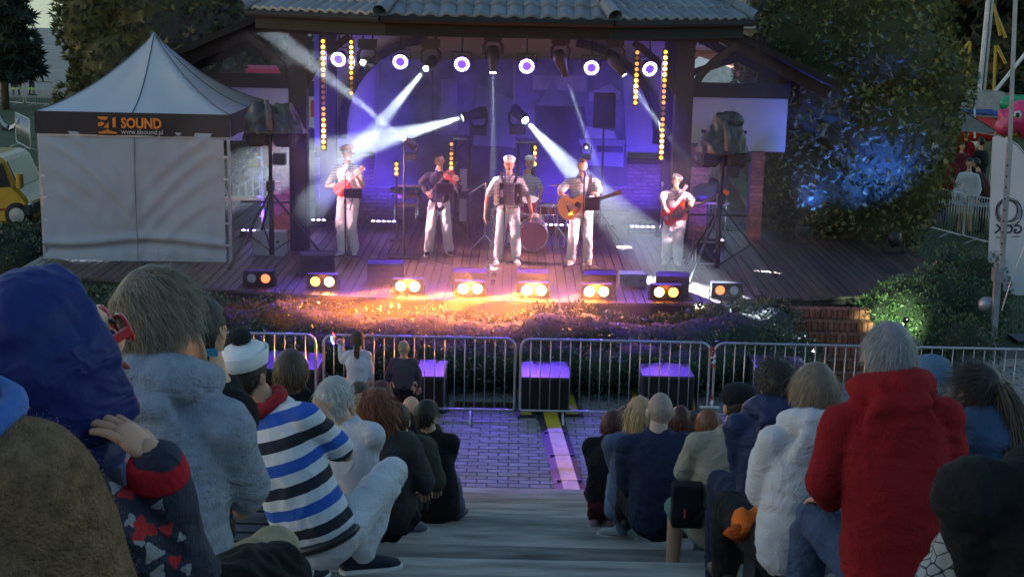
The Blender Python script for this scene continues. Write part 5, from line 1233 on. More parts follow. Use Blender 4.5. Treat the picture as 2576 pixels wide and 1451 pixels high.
# violin
y2 = J2['y']; Mv = inst_frame(at_y(1120, 430, y2 - .12), at_y(1165, 468, y2 - .40), V((.1, -.8, .5)))
t = thing('violin', 'reddish violin under the chin of the violinist', 'violin', Mv.translation)
ol = guitar_outline(.355, .104, .084, .058); M_VIO = mat('violin_varnish', (.30, .045, .02), .25, coat=.5)
wb(MB().prism(ol, .035, shift(Mv, (0, 0, -.035))), 'body', M_VIO, t); wb(MB().box(Mv @ V((.42, 0, .012)), (.27, .026, .016), Mv.to_3x3()), 'neck', M_BLK, t)
wb(MB().ell(Mv @ V((.58, 0, .0)), (.025, .016, .02)), 'scroll', M_VIO, t); wb(MB().box(Mv @ V((.17, 0, .018)), (.006, .045, .034), Mv.to_3x3()), 'bridge', mat('maple', (.5, .35, .18), .5), t); wb(MB().box(Mv @ V((.07, 0, .012)), (.11, .032, .008), Mv.to_3x3()), 'tailpiece', M_BLK, t)
s_ = MB(); strings(s_, .12, .55, .03, .02, .026, 4, Mv, .001); wb(s_, 'strings', M_STRG, t)
bow = thing('violin_bow', 'thin violin bow raised across the violin', 'bow', at_y(1075, 492, y2 - .36))
wb(MB().tube([at_y(1078, 486, y2 - .36), at_y(1120, 440, y2 - .38), at_y(1152, 405, y2 - .30)], .005, 6), 'stick', mat('bow_wood', (.35, .2, .1), .4), bow); wb(MB().bar(at_y(1079, 489, y2 - .36), at_y(1153, 408, y2 - .30), .008, .002), 'bow_hair', M_PWH, bow)
# accordion
y3 = J3['y']; ac = at_y(1280, 487, y3 - .27)
t = thing('accordion', 'black and white piano accordion on the chest of the centre musician', 'accordion', ac)
o = MB().box((-.135, 0, 0), (.10, .20, .36)).build('keyboard_case', mat('accordion_black', (.02, .02, .022), .2, coat=.5), t); o.modifiers.new('b', 'BEVEL').width = .015
MB().box((-.20, -.06, 0), (.07, .14, .345)).build('keyboard', M_BLK, t)
kw_ = MB().box((0, 0, 0), (.085, .10, .0165)).mesh('white_key', mat('ivory', (.75, .73, .7), .3)); kb_ = MB().box((0, 0, 0), (.03, .10, .010)).mesh('black_key', M_BLK)
for i in range(19):
    place('white_key', kw_, t, (-.20, -.090, .165 - i * .0183))
    if i % 7 not in (2, 6): place('black_key', kb_, t, (-.175, -.098, .156 - i * .0183))
pl_ = MB().box((0, 0, 0), (.010, .19, .35)).mesh('bellows_fold', mat('bellows', (.03, .028, .03), .5))
for i in range(12): place('bellows_fold', pl_, t, (-.08 + i * .0145, .0 + .004 * (i % 2), 0))
o = MB().box((.155, 0, 0), (.13, .20, .35)).build('bass_case', mat('accordion_black', (.02, .02, .022), .2, coat=.5), t); o.modifiers.new('b', 'BEVEL').width = .03
MB().box((-.115, -.104, .02), (.05, .006, .12)).build('register_plate', M_CHR, t); MB().box((.15, -.103, .0), (.03, .006, .05)).build('badge', M_CHR, t)
for s in (-1, 1):
    st = MB(); pts = [V((s * .09, .0, .18)), V((s * .12, .06, .27)), V((s * .12, .18, .32)), V((s * .13, .27, .30))]
    for a, b in zip(pts, pts[1:]): st.bar(a, b, .05, .01)
    st.build('shoulder_strap', mat('strap_blk', (.03, .025, .03), .6), t)
# microphone stands
M_MIC = mat('mic_mesh', (.2, .2, .22), .35, metal=.9)
def mic_stand(px, pyb, pyt, dy, label, tablet=None, boom=None):
    b = at_z(px, pyb, STAGE_Z); b.z = STAGE_Z; top = at_y(px, pyt, b.y).z - STAGE_Z
    t = thing('microphone_stand', label, 'microphone stand', b, group='microphone stands on stage')
    MB().tube([(0, 0, .02), (0, 0, top - .10)], .0125, 8).build('pole', M_BLK, t)
    for k in range(3): a = R(30 + 120 * k); MB().tube([(0, 0, .10), (.32 * math.cos(a), .32 * math.sin(a), .012)], .010, 6).build('leg', M_BLK, t)
    MB().box((0, -.01, 1.0), (.04, .04, .07)).build('clutch', M_BLK, t)
    m_ = MB(); d = V((0, .10, .06)); c = V((0, -.02, top - .05)); m_.cap(c - d * .9, .011, c + d * .3, .017); m_.build('microphone', M_BLK, t, True); MB().ell(c + d * .55, (.028, .028, .03)).build('mic_grille', M_MIC, t, True)
    if tablet:
        tb_ = at_y(tablet[0], tablet[1], b.y - .02) - b; q = MB().box(tb_, (tablet[2], .02, tablet[3]), Matrix.Rotation(R(18), 3, 'X') @ Matrix.Rotation(R(tablet[4]), 3, 'Y')).build('music_tray', M_BLK, t)
        MB().tube([(0, 0, tb_.z - .25), (tb_.x * .6, -.03, tb_.z - .28), (tb_.x, .03, tb_.z - .05)], .007, 6).build('tray_arm', M_BLK, t)
mic_stand(869, 655, 428, 0, 'microphone stand before the mandolin player, with black tray', (888, 486, .30, .17, 0))
mic_stand(1096, 672, 425, 0, 'microphone stand before the violinist, with black tray', (1120, 474, .26, .18, 0))
mic_stand(1266, 676, 425, 0, 'microphone stand before the accordion player')
mic_stand(1463, 678, 430, 0, 'microphone stand before the guitar singer, with black tray', (1490, 512, .24, .24, -4))
# cordless straight stand beside the bass player
b = at_z(1661, 592, STAGE_Z); t = thing('microphone_stand', 'slim chrome stand beside the bass player', 'microphone stand', (b.x, b.y, STAGE_Z)); h = at_y(1663, 462, b.y).z - STAGE_Z
MB().tube([(0, 0, 0), (0, 0, h)], .012, 8).build('pole', M_CHR, t); MB().ell((0, 0, h), (.03, .03, .045)).build('mic_grille', M_PWH, t, True); MB().lathe([(.0, .03), (.12, .02), (.13, 0)], n=16).build('foot_plate', M_BLK, t)
# ---------------------------------------------------------------- drum kit (several things)
M_DRUM = mat('drum_shell', (.10, .012, .02), .25, coat=.5); M_SKIN = mat('drum_head', (.62, .6, .58), .6)
dx = dn.x
def drum(name, label, c, r, h, ro=None, cat='drum', stand=True, hm=None):
    t = thing(name, label, cat, c, group='the drum kit'); ro = ro or Matrix.Identity(3); hm = hm or M_SKIN
    MB().lathe([(r, -h / 2), (r, h / 2)], (0, 0, 0), ro, 28).build('shell', M_DRUM, t, True); MB().lathe([(.002, h / 2 - .006), (r * .97, h / 2 - .006)], (0, 0, 0), ro, 28).build('drum_head', hm, t)
    MB().lathe([(.002, -h / 2 + .006), (r * .97, -h / 2 + .006)], (0, 0, 0), ro, 28).build('drum_head', hm, t)
    for z in (-h / 2, h / 2): MB().ring(ro @ V((0, 0, z)), ro @ V((1, 0, 0)), ro @ V((0, 1, 0)), r, .010, 28, 6).build('hoop', M_CHR, t, True)
    for i in range(8): a = i * .785; MB().tube([ro @ V((r * 1.03 * math.cos(a), r * 1.03 * math.sin(a), z)) for z in (-h / 2, h / 2)], .006, 5).build('lug', M_CHR, t)
    if stand:
        for k in range(3): a = R(90 + 120 * k); MB().tube([(0.6 * r * math.cos(a), .6 * r * math.sin(a), -h / 2), (r * 1.2 * math.cos(a), r * 1.2 * math.sin(a), STAGE_Z + .01 - c[2])], .009, 6).build('leg', M_CHR, t)
    return t
RX = Matrix.Rotation(R(90), 3, 'X')
drum('bass_drum', 'dark red bass drum lying on its side before the drummer', V((dx + .12, DY - .75, STAGE_Z + .29)), .26, .42, RX, stand=False, hm=mat('drum_head_dark', (.05, .02, .025), .45))
drum('snare_drum', 'shallow snare drum at the drummer left hand', V((dx + .38, DY - .42, STAGE_Z + .68)), .18, .14)
drum('floor_tom', 'floor tom beside the bass drum', V((dx - .42, DY - .45, STAGE_Z + .50)), .20, .36)
drum('tom_drum', 'small tom mounted over the bass drum', V((dx + .05, DY - .68, STAGE_Z + .80)), .15, .22, Matrix.Rotation(R(20), 3, 'X'), stand=False)
M_BRASS = mat('cymbal_brass', (.65, .45, .14), .28, metal=1, var=.1)
for x, y, z, r, lb in ((.55, -.45, 1.12, .2, 'crash cymbal right of the drummer'), (.72, -.25, .92, .17, 'hi-hat cymbal at the right of the drum kit'), (-.55, -.4, 1.05, .22, 'ride cymbal left of the drummer')):
    t = thing('cymbal_stand', lb, 'cymbal', (dx + x, DY + y, STAGE_Z), group='cymbals of the drum kit')
    MB().tube([(0, 0, .3), (0, 0, z + .03)], .011, 8).build('pole', M_CHR, t)
    for k in range(3): a = R(20 + 120 * k); MB().tube([(0, 0, .4), (.26 * math.cos(a), .26 * math.sin(a), .012)], .009, 6).build('leg', M_CHR, t)
    MB().lathe([(.003, .025), (.03, .018), (.05, .008), (r, -.008), (r, -.010), (.05, .005)], (0, 0, z), Matrix.Rotation(R(-12), 3, 'X'), 24).build('cymbal', M_BRASS, t, True)
t = thing('drum_stool', 'round stool under the drummer', 'stool', (dp.x, DY + .05, STAGE_Z)); MB().lathe([(.002, .44), (.16, .43), (.165, .37), (.002, .36)], n=18).build('seat', M_BLK, t, True)
for k in range(3): a = R(90 + 120 * k); MB().tube([(0, 0, .38), (.22 * math.cos(a), .22 * math.sin(a), .01)], .012, 6).build('leg', M_CHR, t)
for a, b, lb in (((1180, 487), (1222, 459), 'boom arm stand left of the accordion player'), ((1345, 585), (1338, 540), 'drum hardware strut right of the accordion player')):
    A_, B_ = at_y(*a, 24.6), at_y(*b, 24.6); t = thing('boom_stand', lb, 'microphone stand', (B_.x, 24.6, STAGE_Z)); wb(MB().tube([A_, B_], .012, 6), 'boom', M_CHR, t); MB().tube([(0, 0, 0), (0, 0, B_.z - STAGE_Z)], .012, 6).build('pole', M_CHR, t)
    for k in range(3): q = R(90 + 120 * k); MB().tube([(0, 0, .25), (.28 * math.cos(q), .28 * math.sin(q), .01)], .01, 6).build('leg', M_CHR, t)
# ---------------------------------------------------------------- chair, cases, monitors, small items on stage
cb = at_z(1022, 572, STAGE_Z)
t = thing('chair', 'wooden chair with chrome legs between mandolin player and violinist', 'chair', (cb.x, cb.y, STAGE_Z), R(178))
M_PLY = mat('plywood', (.50, .30, .13), .35, var=.12, vscale=4, stretch=(1, 8, 1)); M_ORS = mat('orange_ply', (.5, .2, .05), .4)
o = MB().loft([((0, -.20 - .02 * abs(x) * 0, .66 + z), (.225, 0, 0), (0, .008, 0)) for x, z in ((0, -.13), (0, -.11), (0, .10), (0, .13))], 20, sq=6).build('backrest', M_PLY, t)
MB().box((0, .02, .44), (.42, .40, .018)).build('seat', M_ORS, t)
for s in (-1, 1):
    MB().tube([(s * .20, .18, 0.01), (s * .20, .18, .43), (s * .20, -.18, .44), (s * .21, -.22, .80)], .012, 8).build('leg', M_CHR, t, True); MB().tube([(s * .20, -.16, .43), (s * .20, -.21, .01)], .012, 8).build('leg', M_CHR, t, True)
    MB().bar((s * .245, -.20, .62), (s * .245, .17, .62), .04, .03).build('armrest', M_BLK, t); MB().tube([(s * .245, .15, .61), (s * .22, .17, .44)], .011, 6).build('arm_post', M_CHR, t)
kb = at_z(1022, 560, STAGE_Z)
t = thing('instrument_case', 'black instrument case laid across the armrests of the chair', 'case', (cb.x, cb.y - .02, STAGE_Z + .64)); o = MB().box((0, 0, .065), (.62, .30, .12)).build('shell', M_BLK, t); o.modifiers.new('b', 'BEVEL').width = .03
MB().tube([(-.07, -.155, .06), (-.06, -.19, .06), (.06, -.19, .06), (.07, -.155, .06)], .01, 6).build('handle', M_BLK, t)
for s in (-1, 1): MB().box((s * .2, -.154, .075), (.03, .012, .03)).build('latch', M_CHR, t)
def wedge(px, py, w, label, yaw):
    b = at_z(px, py, STAGE_Z); t = thing('floor_monitor', label, 'monitor speaker', (b.x, b.y, STAGE_Z), R(yaw), 'black wedge monitors along the stage front'); h, d = .36, .42
    m_ = MB(); pr = [(-d / 2, 0), (d / 2, 0), (d / 2 - .05, h * .55), (-d / 2 + .10, h), (-d / 2 - .02, h * .85)]
    m_.prism(pr, w, Matrix.Translation((-w / 2, 0, 0)) @ Matrix(((0, 0, 1, 0), (1, 0, 0, 0), (0, 1, 0, 0), (0, 0, 0, 1)))); o = m_.build('cabinet', mat('monitor_black', (.03, .03, .032), .6, bump=.3, bscale=120), t); o.modifiers.new('b', 'BEVEL').width = .01
    MB().add([(-w / 2 + .03, d / 2 - .035, h * .53), (w / 2 - .03, d / 2 - .035, h * .53), (w / 2 - .03, -d / 2 + .125, h * .97), (-w / 2 + .03, -d / 2 + .125, h * .97)], [(0, 1, 2, 3)]).build('grille', M_GRILL, t).location = (0, .006, .012)
    MB().box((0, -d / 2 - .018, h * .62), (.14, .02, .05)).build('handle', M_BLKM, t); MB().box((-.03, -d / 2 - .012, h * .80), (.03, .02, .06)).build('socket', M_STEEL, t)
wedge(798, 683, .56, 'black wedge monitor at the foot of the mandolin player', 8); wedge(970, 706, .56, 'black wedge monitor left of the violinist microphone', 5); wedge(1180, 728, .5, 'wedge monitor lit orange behind the fourth floor lamp', 0); wedge(1338, 730, .5, 'wedge monitor lit orange behind the centre floor lamp', 0); wedge(1505, 734, .5, 'wedge monitor before the guitar singer', 0); wedge(1690, 738, .5, 'wedge monitor before the bass player', -6)
# metal case by the left light stand, silver case near the bass player
def case(px, py, w, d, h, label, yaw=0, m=None):
    b = at_z(px, py, STAGE_Z); t = thing('flight_case', label, 'case', (b.x, b.y, STAGE_Z), R(yaw)); m = m or mat('case_silver', (.45, .46, .48), .35, metal=.6)
    MB().box((0, 0, h / 2 + .008), (w, d, h)).build('shell', m, t)
    for sx in (-1, 1):
        for sy in (-1, 1): MB().box((sx * w / 2, sy * d / 2, h / 2 + .008), (.02, .02, h + .01)).build('corner_edge', M_ALU, t)
    for z in (.012, h): MB().box((0, -d / 2 - .004, z + .006), (w - .02, .012, .02)).build('edge_trim', M_ALU, t)
    for s in (-1, 1): MB().box((s * w * .3, -d / 2 - .008, h * .62), (.04, .012, .05)).build('latch', M_CHR, t)
case(680, 640, .52, .3, .40, 'grey flight case standing behind the left light stand'); case(1588, 718, .40, .35, .20, 'silver metal case reflecting light before the bass player', 4); case(1775, 660, .4, .35, .38, 'dark case at the foot of the right light stand', 0, M_BLKM)
# bottle and cups
def bottle(px, py, label, h=.30):
    b = at_z(px, py, STAGE_Z); t = thing('water_bottle', label, 'bottle', (b.x, b.y, STAGE_Z)); g_ = mat('clear_plastic', (.75, .8, .9), .08, trans=.85, var=.02)
    MB().lathe([(.002, .004), (.036, .006), (.038, .03), (.036, .09), (.038, .12), (.036, .17), (.030, .21), (.014, .25), (.013, h - .03)], n=16).build('bottle', g_, t, True); MB().lathe([(.015, h - .03), (.015, h), (.002, h)], n=12).build('cap', mat('cap_blue', (.05, .12, .5), .5), t); MB().lathe([(.039, .10), (.039, .16)], n=16).build('wrapper', mat('wrap_blue', (.3, .4, .75), .5), t)
bottle(1226, 696, 'clear water bottle on the stage floor beside the accordion microphone stand')
for i, (px, py, lb) in enumerate(((1217, 704, 'clear plastic cup left of the water bottle'), (1242, 702, 'clear plastic cup right of the water bottle'), (1240, 718, 'clear plastic cup nearest the stage edge below the bottle'))):
    b = at_z(px, py, STAGE_Z); t = thing('plastic_cup', lb, 'cup', (b.x, b.y, STAGE_Z), group='plastic cups at the stage front'); MB().lathe([(.002, .003), (.030, .003), (.042, .11), (.040, .11), (.029, .006)], n=14).build('cup', mat('clear_plastic', (.75, .8, .9), .08, trans=.85, var=.02), t, True); MB().ring((0, 0, .11), (1, 0, 0), (0, 1, 0), .042, .003, 14, 5).build('rim', M_PWH, t)
# black loudspeaker on a pole behind the guitarist
lb = at_y(1520, 278, 25.9); t = thing('loudspeaker', 'black loudspeaker on a pole behind the guitar singer', 'speaker', (lb.x, 25.9, STAGE_Z)); hz = lb.z - STAGE_Z
MB().tube([(0, 0, .02), (0, 0, hz)], .018, 8).build('pole', M_BLK, t); o = MB().box((0, 0, hz), (.40, .32, .62), None, (.96, 1)).build('cabinet', M_BLK, t); MB().box((0, -.165, hz), (.34, .012, .55)).build('grille', M_GRILL, t)
for k in range(3): a = R(90 + 120 * k); MB().tube([(0, 0, .5), (.4 * math.cos(a), .4 * math.sin(a), .012)], .013, 6).build('leg', M_BLK, t)
# amplifier heap at the right of the bass player
b = at_z(1775, 600, STAGE_Z); t = thing('stage_table', 'pale table with covered gear behind the bass player', 'table', (b.x - .1, b.y, STAGE_Z)); MB().box((0, 0, .70), (.95, .5, .03)).build('table_top', mat('pale_wood', (.4, .3, .2), .5), t)
for sx in (-1, 1):
    for sy in (-1, 1): MB().tube([(sx * .42, sy * .2, 0), (sx * .42, sy * .2, .69)], .014, 6).build('leg', M_CHR, t)
m_ = MB(); m_.ell((0, 0, .15), (.32, .2, .24)); m_.ell((.15, 0, .26), (.18, .16, .18)); m_.box((-.05, 0, .05), (.6, .34, .1)); o = blob(m_, 'covered_gear', M_COVER, .03, 3); o.location = t.location + V((0, 0, .72)); tag(o, 'dark cover heaped over gear on the pale table', 'cover')
# ================================================================== AUDIENCE
HB = hair_mat('brown', (.10, .06, .035)); HDK = hair_mat('darkbrown', (.035, .022, .016)); HGR = hair_mat('grey', (.24, .235, .24)); HWH = hair_mat('white', (.55, .54, .50)); HRED = hair_mat('red', (.22, .06, .025)); HBL = hair_mat('blond', (.45, .30, .15)); HLB = hair_mat('lightbrown', (.22, .165, .115)); HAUB = hair_mat('auburn', (.10, .025, .02))
def sitter(label, y, head, neck, pel, face=0, hf=None, pitch=0, tilt=0, arms=None, legs=None, hs=1.0, dyh=.0, dyp=0., **kw):
    """seated figure placed by photo pixels at distance y; sits on the bench of its terrace"""
    W = lambda px, py, dy=0.: at_y(px, py, y + dy)
    hd, nk, pv = W(*head, dyh + .03), W(*neck, dyh * .7), W(*pel, dyp); zt = terr(y)
    b = V((pv.x, pv.y, zt)); A = arms(W) if arms else None; Lg = legs(W) if legs else None
    kw.setdefault('group', 'spectators on the amphitheatre benches'); kw.setdefault('vox', .014)
    r, Mh, J = figure(label, b, face, pv, nk, hd, hf, pitch, tilt, A, Lg, hs=hs, **kw); J.update(W=W, Mh=Mh, root=r); return J
def hair(J, style, m, n=900, **k): return make_hair(J['Mh'], style, m, J['root'], n, loc=-J['base'], **k)
JEANS = cloth('jeans', (.055, .085, .16), bump=.4); JEANS2 = cloth('jeans_light', (.10, .15, .22), bump=.4); BLACKC = cloth('black', (.010, .010, .012)); NAVY = cloth('navy', (.018, .024, .055)); KHAKI = cloth('khaki', (.36, .29, .17))
UP_ = V((0, 0, 1))
# ---- right of the aisle
RED = cloth('red_fleece', (.27, .012, .016), .95, .5, 140)
J = sitter('man with grey hair in a red hooded sweatshirt, right foreground', 4.75, (2236, 898), (2242, 985), (2256, 1425), 0, 8, 2, top=RED, bottom=JEANS, sh=.188, fat=1.2, vox=.011, fold=(.010, 6, 9, 2), hood='down', top_name='sweatshirt', hs=1.0, armr=1.0, hi=True,
    arms=lambda W: {'l': (W(2068, 1215, .02), W(2092, 1262, .22), V((-.4, .8, -.1)), -UP_, XR, .3), 'r': (W(2392, 1240, .02), W(2330, 1290, .26))},
    legs=lambda W: {'l': (W(2045, 1290, .36), W(2010, 1560, .40)), 'r': (W(2290, 1420, .45), W(2300, 1640, .45))}, hip=.105, shoes=(SHOE_B,))
hair(J, 'short', HGR, 5000, L=.05, width=.0022, thick=.012, seed=5, grav=.15, lift=.12, rnd=.22)
WFL = cloth('white_fleece', (.50, .52, .56), .95, .4, 140)
J = sitter('woman with short brown hair in a white hooded fleece, beside the red sweatshirt', 5.4, (2050, 990), (2052, 1072), (2000, 1375), 8, 12, 0, top=WFL, bottom=BLACKC, sh=.165, fat=1.08, vox=.011, fold=(.009, 7, 9, 12), hood='down', top_name='fleece', hi=True, armr=.95,
    arms=lambda W: {'l': (W(1912, 1240, .05), W(1916, 1138, .18), V((0, .3, .9)), XR, V((0, -1, 0)), .8), 'r': (W(2100, 1240, .1), W(2060, 1180, .32))}, shoes=(SHOE_B,))
hair(J, 'short', HLB, 4500, L=.07, width=.0024, thick=.015, seed=8, grav=.25, lift=.10, rnd=.20)
oc = thing('folded_cloth', 'bright orange folded jacket hanging at the white fleece woman side', 'cloth', at_y(1882, 1310, 5.5)); M_OR = cloth('orange', (.62, .13, .015))
m_ = MB(); a, b_ = at_y(1850, 1325, 5.5), at_y(1925, 1285, 5.55)
m_.loft([(a.lerp(b_, t) + V((0, 0, .02 * math.sin(t * 9))), V((.012, -.05, .0)) * (1 + .2 * math.sin(t * 7)), V((.0, .02, .036)) * (1 + .3 * math.sin(t * 5))) for t in (0, .1, .3, .5, .7, .9, 1)], 14); wb(m_, 'fold', M_OR, oc, True)
m_ = MB(); m_.loft([(at_y(1840 + 10 * t, 1330 + 18 * t, 5.46) + V((.03 * t, 0, 0)), V((.035, 0, .02)), V((0, .015, .01))) for t in (0, .5, 1)], 10); wb(m_, 'lining', cloth('orange_dark', (.4, .07, .01)), oc, True)
J = sitter('person with tousled dark brown hair in a navy jacket behind the white fleece', 6.4, (1957, 972), (1950, 1032), (1940, 1290), 4, 20, 0, top=cloth('navy_shell', (.022, .032, .085), .5, .2), bottom=NAVY, sh=.19, fat=1.05, fold=(.009, 7, 9, 22), hood='down', top_name='jacket', arms=lambda W: {'l': (W(1872, 1180, .05), W(1890, 1230, .25)), 'r': (W(2020, 1180, .05), W(1990, 1230, .25))})
hair(J, 'short', HDK, 1600, L=.06, width=.005, thick=.022, seed=3, lift=.5, rnd=.6, wave=.006, grav=.05)
J = sitter('man in beige sweater and black cap with a black shoulder bag', 7.5, (1858, 1022), (1842, 1086), (1808, 1318), 6, 14, 0, top=cloth('beige', (.34, .29, .215), .9), bottom=cloth('green_shorts', (.10, .20, .15)), sh=.195, fat=1.15, fold=(.009, 7, 9, 31), top_name='sweater', shorts=True,
    arms=lambda W: {'l': (W(1722, 1185, .03), W(1762, 1232, .2)), 'r': (W(1900, 1190, .1), W(1870, 1230, .3))}, legs=lambda W: {'l': (W(1702, 1275, .32), W(1690, 1440, .30)), 'r': (W(1880, 1290, .4), W(1880, 1440, .4))}, shoes=(SHOE_B,))
hair(J, 'crop', HDK, 500, L=.025, width=.004, thick=.008)
cp = thing('flat_cap', 'black cap on the man in the beige sweater', 'cap', J['Mh'] @ V((0, 0, .05)))
R3 = J['Mh'].to_3x3(); MB().lathe([(.088, -.03), (.096, .0), (.098, .03), (.085, .062), (.05, .078), (.003, .082)], (0, 0, 0), R3, 20).build('crown', BLACKC, cp, True); MB().ell(R3 @ V((0, .10, -.012)), (.075, .06, .010), R3).build('peak', BLACKC, cp, True)
MB().box(R3 @ V((.05, -.083, .0)), (.02, .006, .006), R3).build('buckle', M_CHR, cp)
bg_ = thing('shoulder_bag', 'black shoulder bag on the hip of the man in beige', 'bag', at_y(1725, 1320, 7.35)); m_ = MB(); m_.box((0, 0, .12), (.17, .10, .24)); m_.ell((0, -.02, .10), (.085, .06, .11)); o = blob(m_, 'pouch', BLACKC, .016, 3, parent=bg_); MB().box((-.02, -.085, .10), (.012, .006, .05)).build('zip_tag', mat('tag_red', (.5, .04, .04), .5), bg_)
m_ = MB(); pts = [at_y(1745, 1305, 7.3), at_y(1800, 1270, 7.25), at_y(1850, 1235, 7.25), at_y(1890, 1190, 7.32)]
for a, b_ in zip(pts, pts[1:]): m_.bar(a, b_, .02, .05, up=V((0, 1, 0)))
wb(m_, 'strap', BLACKC, bg_)
J = sitter('bald man in a dark navy jacket sitting by the aisle', 8.35, (1661, 1034), (1655, 1085), (1655, 1298), 2, 6, 0, top=NAVY, bottom=BLACKC, sh=.2, fat=1.12, fold=(.009, 7, 9, 41), top_name='jacket', skin=mat('skin_pale', (.50, .36, .29), .5, var=.06), arms=lambda W: {'l': (W(1575, 1205, .03), W(1590, 1240, .25)), 'r': (W(1745, 1195, .05), W(1720, 1230, .25))}, shoes=(SHOE_B,))
hair(J, 'crop', hair_mat('thin_grey', (.42, .31, .26)), 500, L=.008, width=.003, thick=.002, seed=2)
J = sitter('blonde woman in denim beside the bald man', 9.0, (1610, 1042), (1600, 1088), (1585, 1270), 8, 14, 0, top=cloth('denim_jacket', (.07, .10, .16)), bottom=JEANS2, sh=.165, fat=.95, fold=(.008, 8, 9, 51), top_name='jacket', arms=lambda W: {'l': (W(1548, 1160, .05), W(1556, 1200, .25)), 'r': (W(1640, 1170, .0), W(1640, 1200, .2))},
    legs=lambda W: {'l': (W(1555, 1200, .42), W(1572, 1330, .20), V((-.9, .4, 0))), 'r': (W(1600, 1215, .40), W(1600, 1335, .3))}, shoes=(mat('shoe_grey', (.32, .33, .32), .7), RUB))
hair(J, 'long', HBL, 1200, L=.16, width=.005, thick=.012, grav=.8, seed=4)
J = sitter('person in black with dark hair, nearest the aisle in the front right row', 10.0, (1545, 1072), (1538, 1110), (1528, 1240), -20, -50, -12, top=BLACKC, bottom=cloth('maroon', (.10, .02, .025)), sh=.16, fat=.95, fold=(.008, 8, 9, 61), top_name='jacket', arms=lambda W: {'l': (W(1500, 1185, .1), W(1505, 1215, .28)), 'r': (W(1570, 1185, .1), W(1560, 1215, .28))}, legs=lambda W: {'l': (W(1500, 1225, .4), W(1500, 1300, .5)), 'r': (W(1545, 1230, .4), W(1540, 1300, .5))}, shoes=(mat('shoe_redwhite', (.45, .25, .25), .7), RUB))
hair(J, 'short', HAUB, 600, L=.05, width=.006, thick=.014)
for i, (px, py, y, m, n, tp, lb, st) in enumerate(((1711, 1058, 10.8, HAUB, 700, cloth('lilac', (.3, .25, .32)), 'dark red haired spectator seen over the bald man right shoulder', 'long'), (1741, 1070, 11.5, HDK, 600, BLACKC, 'dark haired spectator between the red haired and the orange haired ones', 'short'), (1783, 1070, 9.6, hair_mat('copper', (.20, .075, .03)), 800, BLACKC, 'copper haired spectator with sunglasses on the head before the black cap', 'long'), (1570, 1062, 10.8, HAUB, 500, BLACKC, 'dark maroon haired spectator left of the blonde woman', 'short'))):
    J = sitter(lb, y, (px, py), (px, py + 32), (px, py + 150), 0, 0, 0, top=tp, bottom=BLACKC, sh=.17, fat=.95, vox=.022, top_name='jacket', hs=.97); hair(J, st, m, n, L=.10, width=.006, thick=.016, grav=.6, seed=i)
    if i == 2:
        sg = thing('sunglasses', 'pale sunglasses pushed up on the copper hair', 'sunglasses', J['Mh'] @ V((0, .02, .135))); R3 = J['Mh'].to_3x3(); MB().bar(R3 @ V((-.07, 0, 0)), R3 @ V((.07, 0, 0)), .012, .012).build('frame', M_PWH, sg)
        for s in (-1, 1): MB().ell(R3 @ V((s * .035, .02, -.005)), (.028, .02, .008), R3).build('lens', M_BLK, sg)
J = sitter('person in a blue baseball cap seen behind the red sweatshirt', 6.1, (2338, 962), (2340, 1025), (2335, 1260), 0, -20, 0, top=cloth('dark_grey', (.05, .055, .065)), bottom=BLACKC, sh=.185, fold=(.008, 8, 9, 71), top_name='jacket', vox=.018); hair(J, 'crop', HGR, 900, L=.03, width=.004, thick=.010)
cp = thing('baseball_cap', 'blue baseball cap beside the grey haired man', 'cap', J['Mh'] @ V((0, 0, .03))); R3 = J['Mh'].to_3x3(); M_CAPB = cloth('cap_blue', (.07, .13, .20))
MB().lathe([(.090, -.02), (.096, .01), (.095, .045), (.075, .080), (.04, .096), (.003, .10)], (0, -.008, 0), R3, 20).build('crown', M_CAPB, cp, True); MB().ell(R3 @ V((0, .12, -.01)), (.07, .07, .008), R3).build('peak', M_CAPB, cp, True); MB().ell(R3 @ V((0, -.008, .10)), (.008, .008, .006), R3).build('button', M_CAPB, cp)
J = sitter('small person with light brown hair between the blue cap and the ponytail', 6.9, (2388, 1045), (2388, 1080), (2388, 1240), 0, 0, 0, top=BLACKC, bottom=BLACKC, sh=.15, hs=.92, vox=.02, top_name='jacket'); hair(J, 'short', HLB, 900, L=.05, width=.005, thick=.016)
# ponytail woman
J = sitter('woman with a long brown ponytail in a blue denim jacket, right edge', 5.0, (2462, 992), (2470, 1075), (2470, 1380), 6, 22, -4, top=cloth('blue_denim', (.045, .09, .17), .8, .4), bottom=BLACKC, sh=.185, fat=1.0, vox=.013, fold=(.014, 6, 8, 81), hood='down', top_name='jacket', hi=True, arms=lambda W: {'l': (W(2405, 1220, .05), W(2425, 1180, .3), None, None, None, .6), 'r': (W(2560, 1240, .1), W(2520, 1290, .3))})
hair(J, 'long', HDK, 2200, L=.08, width=.003, thick=.010, grav=-.2, seed=5, lift=.05, rnd=.15)
pt = J['Mh'] @ V((.01, -.115, .055)); g = np.random.default_rng(3); n = 900
rt_ = np.array(pt) + g.normal(0, .012, (n, 3)); nr = np.tile([[.3, -.9, .3]], (n, 1)) + g.normal(0, .35, (n, 3)); cm = np.tile([[.35, -.25, -.6]], (n, 1)) + g.normal(0, .12, (n, 3))
v, q, c = strands(rt_, unit(nr), unit(cm), .42, 8, .0045, .55, .006, .9, .4, .12, .5, 7); o = place('ponytail', np_mesh('ponytail', v, q, hair_mat('pony', (.11, .075, .045)), c), J['root'], -J['base'])
wb(MB().ring(pt, (1, 0, 0), (0, .5, .86), .018, .006, 14, 6), 'hair_tie', M_BLK, J['root'])
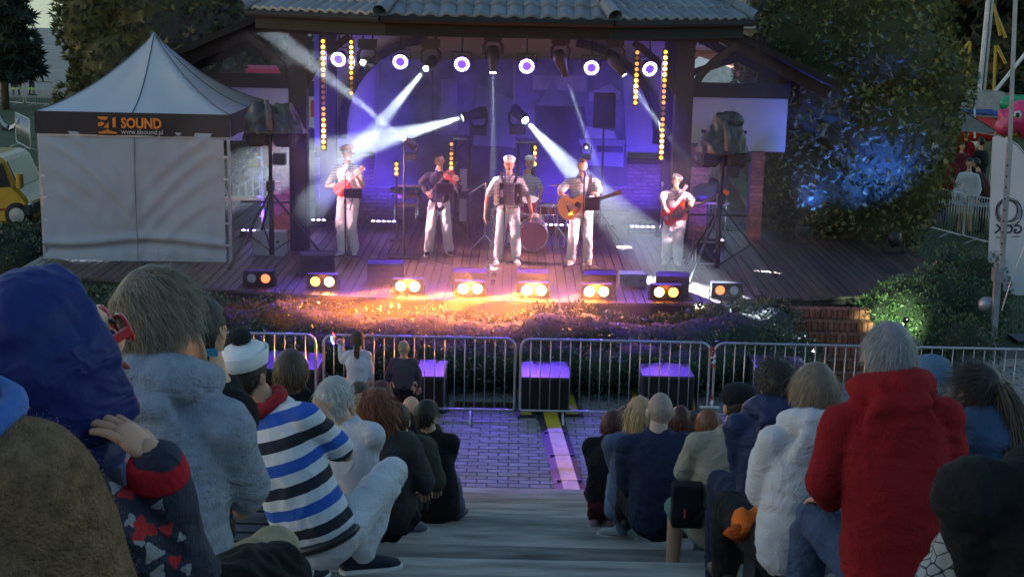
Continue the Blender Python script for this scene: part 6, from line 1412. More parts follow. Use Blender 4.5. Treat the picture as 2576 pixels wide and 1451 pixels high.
# dark figure at the right edge
J = sitter('person all in black cut off by the right picture edge', 3.15, (2700, 1010), (2690, 1130), (2700, 1640), 10, 20, 0, top=BLACKC, bottom=BLACKC, sh=.25, fat=1.3, vox=.016, fold=(.018, 5, 6, 91), top_name='jacket', armr=1.35, arms=lambda W: {'l': (W(2480, 1400, .1), W(2520, 1480, .3)), 'r': (W(2850, 1400, .1), W(2800, 1500, .3))}); hair(J, 'short', HDK, 600, L=.05, width=.004)
pb = thing('cloth_bag', 'grey cloth bag with black line print beside the person in black', 'bag', at_y(2420, 1500, 3.35)); m_ = MB(); c0 = at_y(2420, 1400, 3.35)
m_.ell(c0, (.07, .06, .09)); m_.ell(c0 + V((-.03, .0, -.09)), (.08, .07, .10)); m_.ell(c0 + V((.04, -.01, .05)), (.05, .05, .06)); m_.ell(c0 + V((0, .02, -.2)), (.10, .07, .12))
mp = mat('bag_print', (.30, .30, .30), .8, bump=.3); nn, ll = mp.node_tree.nodes, mp.node_tree.links; vo = nn.new('ShaderNodeTexVoronoi'); vo.feature = 'DISTANCE_TO_EDGE'; vo.inputs['Scale'].default_value = 28; cr = nn.new('ShaderNodeValToRGB'); cr.color_ramp.elements[0].position = .03; cr.color_ramp.elements[0].color = (.02, .02, .02, 1); cr.color_ramp.elements[1].position = .06; cr.color_ramp.elements[1].color = (.30, .31, .30, 1); tcx_ = nn.new('ShaderNodeTexCoord'); ll.new(tcx_.outputs['Object'], vo.inputs['Vector']); ll.new(vo.outputs[0], cr.inputs[0]); ll.new(cr.outputs[0], nn['Principled BSDF'].inputs['Base Color'])
o = blob(m_, 'sack', mp, .012, 3, (.012, 8, 9, 3), None, pb); o.location = -pb.location
wb(MB().tube([c0 + V((.0, 0, .08)), c0 + V((.03, 0, .13)), c0 + V((.09, .01, .13)), c0 + V((.13, .02, .06))], .012, 8), 'handle', M_PWH, pb, True)
# ---- left of the aisle
FLEECE = mat('brown_fleece', (.30, .185, .105), 1.0, var=.25, vscale=60, bump=1.0, bscale=220, spec=.1)
BLUEC = cloth('bright_blue', (.03, .11, .38), .6, .2)
J = sitter('person in a brown fleece with blue collar, cropped at the left edge', 1.5, (-330, 720), (-205, 1030), (-160, 2000), -6, 0, 0, top=FLEECE, bottom=BLACKC, sh=.125, fat=1.1, vox=.010, fold=(.010, 5, 5, 6), top_name='fleece', armr=1.1, hands=True, arms=lambda W: {'r': (W(225, 1560, .03), W(150, 1900, .25)), 'l': (W(-600, 1600, .0), W(-500, 1900, .25))}); hair(J, 'short', HB, 400, L=.05); m_ = MB(); m_.ring(J['N'] + V((.015, 0, -.015)), (1, 0, .15), (0, 1, .1), [.085][0], .020, 24, 10); o = blob(m_, 'collar', BLUEC, .008, 2, (.006, 9, 9, 2), None, J['root']); o.location = -J['base']
# fuzz on the fleece
me_ = [o for o in J['root'].children if o.name.startswith('fleece')][0].data; nv = len(me_.vertices); co = np.empty(nv * 3, 'f'); me_.vertices.foreach_get('co', co); co = co.reshape(-1, 3); no = np.empty(nv * 3, 'f'); me_.vertices.foreach_get('normal', no); no = no.reshape(-1, 3)
ix = np.nonzero(co[:, 2] > J['base'].z + .3)[0]; ix = np.random.default_rng(1).choice(ix, min(len(ix) * 3, 30000)); v, q, c = strands(co[ix].astype('d') + np.random.default_rng(2).normal(0, .004, (len(ix), 3)), no[ix].astype('d'), no[ix] * .1, .0032, 2, .0008, .1, 0, 1, .4, .8, .6, 2)
o = place('fleece_pile', np_mesh('pile', v, q, mat('fleece_pile', (.33, .21, .12), 1, attr='tint'), c), J['root'], -J['base']); o['kind'] = 'stuff'
# boy with the blue hood
NAVYP = mat('navy_print', (.022, .026, .05), .85, bump=.3, bscale=120, wrinkle=.6)
J = sitter('boy in a bright blue padded hood and red glasses with a finger at his mouth', 1.98, (140, 905), (95, 1150), (190, 1700), -50, -50, -20, 0, top=NAVYP, bottom=BLACKC, sh=.135, fat=.85, hs=1.0, vox=.006, fold=(.009, 8, 8, 3), top_name='sweater', hi=True, armr=.92, hand_s=.74,
    arms=lambda W: {'r': (W(455, 1440, .02), W(388, 1150, -.05), V((-.72, .12, .60)), V((-.45, .1, -.6)), UP_, .30), 'l': (W(60, 1500, .25), W(140, 1550, .4))})
hood = MB(); Mh = J['Mh']; R3 = Mh.to_3x3(); N, K = 56, 34; vs = []
BLUEP = mat('padded_blue', (.005, .017, .13), .6, var=.12, vscale=3, bump=.3, bscale=22, spec=.35, wrinkle=.5); BLUED = mat('hood_lining', (.006, .01, .06), .8)
for i in range(K + 1):                      # rings round the face axis: the first ring is the rim of the opening
    th = R(50 + 130 * i / K)
    for j in range(N):
        a = 2 * math.pi * j / N; d = V((math.sin(th) * math.cos(a), math.cos(th), math.sin(th) * math.sin(a)))
        p = V((d.x * .112, d.y * .132, d.z * .142)); s_ = 1 + .045 * abs(math.sin(d.z * 5.2 + .9 + .3 * d.y)) ** .6 + .03 * noise.noise(d * 4.5) + .018 * noise.noise(d * 11) - .055 * math.exp(-((d.z - .52 - .08 * d.y) / .035) ** 2); p *= s_
        if d.z < -.35: t_ = -d.z - .35; p.z *= 1 + .25 * t_; p.x *= 1 + .35 * t_; p.y *= 1 + .3 * t_
        if i < 3: p *= (.93, 1.0, 1.02)[i]
        vs.append(Mh @ (p + V((0, -.018, .004))))
hd_ = hood.add(vs, [(i * N + j, i * N + (j + 1) % N, (i + 1) * N + (j + 1) % N, (i + 1) * N + j) for i in range(K) for j in range(N)]).build('hood', [BLUEP, BLUED], J['root'], True, -J['base']); so_ = hd_.modifiers.new('s', 'SOLIDIFY'); so_.thickness = .014; so_.offset = -1; so_.material_offset_rim = 1
v_ = MB(); v_.ring(J['N'] + V((.01, .03, .0)), (1, 0, .1), (0, 1, .2), .075, .036, 20, 10); v_.ell(J['N'] + V((.03, .02, -.05)), (.115, .10, .04)); o = blob(v_, 'padded_collar', BLUEP, .012, 3, (.008, 12, 12, 4), None, J['root']); o.location = -J['base']
cu = J['A']['r']; e, w = cu[0], cu[1]; wb(MB().tube([w.lerp(e, -.01), w.lerp(e, .03), w.lerp(e, .15), w.lerp(e, .18)], [.034, .041, .046, .044], 18), 'cuff', cloth('red_rib', (.36, .01, .02)), J['root'], True)
gl = thing('glasses', 'red framed glasses worn by the boy in the blue hood', 'glasses', Mh @ V((0, .1, .01))); M_RG = mat('red_plastic', (.45, .01, .02), .3, coat=.4)
gl_m = Matrix.Translation(-gl.location) @ Mh
for s in (-1, 1):
    MB().tube([gl_m @ V((s * (.033 + .026 * math.cos(a)), .104 - .004 * abs(math.cos(a)), .008 + .021 * math.sin(a))) for a in [6.283 * i / 16 for i in range(16)]], .0035, 6, closed=True).build('rim', M_RG, gl, True)
    MB().bar(gl_m @ V((s * .060, .100, .012)), gl_m @ V((s * .082, .0, .012)), .006, .014).build('temple', M_RG, gl); MB().disc(gl_m @ V((s * .033, .104, .008)), R3 @ V((0, 1, 0)), .024, 14).build('lens', mat('glass_lens', (.6, .65, .7), .05, trans=.9, var=.01), gl)
MB().bar(gl_m @ V((-.01, .106, .012)), gl_m @ V((.01, .106, .012)), .005, .006).build('bridge', M_RG, gl)
# printed patches on the sleeve (red and pale blotches, flat print)
M_PR, M_PG = mat('patch_red', (.35, .015, .02), .8), mat('patch_grey', (.22, .22, .25), .8)
sl = [o for o in J['root'].children if o.name.startswith('sweater')][0].data; cs = np.empty(len(sl.vertices) * 3, 'f'); sl.vertices.foreach_get('co', cs); cs = cs.reshape(-1, 3)
pr_ = {1: np.full(len(cs), -1.), 2: np.full(len(cs), -1.)}
for px, py, r, mi in ((318, 1238, 18, 1), (290, 1225, 14, 2), (360, 1330, 28, 1), (330, 1310, 16, 2), (385, 1390, 22, 2), (350, 1360, 14, 2), (420, 1330, 16, 1), (440, 1410, 16, 1), (260, 1300, 14, 2), (400, 1270, 14, 2), (455, 1350, 12, 2), (300, 1420, 18, 1), (400, 1440, 18, 2), (470, 1430, 14, 2)):
    d = ray(px, py).normalized(); rel = cs - np.array(CP); t = rel @ np.array(d); dist = np.linalg.norm(rel - t[:, None] * np.array(d), axis=1)
    ang_ = np.arctan2((rel @ np.array([0, 0, 1.])) - t * d.z, (rel @ np.array([1., 0, 0])) - t * d.x); rr_ = r / 1800 * (1 + .3 * np.sin(ang_ * 3 + px) + .15 * np.sin(ang_ * 6 + py))
    pr_[mi] = np.maximum(pr_[mi], 1 - dist / rr_)
nn, ll = NAVYP.node_tree.nodes, NAVYP.node_tree.links; bs = nn['Principled BSDF']; src = bs.inputs['Base Color'].links[0].from_socket
for mi, col in ((2, (.24, .24, .27, 1)), (1, (.36, .015, .02, 1))):
    at_ = sl.attributes.new('print%d' % mi, 'FLOAT', 'POINT'); at_.data.foreach_set('value', pr_[mi].astype('f'))
    na = nn.new('ShaderNodeAttribute'); na.attribute_name = 'print%d' % mi; gt = nn.new('ShaderNodeMath'); gt.operation = 'GREATER_THAN'; gt.inputs[1].default_value = 0; ll.new(na.outputs['Fac'], gt.inputs[0])
    mx = nn.new('ShaderNodeMix'); mx.data_type = 'RGBA'; ll.new(gt.outputs[0], mx.inputs[0]); ll.new(src, mx.inputs[6]); mx.inputs[7].default_value = col; src = mx.outputs[2]
ll.new(src, bs.inputs['Base Color'])
# grey hoodie
GREY = mat('grey_marl', (.27, .30, .36), .95, var=.12, vscale=40, bump=.5, bscale=160, spec=.15, wrinkle=.6)
J = sitter('person with tousled light brown hair in a grey hooded sweatshirt, left foreground', 3.3, (392, 808), (400, 965), (420, 1500), -20, -42, -6, 0, top=GREY, bottom=KHAKI, sh=.185, fat=1.12, vox=.009, fold=(.009, 6, 9, 8), hood='down', top_name='sweatshirt', hs=1.06, hi=True, armr=1.0, coat=.12,
    arms=lambda W: {'r': (W(618, 1215, .05), W(615, 1262, .27), V((.3, .3, .9)), V((-.9, .2, 0)), V((.2, -.9, .3)), 1.0), 'l': (W(300, 1230, .3), W(500, 930, .25), V((-.1, -.1, .9)), V((-.6, -.7, 0)), V((-1, 0, 0)), .3)},
    legs=lambda W: {'r': (W(690, 1390, .38), W(700, 1700, .35)), 'l': (W(430, 1480, .5), W(430, 1700, .5))})
hair(J, 'short', HLB, 9000, L=.075, width=.0017, thick=.015, seed=11, grav=.18, lift=.20, rnd=.34, seg=6, flow=.45, wave=.004, wfreq=1.1)
# black jacket in front of grey hoodie
J = sitter('person in a black jacket hidden behind the grey hoodie, cheek showing', 4.2, (500, 845), (535, 958), (470, 1290), -30, -30, 0, legs=lambda W: {'r': (W(450, 1380, .4), W(440, 1560, .4)), 'l': (W(400, 1380, .4), W(390, 1560, .4))}, arms=lambda W: {'r': (W(575, 1100, .0), W(520, 1180, .2)), 'l': (W(440, 1100, .1), W(450, 1180, .3))}, top=BLACKC, bottom=BLACKC, sh=.125, vox=.016, fat=.9, fold=(.008, 8, 9, 44), top_name='jacket'); hair(J, 'crop', HDK, 600, L=.03, width=.004)
wb(MB().box(at_y(533, 886, 4.13), (.035, .01, .022)), 'blue_badge', mat('badge_blue', (.02, .20, .35), .5), J['root'])
# striped polo man
WBB = stripe_mat('polo_striped', (.58, .60, .63), (.015, .018, .03), .205, c3=(.02, .09, .42))
J = sitter('man in blue, black and white striped polo and white trousers sitting by the aisle', 5.95, (622, 945), (668, 1012), (805, 1345), -32, -22, -4, 0, top=WBB, sleeve='short', bottom=cloth('cream_white', (.56, .56, .57)), sh=.195, fat=1.15, vox=.011, fold=(.007, 7, 8, 9), top_name='polo_shirt', hi=True, coat=-.11, armr=1.0, hip=.105, skin=SKIN2, sock=RUB,
    arms=lambda W: {'r': (W(868, 1140, .12), W(815, 1040, .34), None, None, None, .6), 'l': (W(640, 1180, .3), W(720, 1090, .45))},
    legs=lambda W: {'r': (W(985, 1185, .36), W(905, 1398, .12), V((.95, .3, 0))), 'l': (W(760, 1310, .55), W(760, 1440, .55))}, shoes=(mat('slip_on', (.012, .014, .03), .8), RUB))
hair(J, 'short', HDK, 900, L=.03, width=.004, thick=.006)
sailor_hat(J['Mh'], None, None, 'white sailor hat with black pompom on the man in the striped polo', (.05, -.12), pom=mat('pom_black', (.015, .015, .017), 1, bump=1, bscale=80), s=1.04)
m_ = MB(); c = J['N']; m_.ring(c + V((-.005, 0, .0)), J['rt'] * 1.0, (J['fw'] + V((0, 0, .25))).normalized(), .075, .030, 20, 10); m_.ell(c - J['fw'] * .07 - J['up'] * .01, (.08, .03, .035), n=10, k=6); o = blob(m_, 'red_scarf', mat('scarf_red', (.40, .01, .02), .8, bump=.4, bscale=40), .010, 2, (.008, 14, 14, 5), None, J['root']); o.location = -J['base']
bl_ = MB(); up, rt2, fw2, Pp = J['up'], J['rt'], J['fw'], J['P']
c = Pp + up * .0; bl_.tube([c + rt2 * (.187 * math.cos(a)) + fw2 * (.152 * math.sin(a) - .004) for a in [6.283 * i / 36 for i in range(36)]], .022, 8, closed=True); wb(bl_, 'belt', mat('belt_black', (.012, .012, .012), .4), J['root'], True)
# others on the left
for (lb, y, hd, nk, pv, fc, hfc, top, hm, st, n, hk, kw) in (
    ('brown haired spectator just right of the sailor hat', 7.2, (732, 940), (735, 985), (740, 1200), 0, 0, BLACKC, HB, 'short', 900, dict(L=.05, width=.005, thick=.020), {}),
    ('white haired woman in white with her hands at her face', 7.0, (842, 1008), (862, 1062), (905, 1270), -28, -38, cloth('white_top', (.5, .5, .53)), HWH, 'short', 1800, dict(L=.055, width=.0035, thick=.018, lift=.4, wave=.004), dict(legs=lambda W: {'r': (W(890, 1280, .42), W(890, 1400, .42)), 'l': (W(850, 1280, .42), W(850, 1400, .42))}, arms=lambda W: {'r': (W(915, 1160, .15), W(885, 1050, .25), UP_ * .9, None, None, .5), 'l': (W(820, 1150, .3), W(860, 1050, .3))})),
    ('brown haired spectator between the white hair and the red curls', 8.9, (903, 1005), (905, 1040), (915, 1200), 0, 0, BLACKC, HB, 'short', 500, dict(L=.03, width=.005, thick=.010), {}),
    ('spectator with auburn hair behind the red curls', 9.8, (958, 998), (962, 1030), (975, 1180), -20, -20, BLACKC, HAUB, 'short', 500, dict(L=.03, width=.005, thick=.010), {}),
    ('woman with long curly red hair in a dark top', 8.1, (948, 1030), (955, 1085), (985, 1290), -15, -15, cloth('charcoal', (.05, .048, .05)), HRED, 'long', 2600, dict(L=.30, width=.005, thick=.022, grav=.6, wave=.014, wfreq=1.5, seg=8, lift=.6, rnd=.35), dict(legs=lambda W: {'r': (W(990, 1255, .42), W(990, 1340, .42)), 'l': (W(960, 1255, .42), W(960, 1340, .42))})),
    ('person in an olive jacket beside the curly red hair', 9.1, (1000, 1058), (1008, 1092), (1018, 1255), -15, -10, cloth('olive', (.06, .062, .045)), HDK, 'short', 500, dict(L=.04, width=.005, thick=.012), dict(legs=lambda W: {'r': (W(1050, 1215, .4), W(1012, 1322, .10), V((.85, .5, 0))), 'l': (W(1000, 1220, .45), W(1000, 1330, .4))}, shoes=(mat('sneaker_grey', (.10, .11, .13), .7), RUB))),
    ('bald spectator in the front left row', 10.9, (1034, 1032), (1036, 1065), (1040, 1190), 0, -8, BLACKC, HDK, 'bald', 0, {}, {}),
    ('man with dark hair in a long black coat and light jeans by the aisle', 10.1, (1074, 1046), (1078, 1085), (1095, 1248), -18, -40, cloth('black_coat', (.016, .015, .017)), HDK, 'short', 800, dict(L=.045, width=.005, thick=.014), dict(fat=1.15, coat=.15, legs=lambda W: {'r': (W(1135, 1205, .38), W(1152, 1285, .55), V((.3, .95, 0))), 'l': (W(1085, 1215, .45), W(1085, 1290, .5))}, bottom=JEANS2, shoes=(SHOE_B,), arms=lambda W: {'r': (W(1122, 1170, .1), W(1110, 1195, .35)), 'l': (W(1040, 1170, .1), W(1050, 1200, .3))}))):
    kw.setdefault('bottom', BLACKC); kw.setdefault('fat', 1.02)
    J = sitter(lb, y, hd, nk, pv, fc, hfc, 0, 0, top=top, sh=.18, vox=.016, fold=(.008, 8, 9, y), top_name='jacket', **kw)
    if n: hair(J, st, hm, n, seed=int(y * 10), **hk)
# white-cuffed foot and pinkish bag under the striped man
t = thing('tote_bag', 'salmon coloured bag on the step under the white trousers', 'bag', at_y(893, 1400, 6.25)); m_ = MB(); c = at_y(893, 1345, 6.25); m_.box(c, (.05, .12, .22)); m_.ell(c + V((.01, 0, -.04)), (.035, .07, .12)); o = blob(m_, 'pouch', cloth('salmon', (.5, .2, .12)), .014, 2, (.008, 9, 9, 3), None, t); o.location = -t.location
wb(MB().tube([c + V((0, -.04, .10)), c + V((0, -.03, .16)), c + V((0, .03, .16)), c + V((0, .04, .10))], .006, 6), 'handle', cloth('salmon', (.5, .2, .12)), t)
# children at the barrier
def child(label, px, top_py, y, H_, top, bottom, hm, st, hk, arms=None, face=0, hf=0, n=900):
    b = at_y(px, 1000, y); b = V((b.x, y, .006)); k = H_; hs = .78 + .17 * (H_ - .9)
    pel = b + V((0, 0, .50 * k)); nk = b + V((0, 0, .79 * k)); hd = b + V((0, .01, k - .105 * hs - .012)); legs = {}
    for q, s in (('r', 1), ('l', -1)): f = b + V((s * .07, 0, .07)); legs[q] = (b + V((s * .075, .02, .27 * k)), f, V((s * .2, 1, 0)))
    r, Mh, J = figure(label, b, face, pel, nk, hd, hf, 0, 0, arms(lambda px, py, dy=0.: at_y(px, py, y + dy)) if arms else {'r': (pel + V((.19, 0, .12)), pel + V((.19, .05, -.05))), 'l': (pel + V((-.19, 0, .12)), pel + V((-.19, .05, -.05)))}, legs, top, 'long', bottom, (SHOE_W,), sh=.125, fat=.82, hs=hs, vox=.016, fold=(.009, 9, 8, px), armr=.8, hip=.07, group='children at the barrier', top_name='jacket'); J.update(root=r, Mh=Mh)
    make_hair(Mh, st, hm, r, n, loc=-b, **hk); return J
yg = 17.15; Hg = at_y(897, 832, yg).z
J = child('girl with a long ponytail and white sweater holding up a lit toy', 900, 832, yg, Hg, cloth('white_sweater', (.48, .47, .50)), cloth('grey_leggings', (.16, .15, .17)), HB, 'long', dict(L=.06, width=.006, thick=.010, grav=.1), lambda W: {'l': (W(862, 905, .02), W(856, 868, .05), V((-.4, .3, .8)), V((0, 1, 0)), XR, .9), 'r': (W(930, 925, .0), W(934, 960, .06))})
pt = J['Mh'] @ V((.0, -.10, .03)); n = 260; g = np.random.default_rng(5); v, q, c = strands(np.array(pt) + g.normal(0, .01, (n, 3)), unit(np.tile([[0, -1, .1]], (n, 1)) + g.normal(0, .2, (n, 3))), unit(np.tile([[0, -.15, -1]], (n, 1)) + g.normal(0, .06, (n, 3))), .36, 6, .006, .5, .004, 1, .3, .05, .2, 3); place('ponytail', np_mesh('ponytail', v, q, HB, c), J['root'], -J['base'])
ty_ = at_y(848, 858, yg + .06); t = thing('light_toy', 'spinning toy glowing blue and red in the raised hand of the girl', 'toy', ty_); wb(MB().tube([J['A']['l'][1] + V((0, 0, .04)), ty_], .009, 6), 'handle', M_BLK, t)
wb(MB().tube([at_y(834, 845, yg + .06), at_y(834, 856, yg + .06), at_y(839, 864, yg + .06)], .009, 6), 'blue_light', emis('toy_blue', (.05, .12, 1), 9), t); wb(MB().tube([at_y(838, 836, yg + .06), at_y(841, 848, yg + .06)], .006, 6), 'red_light', emis('toy_red', (1, .05, .05), 3), t)
child('blond toddler in a dark jacket at the barrier', 1015, 858, 17.3, at_y(1015, 858, 17.3).z, cloth('dark_purple_grey', (.06, .05, .06)), BLACKC, hair_mat('toddler', (.50, .36, .20)), 'short', dict(L=.03, width=.006, thick=.010))
# ================================================================== BEYOND THE STAGE
def bystander(label, px, py_feet, top, bottom, Ht=1.72, face=0, hairm=None, group='people on the lawn', arms=None, shorts=False, vox=.035, y=None, sh=.19, fat=1.05, lean=0.):
    b = at_z(px, py_feet, 0) if y is None else V((at_y(px, py_feet, y).x, y, 0)); b.z = 0; k = Ht / 1.78; fw = V((-math.sin(R(face)), math.cos(R(face)), 0)); rt = fw.cross(UP_)
    pel, nk, hd = b + V((0, 0, .93 * k)), b + fw * lean + V((0, 0, 1.46 * k)), b + fw * (lean * 1.3 + .02) + V((0, 0, 1.655 * k)); legs = {}
    for q, s in (('r', 1), ('l', -1)): legs[q] = (b + rt * (s * .10) + fw * .03 + V((0, 0, .48 * k)), b + rt * (s * .13) + V((0, 0, .08)), fw + rt * s * .2)
    A = arms(b, fw, rt) if arms else {'r': (pel + rt * .27 + V((0, 0, .16)), pel + rt * .25 + fw * .12 - V((0, 0, .06))), 'l': (pel - rt * .27 + V((0, 0, .16)), pel - rt * .25 + fw * .12 - V((0, 0, .06)))}
    r, Mh, J = figure(label, b, face, pel, nk, hd, face, -8, 0, A, legs, top, 'long', bottom, (SHOE_B,), sh=sh, fat=fat, hs=k, vox=vox, shorts=shorts, group=group, spine=False)
    make_hair(Mh, 'short', hairm or HDK, r, 120, L=.03, width=.012, thick=.014, loc=-b); J.update(root=r, Mh=Mh); return J
REDJ = cloth('red_hoodie', (.26, .015, .02)); WSH = cloth('white_shirt', (.48, .50, .52)); MAR = cloth('maroon_top', (.12, .02, .03))
bystander('person in a red hooded top standing at the lawn barrier', 2362, 566, REDJ, cloth('blue_jeans2', (.05, .08, .16)), 1.68, 180)
bystander('man in a white shirt with red tie and pale shorts behind the lawn barrier', 2424, 590, WSH, cloth('pale_shorts', (.33, .33, .32)), 1.80, 150, shorts=True)
bystander('person in dark brown leaning over the table beside the feather flag', 2470, 585, cloth('dark_brown', (.05, .022, .018)), BLACKC, 1.75, 60, lean=.2)
bystander('person in a red top sitting farther back at the lawn table', 2408, 505, MAR, BLACKC, 1.6, 190)
bystander('person in red with dark hair beyond the tables', 2418, 480, REDJ, BLACKC, 1.75, 170)
bystander('person in white beside the thuja, farther back', 2366, 470, WSH, BLACKC, 1.7, 180)
bystander('tall dark figure with bushy hair before the white ball', 2455, 520, BLACKC, BLACKC, 1.85, 30, fat=1.2)
bystander('maroon dressed person bending at the lawn table', 2385, 520, MAR, BLACKC, 1.55, 120, lean=.15)
bystander('person in white trousers walking near the red inflatable', 2397, 372, BLACKC, cloth('white_wide', (.55, .55, .53)), 1.75, 90)
# tables on the lawn
for px, py, lb in ((2405, 560, 'folding table with food behind the lawn barrier'), (2460, 590, 'dark folding table next to the feather flag')):
    b = at_z(px, py, 0); t = thing('folding_table', lb, 'table', (b.x, b.y, 0)); MB().box((0, 0, .72), (1.2, .7, .035)).build('table_top', mat('table_top', (.25, .24, .23), .5), t)
    for s in (-1, 1): MB().tube([(s * .5, -.28, 0), (s * .45, 0, .70), (s * .5, .28, 0)], .018, 6).build('trestle', M_STEEL, t)
    c = thing('table_candle', 'small pale candle on the ' + lb.split(' behind')[0].split(' next')[0] + (' with food' if px < 2420 and 'food' not in lb.split(' behind')[0] else ''), 'candle', (b.x + .2, b.y - .1, .74)); MB().lathe([(.03, 0), (.03, .09), (.002, .09)], n=10).build('wax', M_PWH, c); MB().ell((0, 0, .12), (.012, .012, .03)).build('flame', emis('flame', (1, .6, .2), 4), c)
# lawn barriers right
for a, b_, lb in (((2290, 572), (2420, 605), 'lawn barrier before the man in the white shirt'), ((2422, 606), (2560, 640), 'lawn barrier ending behind the feather flag')):
    barrier(at_z(*a, 0), at_z(*b_, 0), lb, 'barriers on the right lawn', nb=20)
# feather flag: white with scribbled ring and letters, seen from the back (mirrored)
M_FLAG = mat('flag_white', (.50, .50, .54), .8, var=.05, vscale=1.5, bump=.3, bscale=3)
fy = 22.6; fl = thing('feather_flag', 'white feather flag with scribbled ring logo at the right edge', 'flag', (at_y(2540, 760, fy).x, fy, 0))
out = [(2497, 345), (2510, 341), (2535, 350), (2565, 372), (2592, 410), (2600, 480), (2600, 742), (2560, 742), (2530, 735), (2506, 715), (2492, 690), (2486, 655)]
P = [at_y(px, py, fy) for px, py in out]; m_ = MB(); n = len(P); m_.add([p + V((0, -.004, 0)) for p in P] + [p + V((0, .004, 0)) for p in P], [tuple(range(n)), tuple(range(2 * n - 1, n - 1, -1))] + [(i, i + n, (i + 1) % n + n, (i + 1) % n) for i in range(n)]); wb(m_, 'sail', M_FLAG, fl)
wb(MB().tube([at_y(2602, 800, fy), at_y(2602, 470, fy), at_y(2592, 405, fy), at_y(2560, 365, fy), at_y(2530, 345, fy)], .014, 8), 'pole', M_ALU, fl, True); wb(MB().box((fl.location.x + .35, fy, .02), (.5, .5, .04)), 'base_plate', M_STEEL, fl)
M_INK = mat('ink', (.03, .03, .05), .8); rg = random.Random(4)
for k in range(9):
    cx, cy, rr = 2536 + rg.uniform(-4, 4), 532 + rg.uniform(-4, 4), 30 + rg.uniform(-7, 7)
    wb(MB().tube([at_y(cx + rr * math.cos(a) * .95, cy + rr * math.sin(a) * (1 + .1 * math.sin(a * 2 + k)), fy - .010) for a in [6.283 * i / 28 for i in range(28)]], .0035, 4, closed=True), 'scribble_ring', M_INK, fl)
def back_text(s, px, py, size, nm, m=M_INK, bold=0, rot=0): 
    p = at_y(px, py, fy); M = Matrix.Translation(V((p.x, fy - .008, p.z)) - fl.location) @ Matrix.Rotation(R(90), 4, 'X') @ Matrix.Diagonal((-1, 1, 1, 1)) @ Matrix.Rotation(R(rot), 4, 'Z'); text_mesh(nm, s, size, m, M, fl, .001, bold)
back_text('GOK', 2536, 586, .20, 'letters', bold=.006)
for px in list(range(2506, 2530, 3)) + list(range(2546, 2566, 3)) + [2517, 2521]: wb(MB().box(at_y(px, 597 - (px - 2506) * .05 if px not in (2517, 2521) else 604, fy - .008), (.012, .002, .018)), 'fine_print', M_INK, fl)
# grey telescopic mast in front of the flag
mb_ = at_z(2493, 925, 0); mt = thing('steel_mast', 'grey perforated steel mast standing before the feather flag', 'mast', (mb_.x, mb_.y, 0)); my = mb_.y
M_MAST = mat('mast_grey', (.30, .31, .33), .45, metal=.6, var=.15)
def mpt(px, py, dy=0): return at_y(px, py, my + dy)
wb(MB().bar(mpt(2493, 925), mpt(2512, 660), .09, .09), 'lower_section', M_MAST, mt); wb(MB().bar(mpt(2518, 690, -.06), mpt(2540, 360, -.06), .07, .07), 'middle_section', M_MAST, mt); wb(MB().bar(mpt(2536, 470, .0), mpt(2556, -40, .0), .05, .05), 'upper_section', M_MAST, mt)
for i in range(9): wb(MB().box(mpt(2518 + i * 2.0, 640 - i * 28, -.10), (.02, .008, .025)), 'hole', M_BLKM, mt)
wb(MB().box(mpt(2510, 690, -.06), (.14, .16, .2)), 'winch', M_MAST, mt)
wb(MB().tube([mpt(2520, 780, -.1), mpt(2545, 700, -.1), mpt(2585, 600, -.1)], .008, 6), 'cable', M_PWH, mt)
for s in (-1, 1): wb(MB().bar((mb_.x, my, .04), (mb_.x + s * .6, my + .2, .04), .06, .06), 'outrigger', M_MAST, mt)
wb(MB().ell(mpt(2480, 765, .1), (.12, .1, .12)), 'cable_reel', M_MAST, mt, True)
# play area: white pitched tent, inflatables, bungee trampoline
pt_ = at_y(2400, 320, 40); t = thing('party_tent', 'pale pitched tent roof on the lawn right of the thuja', 'tent', (pt_.x, 42, 0)); A_, B_, C_ = at_y(2310, 225, 42), at_y(2480, 322, 40), at_y(2330, 322, 40)
m_ = MB(); zr, ze = A_.z, B_.z; x0, x1 = A_.x, B_.x; m_.add([(x0, 40, zr), (x1, 39, ze), (x1, 45, ze), (x0, 45, zr), (x0 - 2.2, 39, ze), (x0 - 2.2, 45, ze)], [(0, 1, 2, 3), (0, 3, 5, 4)]); wb(m_, 'roof', mat('tent_pale', (.34, .36, .33), .8), t)
m_ = MB(); m_.add([(x0, 40, zr - .05), (x1, 39, ze - .02), (x0 - 2.2, 39, ze - .02)], [(0, 1, 2)]); wb(m_, 'gable', mat('tent_gable', (.16, .16, .14), .8), t)
for x in (x1 - .05, x0 - 2.1):
    for y in (39.1, 44.9): wb(MB().tube([(x, y, 0), (x, y, ze)], .03, 8), 'leg', M_ALU, t)
def inflat(name, label, cat, parts, m, extra=None, vox=.06):
    b = parts[0][0]; t = thing(name, label, cat, (b[0], b[1], 0)); m_ = MB()
    for c, r in parts: m_.ell(c, r)
    o = blob(m_, 'skin', m, vox, 4, parent=t); o.location = -t.location
    for nm, c, r, mm in (extra or []): wb(MB().ell(c, r), nm, mm, t, True)
    return t
a, b_ = at_z(2345, 345, 0), at_z(2480, 345, 0); yy = 48
inflat('inflatable_tube', 'long red inflatable tube lying on the lawn', 'inflatable', [(at_y(2340 + 20 * i, 325, yy), (.55, .45, .42)) for i in range(8)], mat('vinyl_red', (.50, .03, .015), .35))
yp = 36; q = lambda px, py, dy=0: at_y(px, py, yp + dy); PK = mat('vinyl_pink', (.58, .04, .13), .3)
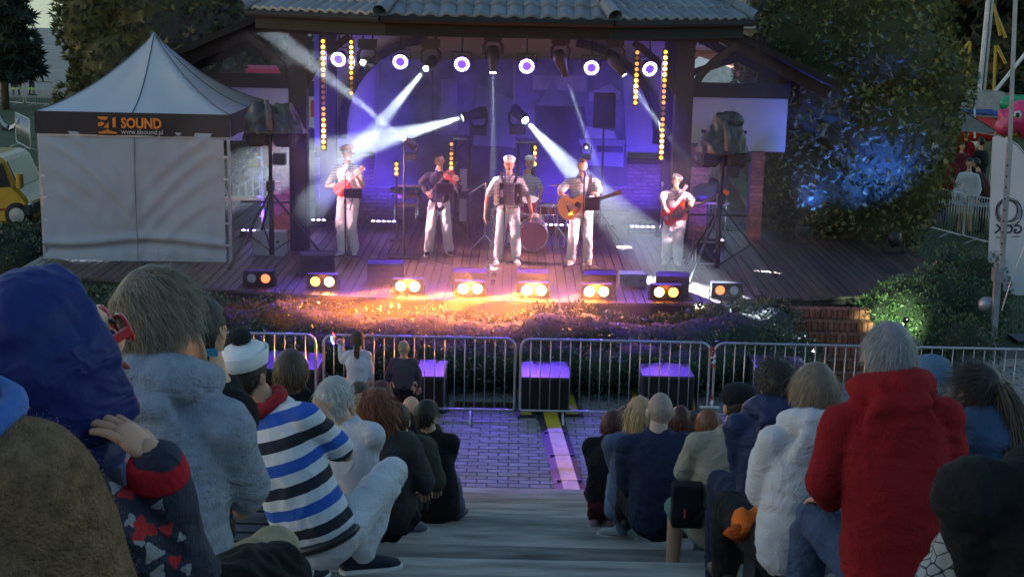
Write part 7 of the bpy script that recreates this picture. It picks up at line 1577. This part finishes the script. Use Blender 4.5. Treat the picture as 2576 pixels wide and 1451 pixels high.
inflat('inflatable_animal', 'pink inflatable animal head at the right edge of the play area', 'inflatable', [(q(2552, 300), (.42, .4, .3)), (q(2572, 285), (.4, .4, .35)), (q(2530, 320), (.28, .35, .22)), (q(2520, 285), (.13, .1, .13)), (q(2600, 300), (.5, .5, .6))], PK, [('eye', q(2560, 288, -.38), (.10, .06, .10), M_PWH), ('pupil', q(2560, 289, -.44), (.05, .04, .06), M_BLK), ('nostril', q(2528, 318, -.33), (.05, .03, .04), mat('vinyl_orange', (.5, .12, .06), .4))])
inflat('inflatable_slide', 'green inflatable wall behind the pink animal', 'inflatable', [(at_y(2550 + 18 * i, 262, 44), (.45, .4, .3)) for i in range(5)], mat('vinyl_green', (.02, .25, .09), .35))
inflat('inflatable_step', 'yellow and blue inflatable pieces under the pink animal', 'inflatable', [(q(2540, 335, .2), (.3, .3, .12)), (q(2570, 332, .2), (.25, .3, .14))], mat('vinyl_yellow', (.5, .38, .03), .35))
bl_ = thing('ball', 'white ball on the lawn behind the seated group', 'ball', V((*at_z(2455, 375, 0).xy, 0))); MB().ell((0, 0, .22), (.22, .22, .22), n=20, k=12).build('ball', M_PWH, bl_, True)
# bungee trampoline frame: masts and braces
yb = 52; t = thing('bungee_trampoline', 'bungee trampoline with tall white mast and blue mats', 'trampoline', (at_y(2460, 240, yb).x, yb, 0)); K_ = lambda px, py, dy=0: at_y(px, py, yb + dy)
wb(MB().tube([K_(2462, 245), K_(2492, -60)], .09, 8), 'mast', M_PWH, t); wb(MB().tube([K_(2474, 245), K_(2502, -60)], .06, 8), 'mast', M_MAST, t); wb(MB().tube([K_(2498, 236), K_(2600, 110)], .07, 8), 'mast', M_PWH, t); wb(MB().tube([K_(2395, 130), K_(2425, 240)], .06, 8), 'brace', M_MAST, t)
M_YP = mat('yellow_pole', (.35, .25, .03), .5)
for a, b_ in (((2440, 105), (2432, 235)), ((2440, 105), (2405, 145)), ((2500, 20), (2530, 95)), ((2500, 10), (2516, 90)), ((2505, 115), (2500, 230)), ((2508, 115), (2530, 160))): wb(MB().tube([K_(*a, 1), K_(*b_, 1)], .06, 6), 'brace', M_YP, t)
wb(MB().box(K_(2450, 255), (1.8, 1.0, .8)), 'ballast_box', M_MAST, t); wb(MB().box(K_(2500, 252, .5), (1.4, 1.0, .5)), 'ballast_box', M_MAST, t)
for px, py in ((2432, 285), (2495, 290)): wb(MB().lathe([(.9, 0), (1.0, .12), (.9, .22), (.8, .2)], K_(px, py), None, 20), 'mat', mat('mat_blue', (.03, .07, .25), .5), t, True); wb(MB().lathe([(.01, .15), (.8, .15)], K_(px, py), None, 20), 'net', M_BLKM, t)
for px, py in ((2375, 325), (2452, 328), (2345, 240), (2370, 240)): wb(MB().tube([at_y(px, py - 60 if py > 300 else py - 10, yb - 6), at_y(px, py + 20, yb - 6)], .035, 6), 'fence_post', M_PWH, t)
wb(MB().bar(at_y(2340, 312, yb - 6), at_y(2520, 342, yb - 6), .05, .05), 'fence_rail', M_MAST, t); wb(MB().bar(at_y(2350, 282, yb - 6), at_y(2530, 296, yb - 6), .05, .05), 'fence_rail', M_MAST, t)
# warm festoon bulbs under the trees
for i, (px, py) in enumerate(((2378, 180), (2385, 171), (2400, 178), (2416, 187), (2412, 200))):
    t = thing('festoon_bulb', 'glowing warm bulb hanging under the dark trees, %s from the left' % ['first', 'second', 'third', 'fifth', 'fourth'][i], 'bulb', at_y(px, py, 55), group='warm bulbs at the play area'); MB().ell((0, 0, 0), (.11, .11, .15), n=12, k=8).build('bulb', emis('bulb_warm', (1, .55, .2), 12), t, True); MB().tube([(0, 0, .13), (0, 0, .6)], .02, 6).build('cable', M_BLK, t)
# market stall and lit sign seen through the right wing
ys = 44; t = thing('white_marquee', 'white marquee roof seen through the right wing opening', 'tent', (at_y(1790, 230, ys).x, ys, 0)); A_ = [at_y(*p, ys) for p in ((1705, 238), (1800, 158), (1842, 172), (1880, 238))]; m_ = MB(); n = 4
m_.add([V((p.x, ys, p.z)) for p in A_] + [V((p.x, ys + 4, p.z)) for p in A_], [(0, 1, 2, 3), (0, 4, 5, 1), (1, 5, 6, 2), (2, 6, 7, 3)]); wb(m_, 'roof', mat('marquee_white', (.55, .58, .58), .8), t)
for p in (A_[0], A_[3]): wb(MB().tube([(p.x, ys + .1, 0), (p.x, ys + .1, p.z)], .04, 6), 'leg', M_ALU, t)
g_ = thing('lit_sign', 'small green glowing LED sign above the marquee', 'sign', at_y(1751, 143, 60)); MB().box((0, 0, 0), (.75, .1, .42)).build('panel', M_BLK, g_); MB().tube([(-.3 + .05 * i, -.06, .13 if i % 2 else -.13) for i in range(13)], .02, 5).build('glowing_line', emis('sign_green', (.02, 1, .6), 5), g_); MB().tube([(-.3 + .1 * i, -.06, .08 if i % 2 else -.08) for i in range(7)], .02, 5).build('glowing_line', emis('sign_green', (.02, 1, .6), 5), g_)
MB().tube([(0, 0.02, -.2), (0, .02, -g_.location.z)], .04, 6).build('post', M_STEEL, g_)
kq = at_y(1762, 195, 58); t = thing('market_kiosk', 'pink lit kiosk beside the green sign', 'kiosk', (kq.x, 58, 0)); wb(MB().box((kq.x, 58.5, 1.6), (3.2, 1.6, 3.2)), 'hut', mat('kiosk_pink', (.35, .2, .24), .7), t); wb(MB().box((kq.x, 57.6, 1.9), (2.6, .1, 1.3)), 'window', emis('kiosk_glow', (1, .6, .55), .5), t); wb(MB().box((kq.x, 57.3, 3.25), (3.6, 2.2, .12)), 'awning', mat('kiosk_awning', (.3, .12, .2), .7), t)
# hotel with balconies at the top
yh = 75; hb = at_y(1835, 60, yh); t = thing('balcony_building', 'white building with balconies behind the roof', 'building', (hb.x, yh, 0)); wx = 3.4
wb(MB().box((hb.x, yh + 2, 6), (2 * wx, 4, 12)), 'wall', mat('hotel_white', (.45, .46, .46), .85), t)
for k in range(4):
    z = 2.2 + k * 2.6
    for s in (-1.6, 1.6):
        wn_ = wb(MB().box((hb.x + s, yh - .02, z), (1.1, .08, 1.9)), 'window', mat('window_dark', (.03, .03, .035), .2), t); wb(MB().box((hb.x + s, yh - .05, z), (.06, .06, 1.9)), 'mullion', M_PWH, wn_).location = (0, 0, 0)
    wb(MB().box((hb.x, yh - .6, z - 1.1), (2 * wx, 1.2, .16)), 'balcony', mat('hotel_slab', (.42, .43, .43), .85), t)
    r_ = MB(); [r_.bar((hb.x - wx + i * .22, yh - 1.15, z - 1.0), (hb.x - wx + i * .22, yh - 1.15, z - .1), .04, .04) for i in range(31)]; r_.bar((hb.x - wx, yh - 1.15, z - .08), (hb.x + wx, yh - 1.15, z - .08), .06, .06); wb(r_, 'railing', M_STEEL, t)
# railings, ramp and rear steps seen through the side openings
def rear_rail(pxa, pya, pxb, pyb, y, label):
    a, b_ = at_y(pxa, pya, y), at_y(pxb, pyb, y); t = thing('hand_railing', label, 'railing', (a.x, y, 0))
    for k in range(3): wb(MB().tube([a - V((0, 0, .3 * k)), b_ - V((0, 0, .3 * k))], .02, 6), 'rail', M_FENCE, t)
    for k in range(5): p = a.lerp(b_, k / 4); wb(MB().tube([p, V((p.x, p.y, 0))], .022, 6), 'post', M_FENCE, t)
rear_rail(600, 470, 670, 420, 30.5, 'steel handrail behind the tent seen through the left wing'); rear_rail(1782, 355, 1822, 360, 31, 'steel railing behind the bass player seen through the right wing')
sr = at_y(1830, 480, 31.5); t = thing('concrete_ramp', 'pale concrete ramp wall behind the right light stand', 'ramp', (sr.x, 31.5, 0)); m_ = MB(); A_ = [at_y(*p, 31.5) for p in ((1785, 440), (1815, 410), (1880, 520), (1880, 560), (1785, 560))]; m_.add([V((p.x, 31.5, p.z)) for p in A_] + [V((p.x, 32.2, p.z)) for p in A_], [(0, 1, 2, 3, 4), (0, 5, 6, 1), (1, 6, 7, 2)]); wb(m_, 'slab', mat('ramp_concrete', (.3, .29, .28), .9), t); wb(MB().bar(A_[1], A_[2], .1, .06), 'coping', M_CONC, t)
for k in range(3): z = .95 - .2 * k; y = 30.0 + .35 * k; wb(MB().box((at_y(640, 520, y).x, y, z / 2), (2.2, .35, z)), 'rear_step', M_CONC, t)
lp = at_y(648, 540, 27.2); tb = thing('wooden_bench', 'low wooden bench behind the left light stand', 'bench', (lp.x, 27.2, STAGE_Z)); MB().box((0, 0, .42), (1.2, .3, .05)).build('seat', M_PLY, tb)
for s in (-1, 1): MB().box((s * .5, 0, .2), (.06, .26, .4)).build('leg', M_STEEL, tb)
# emergency vehicles glimpsed through the left wing, and the red fire engine at the far left
def stripe_vehicle(px, py, y, label, w, h, top):
    p = at_y(px, py, y); t = thing('emergency_vehicle', label, 'vehicle', (p.x, y, 0)); o = MB().box((0, 0, h / 2 + .45), (w, 2, h)).build('body', mat('ambulance_white', (.5, .5, .5), .4), t); o.modifiers.new('b', 'BEVEL').width = .15
    n = int(w / .5)
    for i in range(n): MB().box((-w / 2 + (i + .5) * w / n, -1.012, h * .55 + .3), (w / n - .01, .02, .55)).build('stripe', mat('stripe_red', (.55, .03, .03), .4) if i % 2 else mat('stripe_lime', (.42, .55, .03), .4), t)
    MB().box((0, 0, h + .55), (w * .9, 1.8, .25)).build('roof', top, t); MB().box((w * .3, -1.015, h + .05), (w * .25, .02, .5)).build('window', mat('window_dark', (.03, .03, .035), .2), t)
    for s in (-1, 1): wl_ = MB().lathe([(.002, .1), (.36, .1), (.4, .06), (.4, -.1)], (s * w * .32, -.92, .4), Matrix.Rotation(R(90), 3, 'X'), 18).build('wheel', M_BLKM, t, True)
stripe_vehicle(712, 215, 48, 'emergency vehicle with red and lime stripes seen through the left wing', 3.2, 2.0, mat('awning_red', (.42, .02, .08), .6))
stripe_vehicle(664, 330, 36, 'red and lime marked vehicle end behind the left rain cover', 1.2, 1.7, mat('ambulance_white', (.5, .5, .5), .4))
fe = at_z(128, 258, 0); t = thing('fire_engine', 'red fire engine on the far left path beside the thuja', 'fire engine', (fe.x + .9, 70, 0)); o = MB().box((0, 0, 1.85), (3.0, 2.4, 2.9)).build('cab', mat('fire_red', (.30, .02, .02), .4), t); o.modifiers.new('b', 'BEVEL').width = .12
MB().box((-.6, -1.22, 2.4), (1.2, .05, 1.0)).build('window', mat('window_dark', (.03, .03, .035), .2), t); MB().box((-1.52, 0, 2.4), (.05, 1.9, 1.0)).build('windscreen', mat('window_dark', (.03, .03, .035), .2), t); MB().box((-.1, -1.23, .75), (2.8, .06, .5)).build('bumper', M_PWH, t); MB().box((-.6, 0, 3.4), (.4, 1.6, .2)).build('beacon', emis('beacon_orange', (1, .35, .1), .6), t)
for s in (-1, 1): MB().lathe([(.002, .12), (.45, .12), (.5, .06), (.5, -.12)], (s * .9, -1.12, .5), Matrix.Rotation(R(90), 3, 'X'), 18).build('wheel', M_BLKM, t, True)
# firefighters and others far left
LIME = mat('hi_vis', (.45, .65, .06), .5)
for px, lb, fc in ((43, 'left firefighter in dark uniform with bright trouser bands', 20), (82, 'right firefighter in dark uniform leaning towards the engine', -30)):
    J = bystander(lb, px, 278, BLACKC, BLACKC, 1.85, fc, y=67, vox=.05, group='firefighters at the far left', fat=1.2)
    for s in (-1, 1): q = J['base'] + V((s * .13 * math.cos(R(fc)), s * .13 * math.sin(R(fc)), .28)); wb(MB().tube([q, q + V((0, 0, .09))], .085, 10), 'reflective_band', LIME, J['root'])
bystander('person in white sitting down beside the sign board at the far left', 8, 252, WSH, cloth('white_wide', (.55, .55, .53)), 1.6, 90, y=70, vox=.05)
p = at_z(36, 268, 0); t = thing('notice_board', 'blue notice board behind the left firefighter', 'sign', (p.x, 71, 0)); MB().box((0, 0, 2.2), (1.3, .1, 2.2)).build('panel', mat('board_blue', (.16, .24, .33), .5, var=.3, vscale=1.5), t)
for s in (-1, 1): MB().tube([(s * .55, .0, 0), (s * .55, 0, 1.1)], .05, 6).build('leg', M_ALU, t)
# mesh panel, barriers and tape on the left lawn
a, b_ = at_z(42, 365, 0), at_z(78, 385, 0); barrier(a, V((b_.x, b_.y, 0)), 'grey mesh barrier standing alone on the left lawn', 'barriers on the left lawn', nb=30)
barrier(at_z(22, 528, 0), at_z(112, 536, 0), 'barrier between the van and the tent', 'barriers on the left lawn', nb=14)
barrier(at_z(0, 262, 0), at_z(60, 266, 0), 'barrier behind the firefighters on the path', 'barriers on the left lawn', nb=16); barrier(at_z(66, 266, 0), at_z(135, 270, 0), 'barrier in front of the fire engine', 'barriers on the left lawn', nb=16)
t = thing('tape_strip', 'white tape trailing over the left lawn to the mesh barrier', 'tape', at_z(10, 320, .02)); m_ = MB(); P = [at_z(-5, 290, .6), at_z(8, 312, .25), at_z(22, 322, .05), at_z(36, 316, .5), at_z(44, 302, .9)]
for p, q in zip(P, P[1:]): m_.bar(p, q, .02, .16, up=V((0, 1, 1)))
wb(m_, 'ribbon', M_PWH, t); wb(MB().box(P[2], (.4, .3, .2)), 'weight', M_BLK, t)
# yellow van at the left edge
vy = at_z(40, 574, 0).y; vp = at_y(30, 560, vy); t = thing('yellow_van', 'yellow van with red side stripe cut off by the left edge', 'van', (vp.x - 1.2, vy, 0)); M_VY = mat('van_yellow', (.50, .28, .03), .35, var=.08, coat=.4)
def vx(px, py): q = at_y(px, py + 4, vy); return (q.x - t.location.x, q.z)
side = [vx(72, 560), vx(74, 520), vx(68, 497), vx(40, 468), vx(10, 402), vx(-6, 388), vx(-220, 385), vx(-225, 560)]
m_ = MB().prism(side, 1.75, Matrix(((1, 0, 0, 0), (0, 0, 1, 0), (0, 1, 0, 0), (0, 0, 0, 1)))); o = m_.build('body', M_VY, t); o.modifiers.new('b', 'BEVEL').width = .08
wd = [vx(28, 466), vx(6, 408), vx(-14, 406), vx(-14, 468)]; MB().prism(wd, .02, Matrix.Translation((0, -.008, 0)) @ Matrix(((1, 0, 0, 0), (0, 0, 1, 0), (0, 1, 0, 0), (0, 0, 0, 1)))).build('window', mat('window_dark', (.03, .03, .035), .2), t)
ws = [V((*vx(41, 470), 0)), V((*vx(11, 404), 0))]; m_ = MB(); m_.add([(ws[0].x, .15, ws[0].y + .01), (ws[0].x, 1.6, ws[0].y + .01), (ws[1].x, 1.6, ws[1].y), (ws[1].x, .15, ws[1].y)], [(0, 1, 2, 3)]); o = m_.build('windscreen', mat('window_dark', (.03, .03, .035), .2), t); o.location = (.012, 0, .012)
rs_ = [vx(68, 512), vx(-30, 524), vx(-30, 530), vx(68, 518)]; MB().prism(rs_, .012, Matrix.Translation((0, -.01, 0)) @ Matrix(((1, 0, 0, 0), (0, 0, 1, 0), (0, 1, 0, 0), (0, 0, 0, 1)))).build('red_stripe', mat('van_red', (.25, .03, .02), .4), t)
wx_, wz_ = vx(44, 548); w_ = MB().lathe([(.002, .1), (.2, .1), (.28, .06), (.295, 0), (.295, -.12)], (wx_, .06, .30), Matrix.Rotation(R(90), 3, 'X'), 22).build('wheel', M_BLKM, t, True); MB().lathe([(.002, .115), (.17, .105)], (wx_, .06, .30), Matrix.Rotation(R(90), 3, 'X'), 18).build('hub_cap', M_MAST, w_)
mx_, mz_ = vx(56, 448); q = MB().box((mx_, -.16, mz_), (.12, .2, .36)).build('mirror', M_VY, t); q.modifiers.new('b', 'BEVEL').width = .03; MB().bar((mx_ - .02, -.08, mz_ - .12), (mx_ - .25, .02, mz_ - .18), .03, .05).build('mirror_arm', M_BLK, q)
hx_, hz_ = vx(72, 515); MB().ell((hx_, .12, hz_), (.06, .10, .09)).build('headlight', M_PWH, t, True); MB().box((hx_ - .02, .8, .42), (.14, 1.75, .22)).build('bumper', M_BLK, t)
for s in list(bpy.data.scenes):
    if s.name == 'tmp': bpy.data.scenes.remove(s)
